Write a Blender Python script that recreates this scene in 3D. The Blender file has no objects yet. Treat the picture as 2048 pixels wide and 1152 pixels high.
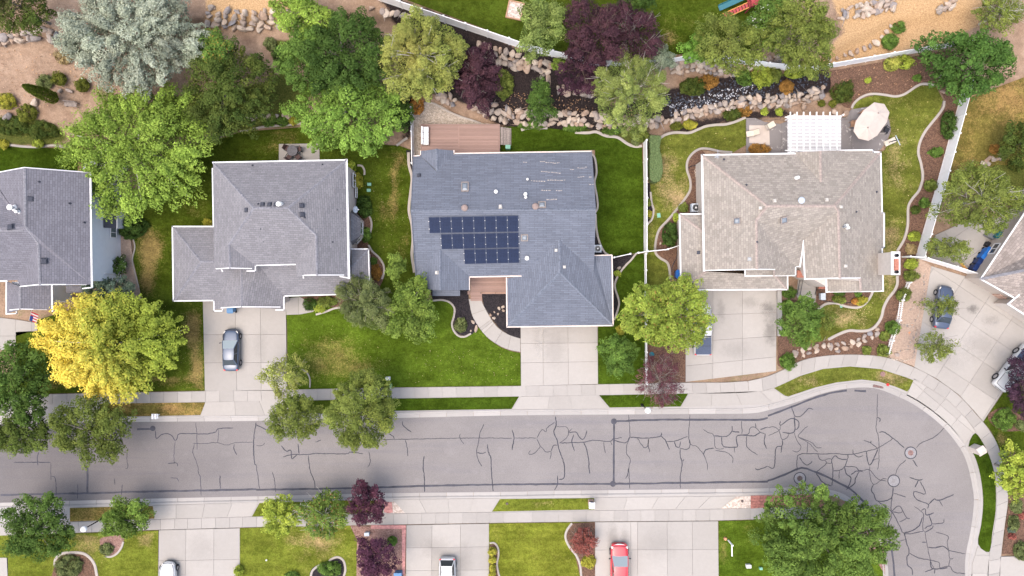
import bpy,bmesh,math,random
import numpy as np
from mathutils import Vector,Matrix,Quaternion
from mathutils.geometry import delaunay_2d_cdt,tessellate_polygon,convex_hull_2d

scene = bpy.context.scene
col = scene.collection
R = math.radians

# ------------------------------------------------------------------ camera, sky, sun, exposure
H = 76.0                      # drone height above the street, metres
S = 57.0 / 1024.0             # metres per photo pixel on the flat ground
cam = bpy.data.cameras.new('camera')
cam.sensor_width = 36.0
cam.lens = 24.0
cam.clip_start = 0.5
cam.clip_end = 3000.0
camo = bpy.data.objects.new('camera',cam)
camo.location = (0,0,H)
col.objects.link(camo)
scene.camera = camo

SUN_EL,SUN_AZ = R(70),R(235)          # azimuth clockwise from north (+Y)
world = bpy.data.worlds.new('World')
scene.world = world
world.use_nodes = True
wn = world.node_tree
wn.nodes.clear()
wo = wn.nodes.new('ShaderNodeOutputWorld')
bg = wn.nodes.new('ShaderNodeBackground')
sky = wn.nodes.new('ShaderNodeTexSky')
sky.sky_type = 'NISHITA'
sky.sun_disc = False
sky.sun_elevation = SUN_EL
sky.sun_rotation = SUN_AZ
sky.air_density = 1.0
sky.dust_density = 4.0
sky.ozone_density = 0.6
bg.inputs['Strength'].default_value = 0.15
wn.links.new(sky.outputs[0],bg.inputs['Color'])
wn.links.new(bg.outputs[0],wo.inputs['Surface'])
sun = bpy.data.lights.new('sun','SUN')
sun.energy = 1.0
sun.angle = R(75)
sun.color = (1.0,0.93,0.84)
suno = bpy.data.objects.new('sun',sun)
sd = Vector((math.sin(SUN_AZ) * math.cos(SUN_EL),math.cos(SUN_AZ) * math.cos(SUN_EL),math.sin(SUN_EL)))
suno.rotation_euler = sd.to_track_quat('Z','Y').to_euler()
suno.location = sd * 150
col.objects.link(suno)
scene.view_settings.view_transform = 'Standard'
scene.view_settings.look = 'None'
scene.view_settings.exposure = 1.4
scene.view_settings.gamma = 1.0
scene.cycles.max_bounces = 6
scene.cycles.transparent_max_bounces = 6
scene.cycles.use_denoising = True

# ------------------------------------------------------------------ coordinates
def P(px,py,z=0.0):
    k = S * (H - z) / H
    return Vector(((px - 1024.0) * k,(576.0 - py) * k,z))

def interp(pts,x):
    return np.interp(x,[p[0] for p in pts],[p[1] for p in pts])

Y1 = [(-400,295),(0,295),(140,292),(430,262),(500,240),(620,232),(700,240),(790,240),(835,185),(900,200),(950,218),(1000,234),
      (1060,240),(1200,244),(1300,246),(1360,232),(1420,220),(1500,207),(1600,198),(1660,176),(1720,160),(1800,150),(1870,130),(1960,60),(2500,40)]
Y2 = [(-400,75),(0,75),(100,72),(400,45),(600,30),(700,30),(860,50),(950,100),(1050,115),(1130,160),(1200,170),(1340,130),
      (1460,138),(1560,110),(1640,120),(1780,45),(1900,30),(2500,0)]
def sstep(t):
    t = np.clip(t,0,1)
    return t * t * (3 - 2 * t)
def gz(px,py):
    px = np.asarray(px,float); py = np.asarray(py,float)
    y1 = interp(Y1,px); y2 = interp(Y2,px)
    a1 = np.interp(px,[-400,1640,1800,1900],[1.1,1.1,0.6,0.5])
    a2 = np.interp(px,[-400,1640,1800,2000],[1.2,1.2,0.8,0.5])
    z = a1 * sstep((y1 + 16 - py) / 30) + 0.25 * np.clip((y1 - py) / 100,0,1.5)
    z = z + a2 * sstep((y2 + 18 - py) / 34)
    return z
def G(px,py,dz=0.0):
    z = float(gz(px,py))
    p = P(px,py,z)
    p.z += dz
    return p
def gzw(x,y):
    z = 0.0
    for _ in range(3):
        k = S * (H - z) / H
        z = float(gz(1024 + x / k,576 - y / k))
    return z

# ------------------------------------------------------------------ object helpers
def link(o,parent=None):
    col.objects.link(o)
    if parent is not None:
        o.parent = parent
    return o
def tag(o,label=None,cat=None,group=None,kind=None):
    if label: o['label'] = label
    if cat: o['category'] = cat
    if group: o['group'] = group
    if kind: o['kind'] = kind
    return o
def thing(name,label,cat,loc=(0,0,0),rotz=0.0,group=None,kind=None):
    o = bpy.data.objects.new(name,None)
    o.empty_display_size = 0.3
    o.location = loc
    o.rotation_euler = (0,0,rotz)
    link(o)
    return tag(o,label,cat,group,kind)
def copy_tree(o,parent=None):
    c = o.copy()
    link(c,parent)
    for ch in list(o.children):
        copy_tree(ch,c)
    return c
def worldloc(o):
    v = Vector((0,0,0))
    while o is not None:
        v += o.location
        o = o.parent
    return v

class MB:
    """collects shapes in world (or local) coordinates, builds one mesh object"""
    def __init__(self):
        self.v = []; self.f = []; self.uv = []
        self.m = []; self.cm = 0
    def add(self,vs,fs,uvs=None):
        b = len(self.v)
        self.v.extend([tuple(v) for v in vs])
        for i,f in enumerate(fs):
            self.f.append(tuple(b + k for k in f))
            self.m.append(self.cm)
            self.uv.append(uvs[i] if uvs else None)
        return self
    def box(self,c,s,rz=0.0,M=None):
        hx,hy,hz = s[0] / 2,s[1] / 2,s[2] / 2
        pts = [Vector((x,y,z)) for z in (-hz,hz) for y in (-hy,hy) for x in (-hx,hx)]
        if M is None:
            M = Matrix.Rotation(rz,3,'Z')
        pts = [M @ p + Vector(c) for p in pts]
        return self.add(pts,[(0,2,3,1),(4,5,7,6),(0,1,5,4),(2,6,7,3),(0,4,6,2),(1,3,7,5)])
    def beam(self,p0,p1,w,h,up=(0,0,1)):
        p0 = Vector(p0); p1 = Vector(p1)
        d = (p1 - p0)
        L = d.length
        if L < 1e-6: return self
        x = d / L
        u = Vector(up)
        y = u.cross(x)
        if y.length < 1e-5: y = Vector((0,1,0)).cross(x)
        y.normalize()
        z = x.cross(y)
        M = Matrix((x,y,z)).transposed()
        return self.box((p0 + p1) / 2,(L,w,h),M=M)
    def prism(self,poly,z0,z1,bevel=0.0):
        n = len(poly)
        a = sum(poly[i][0] * poly[(i + 1) % n][1] - poly[(i + 1) % n][0] * poly[i][1] for i in range(n))
        if a < 0: poly = poly[::-1]
        vs = [(p[0],p[1],z0) for p in poly] + [(p[0],p[1],z1) for p in poly]
        fs = [(i,(i + 1) % n,n + (i + 1) % n,n + i) for i in range(n)]
        if n > 4:
            tris = tessellate_polygon([[Vector((p[0],p[1],0)) for p in poly]])
            for t in tris:
                A = [Vector(poly[k][:2]) for k in t]
                ccw = (A[1] - A[0]).cross(A[2] - A[0]) > 0
                t = t if ccw else t[::-1]
                fs.append(tuple(n + k for k in t))
                fs.append(tuple(k for k in t[::-1]))
        else:
            fs.append(tuple(range(n,2 * n)))
            fs.append(tuple(range(n - 1,-1,-1)))
        return self.add(vs,fs)
    def tube(self,p0,p1,r0,r1=None,n=6,cap=True):
        r1 = r0 if r1 is None else r1
        p0 = Vector(p0); p1 = Vector(p1)
        d = p1 - p0
        if d.length < 1e-6: return self
        q = d.to_track_quat('Z','Y')
        vs = []
        for p,r in ((p0,r0),(p1,r1)):
            for i in range(n):
                a = 2 * math.pi * i / n
                vs.append(p + q @ Vector((math.cos(a) * r,math.sin(a) * r,0)))
        fs = [(i,(i + 1) % n,n + (i + 1) % n,n + i) for i in range(n)]
        if cap:
            fs += [tuple(range(n - 1,-1,-1)),tuple(range(n,2 * n))]
        return self.add(vs,fs)
    def lathe(self,c,prof,n=16,M=None):
        vs = []; c = Vector(c)
        for r,z in prof:
            for i in range(n):
                a = 2 * math.pi * i / n
                v = Vector((r * math.cos(a),r * math.sin(a),z))
                vs.append((M @ v if M else v) + c)
        fs = []
        for k in range(len(prof) - 1):
            for i in range(n):
                fs.append((k * n + i,k * n + (i + 1) % n,(k + 1) * n + (i + 1) % n,(k + 1) * n + i))
        if prof[0][0] > 1e-4: fs.append(tuple(range(n - 1,-1,-1)))
        if prof[-1][0] > 1e-4: fs.append(tuple((len(prof) - 1) * n + i for i in range(n)))
        return self.add(vs,fs)
    def sweep(self,pts,prof,closed=False):
        """prof: list of (lateral offset to the left, z); pts: 3-D points"""
        pts = [Vector(p) for p in pts]
        n = len(pts); m = len(prof)
        vs = []
        for i in range(n):
            a = pts[i - 1] if (i > 0 or closed) else pts[i]
            b = pts[(i + 1) % n] if (i < n - 1 or closed) else pts[i]
            d = (b - a); d.z = 0
            if d.length < 1e-6: d = Vector((1,0,0))
            d.normalize()
            l = Vector((-d.y,d.x,0))
            for o,z in prof:
                vs.append(pts[i] + l * o + Vector((0,0,z)))
        fs = []
        for i in range(n if closed else n - 1):
            j = (i + 1) % n
            for k in range(m):
                k2 = (k + 1) % m
                fs.append((i * m + k,i * m + k2,j * m + k2,j * m + k)[::-1])
        if not closed:
            fs.append(tuple(range(m))[::-1]); fs.append(tuple((n - 1) * m + k for k in range(m)))
        return self.add(vs,fs)
    def build(self,name,mat,parent=None,local=False,smooth=False,bevel=0.0,mats=None):
        off = Vector((0,0,0)) if (parent is None or local) else worldloc(parent)
        me = bpy.data.meshes.new(name)
        if off.length > 0:
            vv = [(v[0] - off.x,v[1] - off.y,v[2] - off.z) for v in self.v]
        else:
            vv = self.v
        me.from_pydata(vv,[],self.f)
        for mm in (mats or [mat]):
            me.materials.append(mm)
        if mats:
            me.polygons.foreach_set('material_index',self.m)
        if any(u is not None for u in self.uv):
            ul = me.uv_layers.new(name='UVMap')
            i = 0
            for f,u in zip(self.f,self.uv):
                for k in range(len(f)):
                    if u is not None: ul.data[i].uv = u[k]
                    i += 1
        if smooth:
            me.polygons.foreach_set('use_smooth',[True] * len(me.polygons))
        me.update()
        o = bpy.data.objects.new(name,me)
        link(o,parent)
        if bevel > 0:
            md = o.modifiers.new('bevel','BEVEL'); md.width = bevel; md.segments = 2; md.limit_method = 'ANGLE'
        return o

def origin_to_base(o):
    """moves a top-level mesh object's origin to the base of its geometry"""
    me = o.data
    n = len(me.vertices)
    co = np.empty(n * 3,np.float32); me.vertices.foreach_get('co',co)
    co = co.reshape(-1,3)
    c = Vector(((co[:,0].min() + co[:,0].max()) / 2,(co[:,1].min() + co[:,1].max()) / 2,co[:,2].min()))
    co -= np.array(c,np.float32)
    me.vertices.foreach_set('co',co.ravel()); me.update()
    o.location = Vector(o.location) + c
    return o

def catmull(pts,n=6,closed=False):
    pts = [Vector((p[0],p[1])) for p in pts]
    out = []
    N_ = len(pts)
    rng = range(N_ if closed else N_ - 1)
    for i in rng:
        p1 = pts[i]; p2 = pts[(i + 1) % N_]
        p0 = pts[i - 1] if (i > 0 or closed) else p1 * 2 - p2
        p3 = pts[(i + 2) % N_] if (i + 2 < N_ or closed) else p2 * 2 - p1
        for k in range(n):
            t = k / n
            out.append(0.5 * ((2 * p1) + (p2 - p0) * t + (2 * p0 - 5 * p1 + 4 * p2 - p3) * t * t + (3 * p1 - p0 - 3 * p2 + p3) * t ** 3))
    if not closed: out.append(pts[-1])
    return [(p.x,p.y) for p in out]
def inpoly(x,y,poly):
    x = np.asarray(x,float); y = np.asarray(y,float)
    inside = np.zeros(x.shape,bool)
    n = len(poly)
    for i in range(n):
        x1,y1 = poly[i]; x2,y2 = poly[(i + 1) % n]
        if y1 == y2: continue
        c = ((y1 > y) != (y2 > y)) & (x < (x2 - x1) * (y - y1) / (y2 - y1) + x1)
        inside ^= c
    return inside
def offset_line(pts,d):
    """offset an open px polyline to its left (screen space, y down)"""
    out = []
    n = len(pts)
    for i in range(n):
        a = Vector(pts[max(0,i - 1)]); b = Vector(pts[min(n - 1,i + 1)])
        t = (b - a).normalized()
        out.append((pts[i][0] + t.y * d,pts[i][1] - t.x * d))
    return out
def inset(poly,d):
    """inset a world polygon by d"""
    n = len(poly)
    a = sum(poly[i][0] * poly[(i + 1) % n][1] - poly[(i + 1) % n][0] * poly[i][1] for i in range(n))
    poly = [Vector((p[0],p[1])) for p in poly]
    if a < 0: poly = poly[::-1]
    out = []
    for i in range(n):
        p = poly[i]; e0 = (p - poly[i - 1]).normalized(); e1 = (poly[(i + 1) % n] - p).normalized()
        n0 = Vector((-e0.y,e0.x)); n1 = Vector((-e1.y,e1.x))
        b = (n0 + n1)
        if b.length < 1e-3: b = n0
        b = b.normalized()
        k = max(0.35,b.dot(n0))
        out.append(p + b * (d / k))
    return out
def resample(pts,step):
    out = [Vector(pts[0])]
    acc = 0.0
    for a,b in zip(pts[:-1],pts[1:]):
        a = Vector(a); b = Vector(b)
        L = (b - a).length
        if L < 1e-9: continue
        t = step - acc
        while t <= L:
            out.append(a + (b - a) * (t / L)); t += step
        acc = L - (t - step)
    if (out[-1] - Vector(pts[-1])).length > step * 0.3: out.append(Vector(pts[-1]))
    return out

# ------------------------------------------------------------------ materials
class NT:
    def __init__(self,name,rough=0.9,spec=0.3):
        self.mat = bpy.data.materials.new(name)
        self.mat.use_nodes = True
        self.t = self.mat.node_tree
        self.t.nodes.clear()
        self.out = self.n('ShaderNodeOutputMaterial')
        self.b = self.n('ShaderNodeBsdfPrincipled')
        self.b.inputs['Roughness'].default_value = rough
        self.b.inputs['Specular IOR Level'].default_value = spec
        self.l(self.b.outputs[0],self.out.inputs['Surface'])
        self._pos = None
    def n(self,t): return self.t.nodes.new(t)
    def l(self,a,b): self.t.links.new(a,b)
    def put(self,sock,v):
        if hasattr(v,'is_output'): self.l(v,sock)
        elif isinstance(v,(tuple,list)):
            sock.default_value = tuple(v) + ((1.0,) if len(v) == 3 and len(sock.default_value) == 4 else ())
        else: sock.default_value = v
    @property
    def pos(self):
        if self._pos is None:
            self._pos = self.n('ShaderNodeNewGeometry').outputs['Position']
        return self._pos
    def obj(self): return self.n('ShaderNodeTexCoord').outputs['Object']
    def uv(self): return self.n('ShaderNodeTexCoord').outputs['UV']
    def rnd(self): return self.n('ShaderNodeObjectInfo').outputs['Random']
    def mapping(self,v,sc=(1,1,1),rot=(0,0,0)):
        m = self.n('ShaderNodeMapping'); self.l(v,m.inputs[0])
        m.inputs['Scale'].default_value = sc; m.inputs['Rotation'].default_value = rot
        return m.outputs[0]
    def noise(self,sc,det=3.0,rough=0.55,v=None,dist=0.0):
        x = self.n('ShaderNodeTexNoise')
        self.l(v if v is not None else self.pos,x.inputs['Vector'])
        x.inputs['Scale'].default_value = sc; x.inputs['Detail'].default_value = det; x.inputs['Roughness'].default_value = rough
        x.inputs['Distortion'].default_value = dist
        return x.outputs['Fac']
    def voro(self,sc,v=None,feature='F1',out='Distance'):
        x = self.n('ShaderNodeTexVoronoi'); x.feature = feature
        self.l(v if v is not None else self.pos,x.inputs['Vector'])
        x.inputs['Scale'].default_value = sc
        return x.outputs[out]
    def ramp(self,f,stops):
        x = self.n('ShaderNodeValToRGB'); self.put(x.inputs[0],f)
        e = x.color_ramp.elements
        while len(e) < len(stops): e.new(0.5)
        for el,(p,c) in zip(e,stops):
            el.position = p
            el.color = (c,c,c,1) if isinstance(c,(int,float)) else tuple(c) + (1,)
        return x.outputs[0]
    def mix(self,f,a,b,mode='MIX'):
        x = self.n('ShaderNodeMixRGB'); x.blend_type = mode
        self.put(x.inputs[0],f); self.put(x.inputs[1],a); self.put(x.inputs[2],b)
        return x.outputs[0]
    def math(self,op,a,b=0.0,clamp=False):
        x = self.n('ShaderNodeMath'); x.operation = op; x.use_clamp = clamp
        self.put(x.inputs[0],a); self.put(x.inputs[1],b)
        return x.outputs[0]
    def hsv(self,c,h=0.5,s=1.0,v=1.0):
        x = self.n('ShaderNodeHueSaturation'); self.put(x.inputs['Color'],c)
        self.put(x.inputs['Hue'],h); self.put(x.inputs['Saturation'],s); self.put(x.inputs['Value'],v)
        return x.outputs[0]
    def attr(self,name,out='Color'):
        x = self.n('ShaderNodeAttribute'); x.attribute_name = name
        return x.outputs[out]
    def sep(self,c):
        x = self.n('ShaderNodeSeparateColor'); self.l(c,x.inputs[0])
        return x.outputs
    def bump(self,h,st=0.3,d=0.05):
        x = self.n('ShaderNodeBump'); x.inputs['Strength'].default_value = st; x.inputs['Distance'].default_value = d
        self.l(h,x.inputs['Height']); self.l(x.outputs[0],self.b.inputs['Normal'])
    def color(self,c): self.put(self.b.inputs['Base Color'],c); return self

M = {}
def simple(name,c,rough=0.6,metal=0.0,var=0.12,sc=6.0,spec=0.3,bump=0.0):
    t = NT(name,rough,spec)
    f = t.noise(sc,4)
    dark = tuple(x * (1 - var) for x in c); lite = tuple(min(1,x * (1 + var)) for x in c)
    t.color(t.mix(t.ramp(f,[(0.3,0.0),(0.7,1.0)]),dark,lite))
    t.b.inputs['Metallic'].default_value = metal
    if bump: t.bump(t.noise(sc * 6,3),bump,0.02)
    M[name] = t.mat
    return t.mat

def concrete(name,c,stain=0.25,seed=0.0):
    t = NT(name,0.85,0.25)
    big = t.noise(0.22,5,0.6); mid = t.noise(2.2,5,0.65); fine = t.noise(28,3,0.6)
    base = t.mix(t.ramp(mid,[(0.25,0.0),(0.75,1.0)]),tuple(x * 0.93 for x in c),tuple(x * 1.05 for x in c))
    base = t.mix(t.math('MULTIPLY',t.ramp(big,[(0.48,0.0),(0.75,1.0)]),stain),base,tuple(x * y for x,y in zip(c,(0.66,0.62,0.6))))
    base = t.mix(0.35,base,t.ramp(fine,[(0.3,(c[0] * 0.82,c[1] * 0.82,c[2] * 0.82)),(0.7,(c[0] * 1.12,c[1] * 1.12,c[2] * 1.12))]))
    if name == 'concrete_patio':
        base = t.mix(t.ramp(t.noise(1.1,5,0.7,dist=0.6),[(0.60,0.0),(0.63,1.0)]),base,(0.36,0.33,0.31))
    r = t.rnd()
    base = t.hsv(base,0.5,1.0,t.math('MULTIPLY_ADD',r,0.10,) if False else t.math('ADD',t.math('MULTIPLY',r,0.16),0.91))
    t.color(base)
    t.bump(fine,0.15,0.01)
    M[name] = t.mat
    return t.mat
concrete('concrete_drive',(0.302,0.279,0.253))
concrete('concrete_walk',(0.292,0.270,0.246))
concrete('concrete_kerb',(0.305,0.285,0.265))
concrete('concrete_patio',(0.185,0.168,0.163),0.5)
concrete('edging',(0.32,0.285,0.25),0.4)

def asphalt():
    t = NT('asphalt',0.9,0.25)
    st = t.mapping(t.pos,(0.05,0.9,1))
    long_ = t.noise(1.0,4,0.6,st)
    big = t.noise(0.09,4,0.6); mid = t.noise(0.8,4,0.6); fine = t.noise(14,4,0.7)
    c = t.mix(t.ramp(big,[(0.3,0.0),(0.7,1.0)]),(0.160,0.146,0.140),(0.197,0.180,0.171))
    c = t.mix(t.math('MULTIPLY',t.ramp(long_,[(0.5,0.0),(0.72,1.0)]),0.45),c,(0.135,0.128,0.14))
    c = t.mix(t.math('MULTIPLY',t.ramp(mid,[(0.55,0.0),(0.8,1.0)]),0.3),c,(0.24,0.22,0.215))
    c = t.mix(0.55,c,t.mix(1.0,c,t.ramp(fine,[(0.3,0.62),(0.7,1.4)]),'MULTIPLY'))
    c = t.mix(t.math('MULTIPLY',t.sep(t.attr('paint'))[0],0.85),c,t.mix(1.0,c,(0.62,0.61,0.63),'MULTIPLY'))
    t.color(c)
    t.bump(fine,0.3,0.02)
    M['asphalt'] = t.mat
asphalt()
simple('tar',(0.034,0.033,0.044),0.7,sc=2.0,var=0.35)
simple('tar_wide',(0.048,0.047,0.058),0.7,sc=1.5,var=0.3)

def lawn(name,g1,g2,dry,base_dry=0.0,amp=0.9,stripes=0.0):
    t = NT(name,1.0,0.0)
    a = t.sep(t.attr('paint'))
    big = t.noise(0.13,4,0.6); mid = t.noise(0.75,5,0.65,dist=0.3); fine = t.noise(6.5,4,0.75); tiny = t.noise(22,2,0.8)
    g = t.mix(t.ramp(mid,[(0.3,0.0),(0.7,1.0)]),g1,g2)
    g = t.mix(t.math('MULTIPLY',t.ramp(big,[(0.35,0.0),(0.7,1.0)]),0.5),g,tuple(x * 1.25 for x in g2))
    m = t.math('ADD',a[0],base_dry)
    m = t.math('ADD',m,t.math('MULTIPLY',t.math('SUBTRACT',mid,0.5),amp))
    m = t.math('ADD',m,t.math('MULTIPLY',t.math('SUBTRACT',fine,0.5),amp * 1.3))
    m = t.ramp(m,[(0.28,0.0),(0.72,1.0)])
    c = t.mix(m,g,dry)
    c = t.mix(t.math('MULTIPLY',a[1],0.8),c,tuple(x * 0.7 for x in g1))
    c = t.mix(0.6,c,t.mix(1.0,c,t.ramp(fine,[(0.32,0.5),(0.68,1.5)]),'MULTIPLY'))
    c = t.mix(0.5,c,t.mix(1.0,c,t.ramp(t.noise(2.2,4,0.7),[(0.34,0.55),(0.66,1.45)]),'MULTIPLY'))
    c = t.mix(0.8,c,t.mix(1.0,c,t.ramp(t.noise(0.5,3,0.6,t.mapping(t.pos,(0.6,1.3,1))),[(0.35,0.68),(0.65,1.3)]),'MULTIPLY'))
    c = t.mix(0.6,c,t.mix(1.0,c,t.ramp(tiny,[(0.25,0.5),(0.75,1.55)]),'MULTIPLY'))
    if stripes:
        w = t.n('ShaderNodeTexWave'); w.wave_type = 'BANDS'; w.bands_direction = 'Y'
        t.l(t.pos,w.inputs[0]); w.inputs['Scale'].default_value = 0.45; w.inputs['Distortion'].default_value = 1.2
        c = t.mix(stripes,c,t.mix(1.0,c,t.ramp(w.outputs[1],[(0.2,0.72),(0.8,1.25)]),'MULTIPLY'))
    t.color(c)
    t.bump(t.noise(11,4,0.8),0.7,0.08)
    M[name] = t.mat
DRY = (0.24,0.165,0.07)
lawn('lawn_lush',(0.025,0.045,0.004),(0.037,0.060,0.006),(0.12,0.125,0.03),-0.10,0.5)
lawn('lawn_front',(0.042,0.070,0.006),(0.062,0.094,0.010),(0.16,0.135,0.04),0.06,0.85)
lawn('lawn_dark',(0.030,0.048,0.005),(0.050,0.068,0.008),(0.17,0.125,0.045),0.10,0.9)
lawn('lawn_worn',(0.066,0.082,0.013),(0.102,0.11,0.020),(0.23,0.17,0.085),0.20,1.0)
lawn('lawn_yellow',(0.072,0.092,0.011),(0.112,0.125,0.018),(0.24,0.175,0.08),0.14,0.85)
lawn('lawn_striped',(0.078,0.095,0.010),(0.122,0.13,0.018),(0.25,0.185,0.08),0.18,0.8,0.18)
lawn('lawn_brown',(0.085,0.075,0.018),(0.13,0.105,0.028),(0.25,0.155,0.06),0.35,0.8)

def soil():
    t = NT('hill_soil',1.0,0.0)
    a = t.sep(t.attr('paint'))
    mid = t.noise(0.7,5,0.65); fine = t.noise(7,5,0.75); tiny = t.noise(30,2,0.7)
    base = t.mix(t.ramp(mid,[(0.3,0.0),(0.7,1.0)]),(0.220,0.145,0.098),(0.325,0.232,0.165))
    straw = t.mix(t.ramp(fine,[(0.3,0.0),(0.7,1.0)]),(0.285,0.175,0.088),(0.45,0.30,0.16))
    mulch = t.mix(t.ramp(fine,[(0.35,0.0),(0.75,1.0)]),(0.012,0.010,0.011),(0.045,0.034,0.031))
    green = t.mix(t.ramp(fine,[(0.3,0.0),(0.7,1.0)]),(0.03,0.048,0.01),(0.105,0.105,0.028))
    nz = t.math('MULTIPLY',t.math('SUBTRACT',t.math('ADD',mid,fine),1.0),0.8)
    def msk(ch): return t.ramp(t.math('ADD',a[ch],nz),[(0.35,0.0),(0.62,1.0)])
    base = t.mix(t.math('MULTIPLY',t.ramp(t.noise(0.35,6,0.7,dist=0.5),[(0.45,0.0),(0.65,1.0)]),0.65),base,(0.13,0.085,0.06))
    c = t.mix(msk(1),base,straw)
    c = t.mix(msk(2),c,green)
    c = t.mix(msk(0),c,mulch)
    c = t.mix(0.6,c,t.mix(1.0,c,t.ramp(tiny,[(0.25,0.5),(0.75,1.55)]),'MULTIPLY'))
    c = t.mix(0.5,c,t.mix(1.0,c,t.ramp(fine,[(0.25,0.55),(0.75,1.5)]),'MULTIPLY'))
    t.color(c)
    t.bump(fine,0.7,0.1)
    M['hill_soil'] = t.mat
soil()
def mulch(name,a,b,sc=14):
    t = NT(name,0.95,0.15)
    v = t.voro(sc,out='Color'); s = t.sep(v)
    f = t.noise(5,4,0.7)
    c = t.mix(s[0],a,b)
    c = t.mix(0.5,c,t.mix(1.0,c,t.ramp(f,[(0.25,0.5),(0.75,1.6)]),'MULTIPLY'))
    t.color(c); t.bump(t.voro(sc),0.6,0.05)
    M[name] = t.mat
mulch('mulch_black',(0.010,0.009,0.011),(0.035,0.029,0.031))
mulch('mulch_brown',(0.06,0.035,0.025),(0.16,0.092,0.062))
mulch('mulch_red',(0.14,0.075,0.060),(0.27,0.17,0.14))
mulch('gravel_tan',(0.24,0.195,0.15),(0.42,0.36,0.30),10)
mulch('gravel_black',(0.012,0.014,0.020),(0.10,0.10,0.115),7)
mulch('bark_tan',(0.29,0.21,0.16),(0.36,0.27,0.21),18)
mulch('gravel_pale',(0.30,0.24,0.2),(0.52,0.44,0.38),6)

def shingle(name,c,var=0.11,row=0.22,width=0.5,weath=0.14,blot=0.08,mort=0.6):
    t = NT(name,0.95,0.15)
    uv = t.uv()
    br = t.n('ShaderNodeTexBrick')
    t.l(uv,br.inputs['Vector'])
    br.inputs['Scale'].default_value = 1.0
    br.inputs['Brick Width'].default_value = width; br.inputs['Row Height'].default_value = row
    br.inputs['Mortar Size'].default_value = 0.018; br.inputs['Mortar Smooth'].default_value = 0.4; br.inputs['Bias'].default_value = 0.0
    br.offset = 0.37
    br.inputs['Color1'].default_value = tuple(x * (1 - var) for x in c) + (1,)
    br.inputs['Color2'].default_value = tuple(x * (1 + var) for x in c) + (1,)
    br.inputs['Mortar'].default_value = tuple(x * mort for x in c) + (1,)
    rowv = t.noise(3.0,2,0.6,t.mapping(uv,(0.6,1.5,1)))
    big = t.noise(0.35,4,0.6); fine = t.noise(20,3,0.7)
    k = br.outputs['Color']
    k = t.mix(weath,k,t.mix(1.0,k,t.ramp(rowv,[(0.25,0.6),(0.75,1.4)]),'MULTIPLY'))
    k = t.mix(t.math('MULTIPLY',t.ramp(big,[(0.4,0.0),(0.7,1.0)]),blot * 2),k,tuple(min(1,x * 1.3) for x in c))
    k = t.mix(0.5,k,t.mix(1.0,k,t.ramp(fine,[(0.3,0.65),(0.7,1.35)]),'MULTIPLY'))
    t.color(k)
    h = t.math('ADD',t.math('MULTIPLY',br.outputs['Fac'],-1.0),t.math('MULTIPLY',fine,0.3))
    t.bump(h,0.5,0.02)
    M[name] = t.mat
shingle('shingle_violet',(0.138,0.133,0.149))
shingle('shingle_grey',(0.165,0.159,0.167))
shingle('shingle_blue',(0.114,0.124,0.150),row=0.2,width=0.9,blot=0.12)
shingle('shingle_tan',(0.240,0.213,0.184),var=0.17,row=0.24,width=0.42,mort=0.7)
shingle('shingle_taupe',(0.235,0.2,0.178),var=0.24,row=0.27,width=0.4)
simple('ridge_grey',(0.17,0.166,0.18),0.95,var=0.3,sc=5)
simple('ridge_blue',(0.12,0.132,0.16),0.95,var=0.3,sc=5)
simple('ridge_pink',(0.275,0.225,0.197),0.95,var=0.25,sc=5)

def siding(name,c,row=0.18):
    t = NT(name,0.7,0.3)
    w = t.n('ShaderNodeTexWave'); w.wave_type = 'BANDS'; w.bands_direction = 'Z'; w.wave_profile = 'SAW'
    t.l(t.pos,w.inputs[0]); w.inputs['Scale'].default_value = 1 / row / 6.283 * 3.14; w.inputs['Distortion'].default_value = 0
    n = t.noise(3,4)
    k = t.mix(0.25,c,t.ramp(n,[(0.3,tuple(x * 0.85 for x in c)),(0.7,tuple(min(1,x * 1.08) for x in c))]))
    t.color(k); t.bump(w.outputs[1],0.4,0.02)
    M[name] = t.mat
siding('siding_white',(0.72,0.73,0.76))
siding('siding_cream',(0.62,0.54,0.49))
siding('siding_tan',(0.42,0.36,0.31))
simple('stucco_cream',(0.46,0.41,0.365),0.9,var=0.08,sc=3,bump=0.3)
simple('stucco_tan',(0.42,0.35,0.305),0.9,var=0.1,sc=3,bump=0.3)
simple('trim_white',(0.62,0.61,0.60),0.55,var=0.06,sc=3)
simple('trim_cream',(0.55,0.46,0.40),0.6,var=0.12,sc=3)
simple('vinyl',(0.80,0.79,0.775),0.45,var=0.05,sc=1.5)
simple('brick_red',(0.32,0.13,0.09),0.9,var=0.35,sc=8)
simple('brick_tan',(0.42,0.28,0.22),0.9,var=0.3,sc=6)
simple('dark_metal',(0.025,0.025,0.03),0.5,0.3)
simple('grey_metal',(0.25,0.26,0.27),0.45,0.6)
simple('pipe_white',(0.58,0.57,0.54),0.5)
simple('vent_dark',(0.045,0.047,0.06),0.7)
simple('vent_brown',(0.22,0.165,0.145),0.7)
simple('vent_cream',(0.44,0.41,0.37),0.7)
simple('plastic_blue',(0.018,0.13,0.42),0.45)
simple('plastic_navy',(0.010,0.028,0.11),0.4)
simple('plastic_teal',(0.004,0.10,0.13),0.4)
simple('plastic_green',(0.15,0.33,0.24),0.5)
simple('plastic_steel',(0.06,0.16,0.30),0.45)
simple('wood_red',(0.33,0.055,0.06),0.7,var=0.3)
simple('wood_orange',(0.50,0.24,0.06),0.7,var=0.3)
simple('wood_tan',(0.34,0.20,0.12),0.8,var=0.25)
simple('wood_grey',(0.22,0.185,0.165),0.85,var=0.25)
simple('wicker_brown',(0.085,0.05,0.045),0.8,var=0.4,sc=12)
simple('table_dark',(0.07,0.066,0.075),0.4,var=0.3,sc=5)
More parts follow.
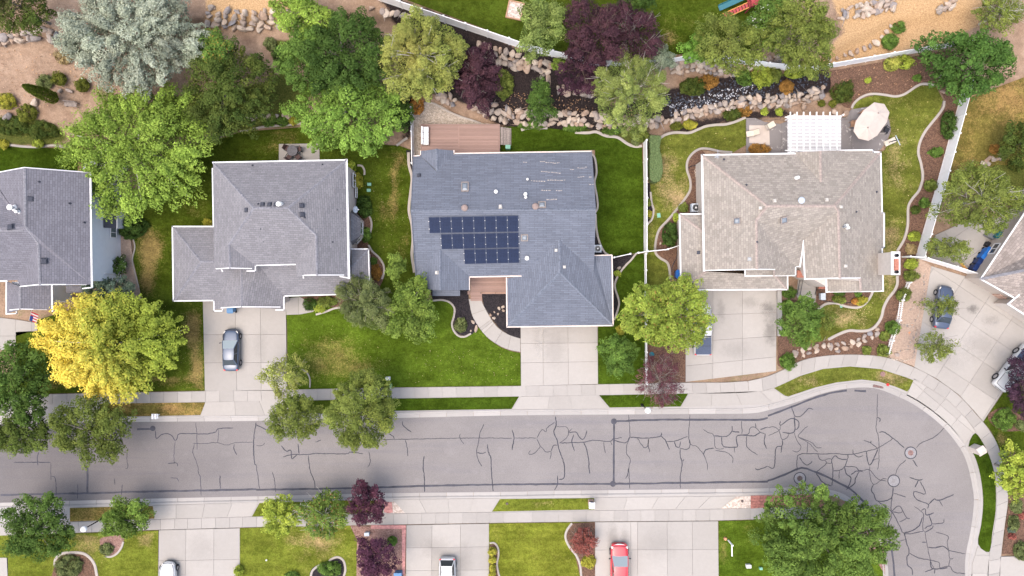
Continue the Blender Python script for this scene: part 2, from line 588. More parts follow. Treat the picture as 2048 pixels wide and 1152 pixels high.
simple('cushion_white',(0.70,0.685,0.67),0.9,var=0.06)
simple('canvas_cream',(0.42,0.36,0.315),0.9,var=0.05,sc=2)
simple('sling_cream',(0.50,0.44,0.36),0.8)
simple('clay',(0.45,0.22,0.12),0.9,var=0.25)
simple('paver_pink',(0.40,0.19,0.17),0.9,var=0.25,sc=4)
simple('paver_red',(0.30,0.125,0.10),0.9,var=0.35,sc=4)
simple('black_rubber',(0.018,0.018,0.02),0.75,spec=0.2)
simple('rim',(0.45,0.45,0.46),0.35,0.7)
simple('iron',(0.10,0.075,0.07),0.7,0.3,var=0.4)
simple('iron_rust',(0.22,0.13,0.115),0.8,0.1,var=0.4)
simple('tail_red',(0.6,0.012,0.02),0.3)
simple('lamp_clear',(0.62,0.60,0.55),0.25)
simple('flag_red',(0.5,0.05,0.06),0.9)
simple('flag_blue',(0.03,0.05,0.2),0.9)
simple('paint_red_metal',(0.5,0.02,0.02),0.5)
simple('bark_grey',(0.19,0.165,0.14),0.95,var=0.35,sc=8)
simple('bark_pale',(0.42,0.39,0.34),0.95,var=0.25,sc=8)
simple('bark_brown',(0.12,0.085,0.065),0.95,var=0.35,sc=8)

def deckwood():
    t = NT('deck_board',0.8,0.2)
    st = t.mapping(t.pos,(0.6,14,4))
    g = t.noise(2.0,4,0.65,st); r = t.rnd()
    c = t.mix(t.ramp(g,[(0.3,0.0),(0.7,1.0)]),(0.25,0.165,0.135),(0.30,0.20,0.168))
    t.color(t.hsv(c,0.5,1.0,t.math('ADD',t.math('MULTIPLY',r,0.25),0.86)))
    t.bump(g,0.2,0.01); M['deck_board'] = t.mat
deckwood()
def rockmat():
    t = NT('boulder',0.95,0.15)
    r = t.rnd()
    o = t.obj()
    n = t.noise(1.6,5,0.65); f = t.noise(9,4,0.7)
    c = t.ramp(r,[(0.0,(0.20,0.175,0.165)),(0.25,(0.34,0.285,0.235)),(0.45,(0.29,0.205,0.15)),(0.65,(0.42,0.355,0.29)),(0.85,(0.34,0.265,0.21)),(1.0,(0.18,0.175,0.185))])
    c = t.mix(0.5,c,t.mix(1.0,c,t.ramp(n,[(0.25,0.55),(0.75,1.45)]),'MULTIPLY'))
    c = t.mix(0.5,c,t.mix(1.0,c,t.ramp(f,[(0.3,0.65),(0.7,1.35)]),'MULTIPLY'))
    t.color(c); t.bump(f,0.5,0.05); M['boulder'] = t.mat
rockmat()
def glass(name,c,rough=0.08):
    t = NT(name,rough,0.6); t.color(c); M[name] = t.mat
glass('window_glass',(0.025,0.03,0.035)); glass('windscreen',(0.24,0.28,0.285),0.12); glass('sky_glass',(0.16,0.18,0.20),0.15)
glass('window_pale',(0.13,0.155,0.15),0.2)
def carpaint(name,c,metal=0.3,rough=0.3):
    t = NT(name,rough,0.5); t.color(c)
    t.b.inputs['Metallic'].default_value = metal
    t.b.inputs['Coat Weight'].default_value = 0.6; t.b.inputs['Coat Roughness'].default_value = 0.08
    M[name] = t.mat
carpaint('paint_steel',(0.05,0.068,0.105)); carpaint('paint_black',(0.012,0.014,0.022),0.2); carpaint('paint_slate',(0.07,0.09,0.135))
carpaint('paint_white',(0.46,0.46,0.455),0.0); carpaint('paint_red',(0.50,0.018,0.030),0.0)
simple('bed_cover',(0.05,0.065,0.105),0.6)
def solar():
    t = NT('solar_cell',0.35,0.08)
    br = t.n('ShaderNodeTexBrick'); t.l(t.mapping(t.obj(),(1,1,1)),br.inputs['Vector'])
    br.offset = 0.0
    br.inputs['Scale'].default_value = 1.0; br.inputs['Brick Width'].default_value = 0.16; br.inputs['Row Height'].default_value = 0.16
    br.inputs['Mortar Size'].default_value = 0.004
    br.inputs['Color1'].default_value = (0.010,0.016,0.038,1); br.inputs['Color2'].default_value = (0.013,0.021,0.048,1)
    br.inputs['Mortar'].default_value = (0.035,0.045,0.08,1)
    t.color(br.outputs['Color']); M['solar_cell'] = t.mat
solar()
simple('solar_frame',(0.045,0.055,0.085),0.5,0.2)
def leafmat():
    t = NT('leaf',0.7,0.06)
    c = t.attr('tint')
    t.color(c)
    tr = t.n('ShaderNodeBsdfTranslucent'); t.l(t.hsv(c,0.49,1.1,1.35),tr.inputs[0])
    mx = t.n('ShaderNodeMixShader'); mx.inputs[0].default_value = 0.2
    t.l(t.b.outputs[0],mx.inputs[1]); t.l(tr.outputs[0],mx.inputs[2]); t.l(mx.outputs[0],t.out.inputs['Surface'])
    M['leaf'] = t.mat
leafmat()
def stainmat():
    t = NT('stain',0.9,0.1)
    t.color((0.07,0.062,0.058))
    uv = t.uv()
    x = t.n('ShaderNodeVectorMath'); x.operation = 'LENGTH'; t.l(uv,x.inputs[0])
    f = t.math('SUBTRACT',1.0,x.outputs['Value'])
    f = t.math('ADD',f,t.math('MULTIPLY',t.math('SUBTRACT',t.noise(2.4,6,0.75),0.5),1.5))
    a = t.attr('amount','Fac')
    t.l(t.math('MULTIPLY',t.ramp(f,[(0.28,0.0),(0.8,1.0)]),a),t.b.inputs['Alpha'])
    M['stain'] = t.mat
stainmat()

# ================================================================== terrain
def box_blur(a,k):
    for _ in range(2):
        b = np.zeros_like(a); w = 0
        for dx in range(-k,k + 1):
            b += np.roll(a,dx,0); w += 1
        a = b / w
        b = np.zeros_like(a); w = 0
        for dx in range(-k,k + 1):
            b += np.roll(a,dx,1); w += 1
        a = b / w
    return a
def set_paint(me,arr):
    at = me.color_attributes.new('paint','FLOAT_COLOR','POINT')
    full = np.ones((len(arr),4),np.float32)
    full[:,:3] = arr
    at.data.foreach_set('color',full.ravel())

MULCH_ZONES = [[(750,-20),(905,35),(1060,108),(1190,190),(1300,262),(1150,262),(1000,252),(950,215),(880,190),(840,180),(790,190),(800,60)],
               [(1100,0),(1330,20),(1330,120),(1180,190),(1060,105)],
               [(1330,180),(1460,150),(1670,138),(1665,185),(1600,198),(1500,206),(1420,219),(1340,240),(1290,255),(1190,230)],
               [(1290,262),(1340,258),(1400,240),(1470,228),(1570,215),(1600,235),(1480,240),(1410,256),(1340,270)],
               [(805,190),(830,190),(822,290),(806,290)]]
STRAW_ZONES = [[(1620,-120),(2040,-120),(1960,50),(1890,85),(1620,138),(1690,60)],[(415,-120),(600,-120),(595,45),(415,60)],
               [(1430,125),(1500,110),(1560,130),(1480,160)],[(1940,190),(2300,120),(2300,330),(1990,330),(1950,350),(1885,385)]]
GREEN_ZONES = [[(-80,238),(70,235),(120,255),(140,280),(100,292),(-80,292)],[(560,130),(625,170),(600,250),(430,262),(470,240),(560,235)],
               [(540,80),(600,80),(620,130),(560,130)],[(1930,300),(2048,260),(2300,260),(2300,420),(1960,400)],
               [(1000,246),(1180,252),(1290,262),(1290,290),(1160,268),(1000,258)],[(300,200),(560,160),(600,240),(450,262),(300,280)]]
def terrain():
    xs = np.concatenate([np.array([-9000,-3000,-1200,-500,-250,-140]),np.arange(-80,2136,8),np.array([2200,2350,2700,3500,6000,11000])]).astype(float)
    ys = np.concatenate([np.array([-9000,-3000,-1100,-400,-200,-140]),np.arange(-80,312,6),np.arange(330,1270,24),np.array([1350,1600,2400,4500,10000])]).astype(float)
    X,Y = np.meshgrid(xs,ys,indexing='ij')
    Z = gz(X,Y)
    k = S * (H - Z) / H
    V = np.stack([(X - 1024) * k,(576 - Y) * k,Z - 0.12],-1).reshape(-1,3)
    nx,ny = X.shape
    I = np.arange(nx * ny).reshape(nx,ny)
    F = np.stack([I[:-1,:-1],I[:-1,1:],I[1:,1:],I[1:,:-1]],-1).reshape(-1,4)
    me = bpy.data.meshes.new('ground')
    me.from_pydata(V.tolist(),[],F.tolist())
    paint = np.zeros((nx,ny,3))
    for ch,zones in ((0,MULCH_ZONES),(1,STRAW_ZONES),(2,GREEN_ZONES)):
        for z in zones:
            paint[...,ch] = np.maximum(paint[...,ch],inpoly(X,Y,z))
        paint[...,ch] = box_blur(paint[...,ch],1)
    far = (X < -100) | (X > 2150) | (Y < -100)
    paint[far,2] = 0.8
    paint[...,2] = np.where((Y > 600) & (X > -100) & (X < 2150),0.35,paint[...,2])
    set_paint(me,paint.reshape(-1,3))
    me.materials.append(M['hill_soil'])
    me.polygons.foreach_set('use_smooth',[True] * len(me.polygons))
    me.update()
    o = bpy.data.objects.new('ground',me)
    link(o); tag(o,'bare reddish soil and straw on the hillside and under the yards',kind='structure')
terrain()

def drape(name,poly,dz,mat,step=14,paint=(),smooth=0,label=None):
    if smooth: poly = catmull(poly,smooth,True)
    n = len(poly)
    pts = [Vector(p) for p in poly]
    xs = [p[0] for p in poly]; ys = [p[1] for p in poly]
    gx,gy = np.meshgrid(np.arange(min(xs),max(xs),step),np.arange(min(ys),max(ys),step))
    gx = gx.ravel() + np.random.RandomState(1).uniform(-2,2,gx.size); gy = gy.ravel() + np.random.RandomState(2).uniform(-2,2,gy.size)
    k = inpoly(gx,gy,poly)
    pts += [Vector((a,b)) for a,b in zip(gx[k],gy[k])]
    vo,eo,fo,*_ = delaunay_2d_cdt(pts,[(i,(i + 1) % n) for i in range(n)],[list(range(n))],1,1e-4)
    vo = np.array([(v.x,v.y) for v in vo])
    Z = gz(vo[:,0],vo[:,1])
    kk = S * (H - Z) / H
    V = np.stack([(vo[:,0] - 1024) * kk,(576 - vo[:,1]) * kk,Z + dz],-1)
    F = []
    for f in fo:
        a,b,c = [V[i] for i in f]
        F.append(tuple(f) if (b[0] - a[0]) * (c[1] - a[1]) - (b[1] - a[1]) * (c[0] - a[0]) > 0 else tuple(f)[::-1])
    me = bpy.data.meshes.new(name)
    me.from_pydata(V.tolist(),[],F)
    pa = np.zeros((len(V),3))
    for (x,y,r,a,ch) in paint:
        rx,ry = (r,r) if not isinstance(r,tuple) else r
        d2 = ((vo[:,0] - x) / rx) ** 2 + ((vo[:,1] - y) / ry) ** 2
        pa[:,ch] += a * np.exp(-d2)
    set_paint(me,np.clip(pa,-1,1))
    me.materials.append(M[mat])
    me.update()
    o = bpy.data.objects.new(name,me)
    link(o)
    tag(o,label,kind='structure')
    return o

# ================================================================== road
KN = [(-400,852),(-200,850),(0,848),(275,844),(512,842),(800,836),(1024,831),(1270,829),(1400,828),(1500,827),(1536,821),(1583,808),(1636,790),(1676,780),(1723,775),
      (1756,778),(1789,790),(1823,806),(1856,828),(1889,856),(1913,885),(1929,911),(1939,941),(1946,975),(1949,1001),(1946,1035),(1941,1068),(1934,1101),(1931,1128),
      (1931,1160),(1931,1300)]
KS = [(-400,1018),(-200,1012),(0,1006),(293,998),(512,993),(765,987),(1024,984),(1107,982),(1357,979),(1536,977),(1603,974),(1646,978),(1680,985),(1706,1000),(1722,1017),(1736,1040),
      (1756,1068),(1766,1090),(1774,1120),(1778,1160),(1780,1300)]
KNs = catmull(KN,5); KSs = catmull(KS,5)
ROADZ = -0.085
def road():
    poly = KNs + KSs[::-1]
    o = drape('road',poly,ROADZ,'asphalt',30,[(60,930,(330,300),1.0,0),(330,950,(200,60),.35,0),(1600,900,(60,30),.25,0),(1720,860,(90,40),-.2,0),(1770,1120,(50,120),.3,0)],label='worn grey asphalt street bending round a corner, laced with tar sealed cracks')  # wide left blob: lens vignette darkening painted into the asphalt colour
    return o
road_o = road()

def strip_mesh(pts,w,z,name,mat,parent,taper=True):
    pts = [P(x,y,0) for x,y in pts]
    mb = MB(); n = len(pts)
    L = []; 
    for i in range(n):
        a = pts[max(0,i - 1)]; b = pts[min(n - 1,i + 1)]
        d = (b - a); d.z = 0; d.normalize()
        l = Vector((-d.y,d.x,0))
        ww = w * (0.8 + 0.4 * random.random())
        if taper and i in (0,n - 1): ww *= 0.45
        L.append((pts[i] + l * ww / 2,pts[i] - l * ww / 2))
    vs = []
    for a,b in L:
        vs += [(a.x,a.y,z),(b.x,b.y,z)]
    fs = [(2 * i,2 * i + 1,2 * i + 3,2 * i + 2) for i in range(n - 1)]
    mb.add(vs,fs)
    return mb.build(name,M[mat],parent)
random.seed(5)
T_ = {}
T_[0] = ([[(0,667),(460,658),(740,650),(1200,640),(1536,632)],[(522,490),(522,655)],[(820,272),(915,270)]],
 [[(930,280),(935,328),(960,308),(995,298),(1030,312),(1048,340),(1060,330),(1072,302),(1130,298),(1180,300),(1240,300),(1290,290),(1312,268),(1400,265)],
  [(1050,345),(1042,400),(1043,480)],[(1003,478),(1058,474),(1063,495)],[(1172,230),(1178,290),(1180,398)],
  [(1155,358),(1240,357),(1300,353),(1360,368),(1400,355),(1440,352),(1515,350)],[(1312,270),(1303,352)],
  [(1165,360),(1155,410),(1170,450),(1185,500),(1190,545),(1200,560),(1205,670)],[(1405,362),(1400,390),(1418,425)],
  [(1536,230),(1520,340),(1525,470),(1536,490)],[(765,385),(758,440),(765,500),(750,510)],[(80,472),(300,470)],[(232,410),(220,440),(225,490)],[(302,475),(302,580)],
  [(305,555),(330,570),(335,670)],[(465,600),(462,690)],[(685,568),(686,605)],[(732,605),(726,668)],[(1020,565),(1060,566),(1070,585)],[(1318,548),(1320,630)]])
T_[512] = ([[(0,636),(540,628),(1010,612),(1536,603)]],
 [[(0,245),(60,275)],[(0,372),(35,370),(52,355)],[(0,490),(20,630)],[(97,528),(108,570),(118,655)],[(150,370),(180,405),(210,398),(212,450),(245,425)],
  [(160,440),(210,425),(310,425),(350,418),(540,420),(565,410),(640,420)],[(250,360),(258,420)],[(312,430),(320,500),(330,540),(350,590),(352,630)],[(355,350),(390,337)],
  [(675,405),(685,460),(680,485),(667,500)],[(760,335),(1000,330),(1200,326),(1320,325),(1536,326)],[(795,300),(822,315),(828,332)],[(895,335),(905,380),(910,432)],
  [(878,225),(882,250),(932,290)],[(1008,433),(1002,500),(1010,560),(1010,650)],[(1225,298),(1222,325),(1250,365)],[(1368,242),(1345,290),(1335,350),(1323,410),(1335,460),(1355,495)],
  [(1387,362),(1395,410),(1410,450),(1412,520),(1422,645)],[(1323,412),(1360,418),(1380,410)]])
T_[1024] = ([[(0,603),(610,600),(1536,586)],[(612,225),(612,600)],[(612,225),(900,215),(1480,215),(1536,195)]],
 [[(0,275),(12,320),(0,400)],[(12,325),(145,325)],[(148,328),(180,275),(205,290),(210,265),(258,228)],[(148,330),(168,375),(160,390),(130,420),(100,422),(112,398)],
  [(170,370),(205,410),(235,405),(228,450)],[(235,405),(250,368),(275,370)],[(262,195),(265,250),(250,290),(270,335),(285,400),(312,480),(312,565),(278,573)],
  [(275,550),(272,610),(252,640)],[(265,258),(325,258),(340,290),(330,320),(285,355)],[(340,290),(362,265)],[(340,292),(385,290),(405,320),(430,332),(452,278)],
  [(285,355),(430,350),(490,338),(550,345),(590,345),(610,325)],[(370,303),(358,350),(378,405)],[(430,350),(455,420),(466,540)],[(550,348),(560,415)],[(590,345),(602,368)],
  [(612,330),(660,322)],[(612,338),(680,355),(708,320)],[(700,185),(708,310),(688,370),(690,420),(712,455),(702,500),(708,630)],[(702,500),(695,545),(680,570)],
  [(708,320),(820,325),(895,312),(895,292)],[(752,322),(790,380),(815,375),(820,330),(818,370),(828,410)],[(895,312),(925,345),(945,395)],[(925,345),(975,345),(1055,315)],
  [(975,345),(985,378),(1005,378),(1012,345)],[(1005,385),(1050,393),(1070,365),(1060,318)],[(1068,183),(1062,318),(1075,365),(1110,375),(1150,425),(1172,480),(1172,520)],
  [(1010,390),(1012,440),(1022,480),(1010,560),(1012,628)],[(1012,440),(1025,465),(1035,452)],[(1150,425),(1165,395),(1215,385)],
  [(1148,272),(1175,292),(1212,308),(1222,385),(1275,388)],[(1215,312),(1290,315),(1320,285),(1320,250)],[(1260,318),(1268,375),(1335,380),(1355,375),(1352,310),(1450,312),(1490,292)],
  [(1320,285),(1365,290)],[(1220,400),(1290,412),(1325,445),(1325,478)],[(1335,380),(1338,412)],[(1378,222),(1382,305)],[(1385,305),(1420,300),(1430,265),(1460,260),(1490,290),(1520,300)],
  [(1462,238),(1465,262)],[(1490,275),(1536,258)],[(1410,315),(1412,380),(1478,430)],[(1520,300),(1515,350),(1530,390)],[(1460,505),(1475,515),(1536,495)]])
T_[1536] = ([[(0,193),(140,140),(280,85),(380,55),(475,38)],[(0,582),(100,545),(200,505),(290,530),(400,580),(500,635),(548,680),(610,740),(680,820),(730,920),(745,1000),(758,1100),(762,1200)],[(520,40),(590,45)]],
 [[(140,130),(165,195),(205,188),(245,148),(275,155)],[(160,195),(158,290),(85,290)],[(75,222),(75,250),(130,212),(165,210),(188,235),(180,268),(165,275)],[(75,250),(68,280),(0,312)],
  [(0,262),(40,258),(68,278)],[(68,280),(85,330),(105,330),(125,310),(125,290)],[(88,335),(85,375),(50,382),(38,500),(0,495)],[(85,375),(80,415)],[(158,290),(178,345),(200,378),(178,408),(148,400)],
  [(240,252),(200,290),(185,320),(240,350),(300,410)],[(185,320),(260,350),(295,382),(322,382)],[(240,350),(235,425)],[(175,525),(178,440),(205,420),(300,420),(350,420),(405,418),(480,425),(590,405),(660,385),(750,330)],
  [(190,440),(220,480),(245,485),(268,462)],[(300,420),(315,455),(345,460),(350,480),(290,530)],[(345,455),(380,450),(382,475),(345,475)],[(382,460),(392,520),(385,610)],
  [(382,455),(405,430),(430,450),(478,452),(482,425)],[(478,452),(462,495),(430,520),(392,522)],[(430,520),(428,570)],[(510,395),(515,420),(545,438),(575,430)],[(462,495),(530,500),(545,520),(575,530)],
  [(462,495),(470,540),(500,565),(480,630)],[(575,520),(530,525),(500,545)],[(550,525),(525,570),(520,600),(470,635)],[(590,405),(612,490),(662,390)],[(658,60),(656,200),(650,270),(665,320),(668,450),(660,515)],
  [(656,200),(675,210),(672,230)],[(575,338),(620,355),(660,388)],[(620,340),(620,355)],[(665,290),(700,290),(755,328),(820,385)],[(612,490),(640,455),(668,450)],[(575,520),(610,515),(660,570),(715,585)],
  [(612,495),(612,540),(635,605),(690,570),(715,572)],[(635,605),(620,640),(640,665),(650,700),(700,705),(745,680),(752,620)],[(1060,265),(1000,320),(920,355),(890,385)],[(830,455),(785,500),(765,545)],
  [(870,455),(900,500)],[(755,655),(830,680)],[(745,680),(740,750),(745,765),(790,732),(835,805),(855,808)],[(745,768),(800,775),(808,760)],[(790,830),(835,808)],
  [(660,705),(745,770),(790,850),(825,900),(935,885)],[(745,770),(740,810),(710,870)],[(660,840),(690,895),(700,960),(830,935)],[(820,895),(830,940),(850,1015),(835,1040),(840,1090),(865,1110),(870,1150)],
  [(290,535),(330,590),(385,615)],[(850,560),(905,578),(930,572)],[(905,578),(885,620)],[(915,585),(948,660),(885,645),(875,660),(890,690),(930,710),(965,725),(960,750)],[(965,725),(1000,690),(1025,700),(1118,665)],
  [(1030,700),(1050,735)],[(880,735),(920,765),(935,790),(930,870),(945,890)],[(920,760),(945,750),(948,785),(968,785),(998,775)],[(968,785),(985,845),(960,855),(940,870)],[(985,840),(1050,835),(1060,812)],
  [(945,890),(990,865),(990,850)],[(930,800),(910,850),(870,880),(820,895)],[(945,890),(955,960),(980,1070),(1000,1110)],[(925,950),(950,952)],[(1008,890),(1050,900),(1085,918),(1078,950),(1085,1000),(1095,1050),(1118,1045)],
  [(1085,1000),(1188,1022)],[(965,980),(1000,985),(1050,975),(1085,1000)],[(850,1015),(905,1045),(975,1058),(1030,1075),(1035,1105),(1090,1095),(1120,1130),(1185,1140)],[(1095,1050),(1085,1100)],
  [(945,1130),(1000,1110),(1000,1140)],[(975,1058),(990,1110),(1080,1105)]])
zi = 0
for x0,(thick,thin) in T_.items():
    for pl in thick:
        pts = [(x0 + a / 3,768 + b / 3) for a,b in pl]
        pts = resample(catmull(pts,4),12)
        pts = [(p.x + random.uniform(-.4,.4),p.y + random.uniform(-.5,.5)) for p in pts]
        zi += 1
        strip_mesh(pts,0.21,ROADZ + 0.004 + 0.00012 * zi,'tar_band','tar_wide',road_o,False)
    for pl in thin:
        pts = [(x0 + a / 3,768 + b / 3) for a,b in pl]
        pts = resample(catmull(pts,4),3.5)
        pts = [(p.x + random.uniform(-.5,.5),p.y + random.uniform(-.5,.5)) for p in pts]
        zi += 1
        strip_mesh(pts,random.uniform(0.055,0.112),ROADZ + 0.004 + 0.00012 * zi,'tar_seam','tar',road_o)
def disc(px,py,r,z,name,mat,parent,n=28,inner=0.0):
    c = P(px,py,0)
    vs = []; fs = []
    for i in range(n):
        a = 2 * math.pi * i / n
        vs.append((c.x + r * math.cos(a),c.y + r * math.sin(a),z))
    if inner:
        for i in range(n):
            a = 2 * math.pi * i / n
            vs.append((c.x + inner * math.cos(a),c.y + inner * math.sin(a),z))
        fs = [(i,(i + 1) % n,n + (i + 1) % n,n + i) for i in range(n)]
    else:
        fs = [tuple(range(n))]
    return MB().add(vs,fs).build(name,M[mat],parent)
for (x,y,r) in ((305,857,.30),(1228,843,.33),(1226,968,.33)):
    zi += 1; disc(x,y,r,ROADZ + 0.004 + 0.00012 * zi,'tar_patch','tar_wide',road_o)
simple('asphalt_patch',(0.21,0.20,0.20),0.9,sc=8,var=0.2)
for i,(x,y,lm,lab) in enumerate(((1822,906,'iron_rust','round manhole cover with rusty pink lid in the bend of the street'),(1788,962,'asphalt_patch','round grey manhole cover in the middle of the bend'),
                        (1600,957,'iron','round dark manhole cover beside the lower kerb'))):
    c = P(x,y,0); c.z = ROADZ
    t = thing('manhole_cover',lab,'manhole',c,group='manhole covers in the street')
    disc(x,y,0.66,ROADZ + 0.03,'collar','asphalt_patch',t)
    disc(x,y,0.70,ROADZ + 0.034,'collar_joint','tar',t,inner=0.60)
    mb = MB(); mb.lathe((c.x,c.y,ROADZ + 0.02),[(0.31,0),(0.31,0.02),(0.28,0.025)],20)
    mb.build('lid',M[lm],t)
    mb = MB()
    for k in range(-2,3):
        mb.box((c.x,c.y + k * 0.09,ROADZ + 0.05),(0.4 - abs(k) * .06,0.03,0.012))
    mb.build('lid_rib',M['iron'] if lm != 'asphalt_patch' else M['asphalt'],t)

# ---------------------------------------------------------------- kerbs
def kerb(line,side,name,label):
    """line in px along the asphalt edge; side=+1 kerb lies to the left of travel in world coordinates"""
    e = bpy.data.objects.new(name,None); link(e); tag(e,label,kind='structure')
    pts = resample([P(x,y,0).xy for x,y in line],0.6)
    s = side
    prof = [(0,ROADZ - .05),(0,ROADZ + .012),(0.36 * s,ROADZ + .02),(0.47 * s,0.035),(0.50 * s,0.05),(0.62 * s,0.05),(0.64 * s,0.03),(0.64 * s,ROADZ - .05)]
    if s < 0: prof = prof[::-1]
    i = 0
    while i < len(pts) - 1:
        seg = pts[i:i + 6]
        seg = [Vector((p.x,p.y,0)) for p in seg]
        d = (seg[-1] - seg[-2]).normalized()
        seg[-1] = seg[-1] - d * 0.03
        o = MB().sweep(seg,prof).build('kerb_stone',M['concrete_kerb'],e)
        i += 5
    return e
kerb(KNs,1,'kerb','pale rolled concrete kerb along the upper side of the street')
kerb(KSs,-1,'kerb','pale rolled concrete kerb along the lower side of the street')

# ---------------------------------------------------------------- slabs
GAP = 0.024
def slab_world(poly,name,mat,parent,z=0.05,th=0.14,gap=GAP):
    p = inset([(q[0],q[1]) for q in poly],gap / 2)
    return MB().prism([(a.x,a.y) for a in p],z - th,z).build(name,M[mat],parent)
def bil(c,u,v):
    a,b,d,e = [Vector(q) for q in c]     # nw, ne, se, sw
    return (a * (1 - u) + b * u) * (1 - v) + (e * (1 - u) + d * u) * v
def slab_grid(parent,corners,us,vs,mat='concrete_drive',z=0.05,name='slab',gap=GAP):
    for i in range(len(us) - 1):
        for j in range(len(vs) - 1):
            q = [bil(corners,us[i],vs[j]),bil(corners,us[i + 1],vs[j]),bil(corners,us[i + 1],vs[j + 1]),bil(corners,us[i],vs[j + 1])]
            slab_world([P(p.x,p.y,0) for p in q],name,mat,parent,z,gap=gap)
def clip_half(poly,a,b,c):
    out = []
    n = len(poly)
    for i in range(n):
        p,q = poly[i],poly[(i + 1) % n]
        dp = a * p[0] + b * p[1] - c; dq = a * q[0] + b * q[1] - c
        if dp <= 0: out.append(p)
        if (dp < 0 < dq) or (dq < 0 < dp):
            t = dp / (dp - dq); out.append((p[0] + (q[0] - p[0]) * t,p[1] + (q[1] - p[1]) * t))
    return out
def area2(p):
    return abs(sum(p[i][0] * p[(i + 1) % len(p)][1] - p[(i + 1) % len(p)][0] * p[i][1] for i in range(len(p)))) / 2
def slab_clip(parent,poly,ang,pitch_u,pitch_v,org=(0,0),mat='concrete_drive',z=0.05,name='slab',gap=GAP,stagger=0.0,minarea=20):
    """poly px; grid rotated by ang (px space)"""
    ca,sa = math.cos(ang),math.sin(ang)
    uv = [((x - org[0]) * ca + (y - org[1]) * sa,-(x - org[0]) * sa + (y - org[1]) * ca) for x,y in poly]
    u0,u1 = min(p[0] for p in uv),max(p[0] for p in uv); v0,v1 = min(p[1] for p in uv),max(p[1] for p in uv)
    for j in range(math.floor(v0 / pitch_v),math.ceil(v1 / pitch_v)):
        row = clip_half(clip_half(uv,0,1,(j + 1) * pitch_v),0,-1,-j * pitch_v)
        if len(row) < 3: continue
        sh = stagger * pitch_u * (j % 2)
        for i in range(math.floor((u0 - sh) / pitch_u),math.ceil((u1 - sh) / pitch_u)):
            cell = clip_half(clip_half(row,1,0,(i + 1) * pitch_u + sh),-1,0,-i * pitch_u - sh)
            cell = [c for k,c in enumerate(cell) if (Vector(c) - Vector(cell[k - 1])).length > 0.05]
            if len(cell) < 3 or area2(cell) < minarea: continue
            w = [(org[0] + u * ca - v * sa,org[1] + u * sa + v * ca) for u,v in cell]
            slab_world([P(a,b,0) for a,b in w],name,mat,parent,z,gap=gap)
def pave(name,label):
    e = bpy.data.objects.new(name,None); link(e); return tag(e,label,kind='structure')
def walk(name,label,la,lb,step,mat='concrete_walk',z=0.05):
    """sidewalk between two px polylines of equal meaning, cut into slabs"""
    e = pave(name,label)
    a = resample(la,2); b = resample(lb,2)
    LA = sum((Vector(p) - Vector(q)).length for p,q in zip(la[1:],la[:-1]))
    n = max(1,round(LA / step))
    at = lambda L,t: L[min(len(L) - 1,int(round(t * (len(L) - 1))))]
    for i in range(n):
        ts = [i / n,(i + .5) / n,(i + 1) / n]
        q = [at(a,t) for t in ts] + [at(b,t) for t in ts[::-1]]
        slab_world([P(p.x,p.y,0) for p in q],'slab',mat,e,z)
    return e
walk('sidewalk','straight pale sidewalk along the upper side of the street',[(-200,795),(103,788),(410,782),(792,775),(1024,772),(1224,768),(1377,765),(1450,765),(1495,762)],
     [(-200,816),(103,809),(410,804),(792,796),(1024,793),(1224,790),(1377,787),(1450,787),(1497,785)],28)
walk('sidewalk','curved pale sidewalk around the bend of the street',
     catmull([(1496,762),(1530,754),(1563,741),(1603,721),(1646,712),(1703,709),(1769,714),(1826,734),(1872,758),(1916,790),(1949,825),(1979,861),(1999,901),(2009,955),(2016,995),(2009,1051),(2003,1101),(1998,1160),(1998,1260)],6),
     catmull([(1498,785),(1535,779),(1566,766),(1600,750),(1646,736),(1700,731),(1760,736),(1815,753),(1858,776),(1896,801),(1933,838),(1958,874),(1977,908),(1989,950),(1993,990),(1991,1035),(1986,1068),(1978,1110),(1974,1160),(1974,1260)],6),29)
walk('sidewalk','straight pale sidewalk along the lower side of the street',[(-200,1054),(0,1049),(140,1044),(300,1039),(512,1033),(845,1026),(1024,1024),(1187,1021),(1434,1018),(1560,1014),(1640,1014)],
     [(-200,1076),(0,1071),(140,1066),(300,1060),(512,1054),(845,1048),(1024,1045),(1187,1043),(1434,1041),(1560,1037),(1640,1038)],27.5)

d = pave('driveway','pale concrete driveway under the dark sedan')
slab_grid(d,[(406,600),(572,600),(574,781),(410,782)],[0,.39,.69,1],[0,.38,.69,1])
slab_grid(d,[(411,804),(574,800),(596,829),(401,832)],[0,.36,.66,1],[0,1])
d = pave('driveway','wide empty concrete driveway before the blue grey garage')
slab_grid(d,[(1041,645),(1195,645),(1196,768),(1042,772)],[0,.29,.615,1],[0,.33,.635,1])
slab_grid(d,[(1042,793),(1196,790),(1217,816),(1024,818)],[0,.37,.63,1],[0,1])
d = pave('driveway','concrete driveway under the white pickup')
slab_grid(d,[(1371,575),(1553,575),(1552,742),(1371,764)],[0,.30,.625,1],[0,.3,.58,.83,1])
slab_grid(d,[(1377,787),(1520,782),(1545,808),(1362,814)],[0,.33,.66,1],[0,1])
slab_clip(d,[(1547,776),(1570,793),(1547,806),(1522,783)],0,60,60)
d = pave('driveway','large concrete driveway of the house beyond the right fence, cut in slanting slabs')
BIGD = [(1862,532),(1905,545),(1960,562),(2030,600),(2120,650),(2120,690),(2060,730),(2006,783),(1966,843),(1950,824),(1917,789),(1873,757),(1828,734)]
slab_clip(d,BIGD,R(33.5),62,50,(1942,648))
slab_clip(d,[(1828,757),(1858,777),(1896,802),(1932,838),(1950,862),(1935,886),(1925,882),(1899,852),(1866,824),(1833,802),(1812,792)],R(40),44,80,(1880,810))
d = pave('driveway','concrete driveway under the white rounded car')
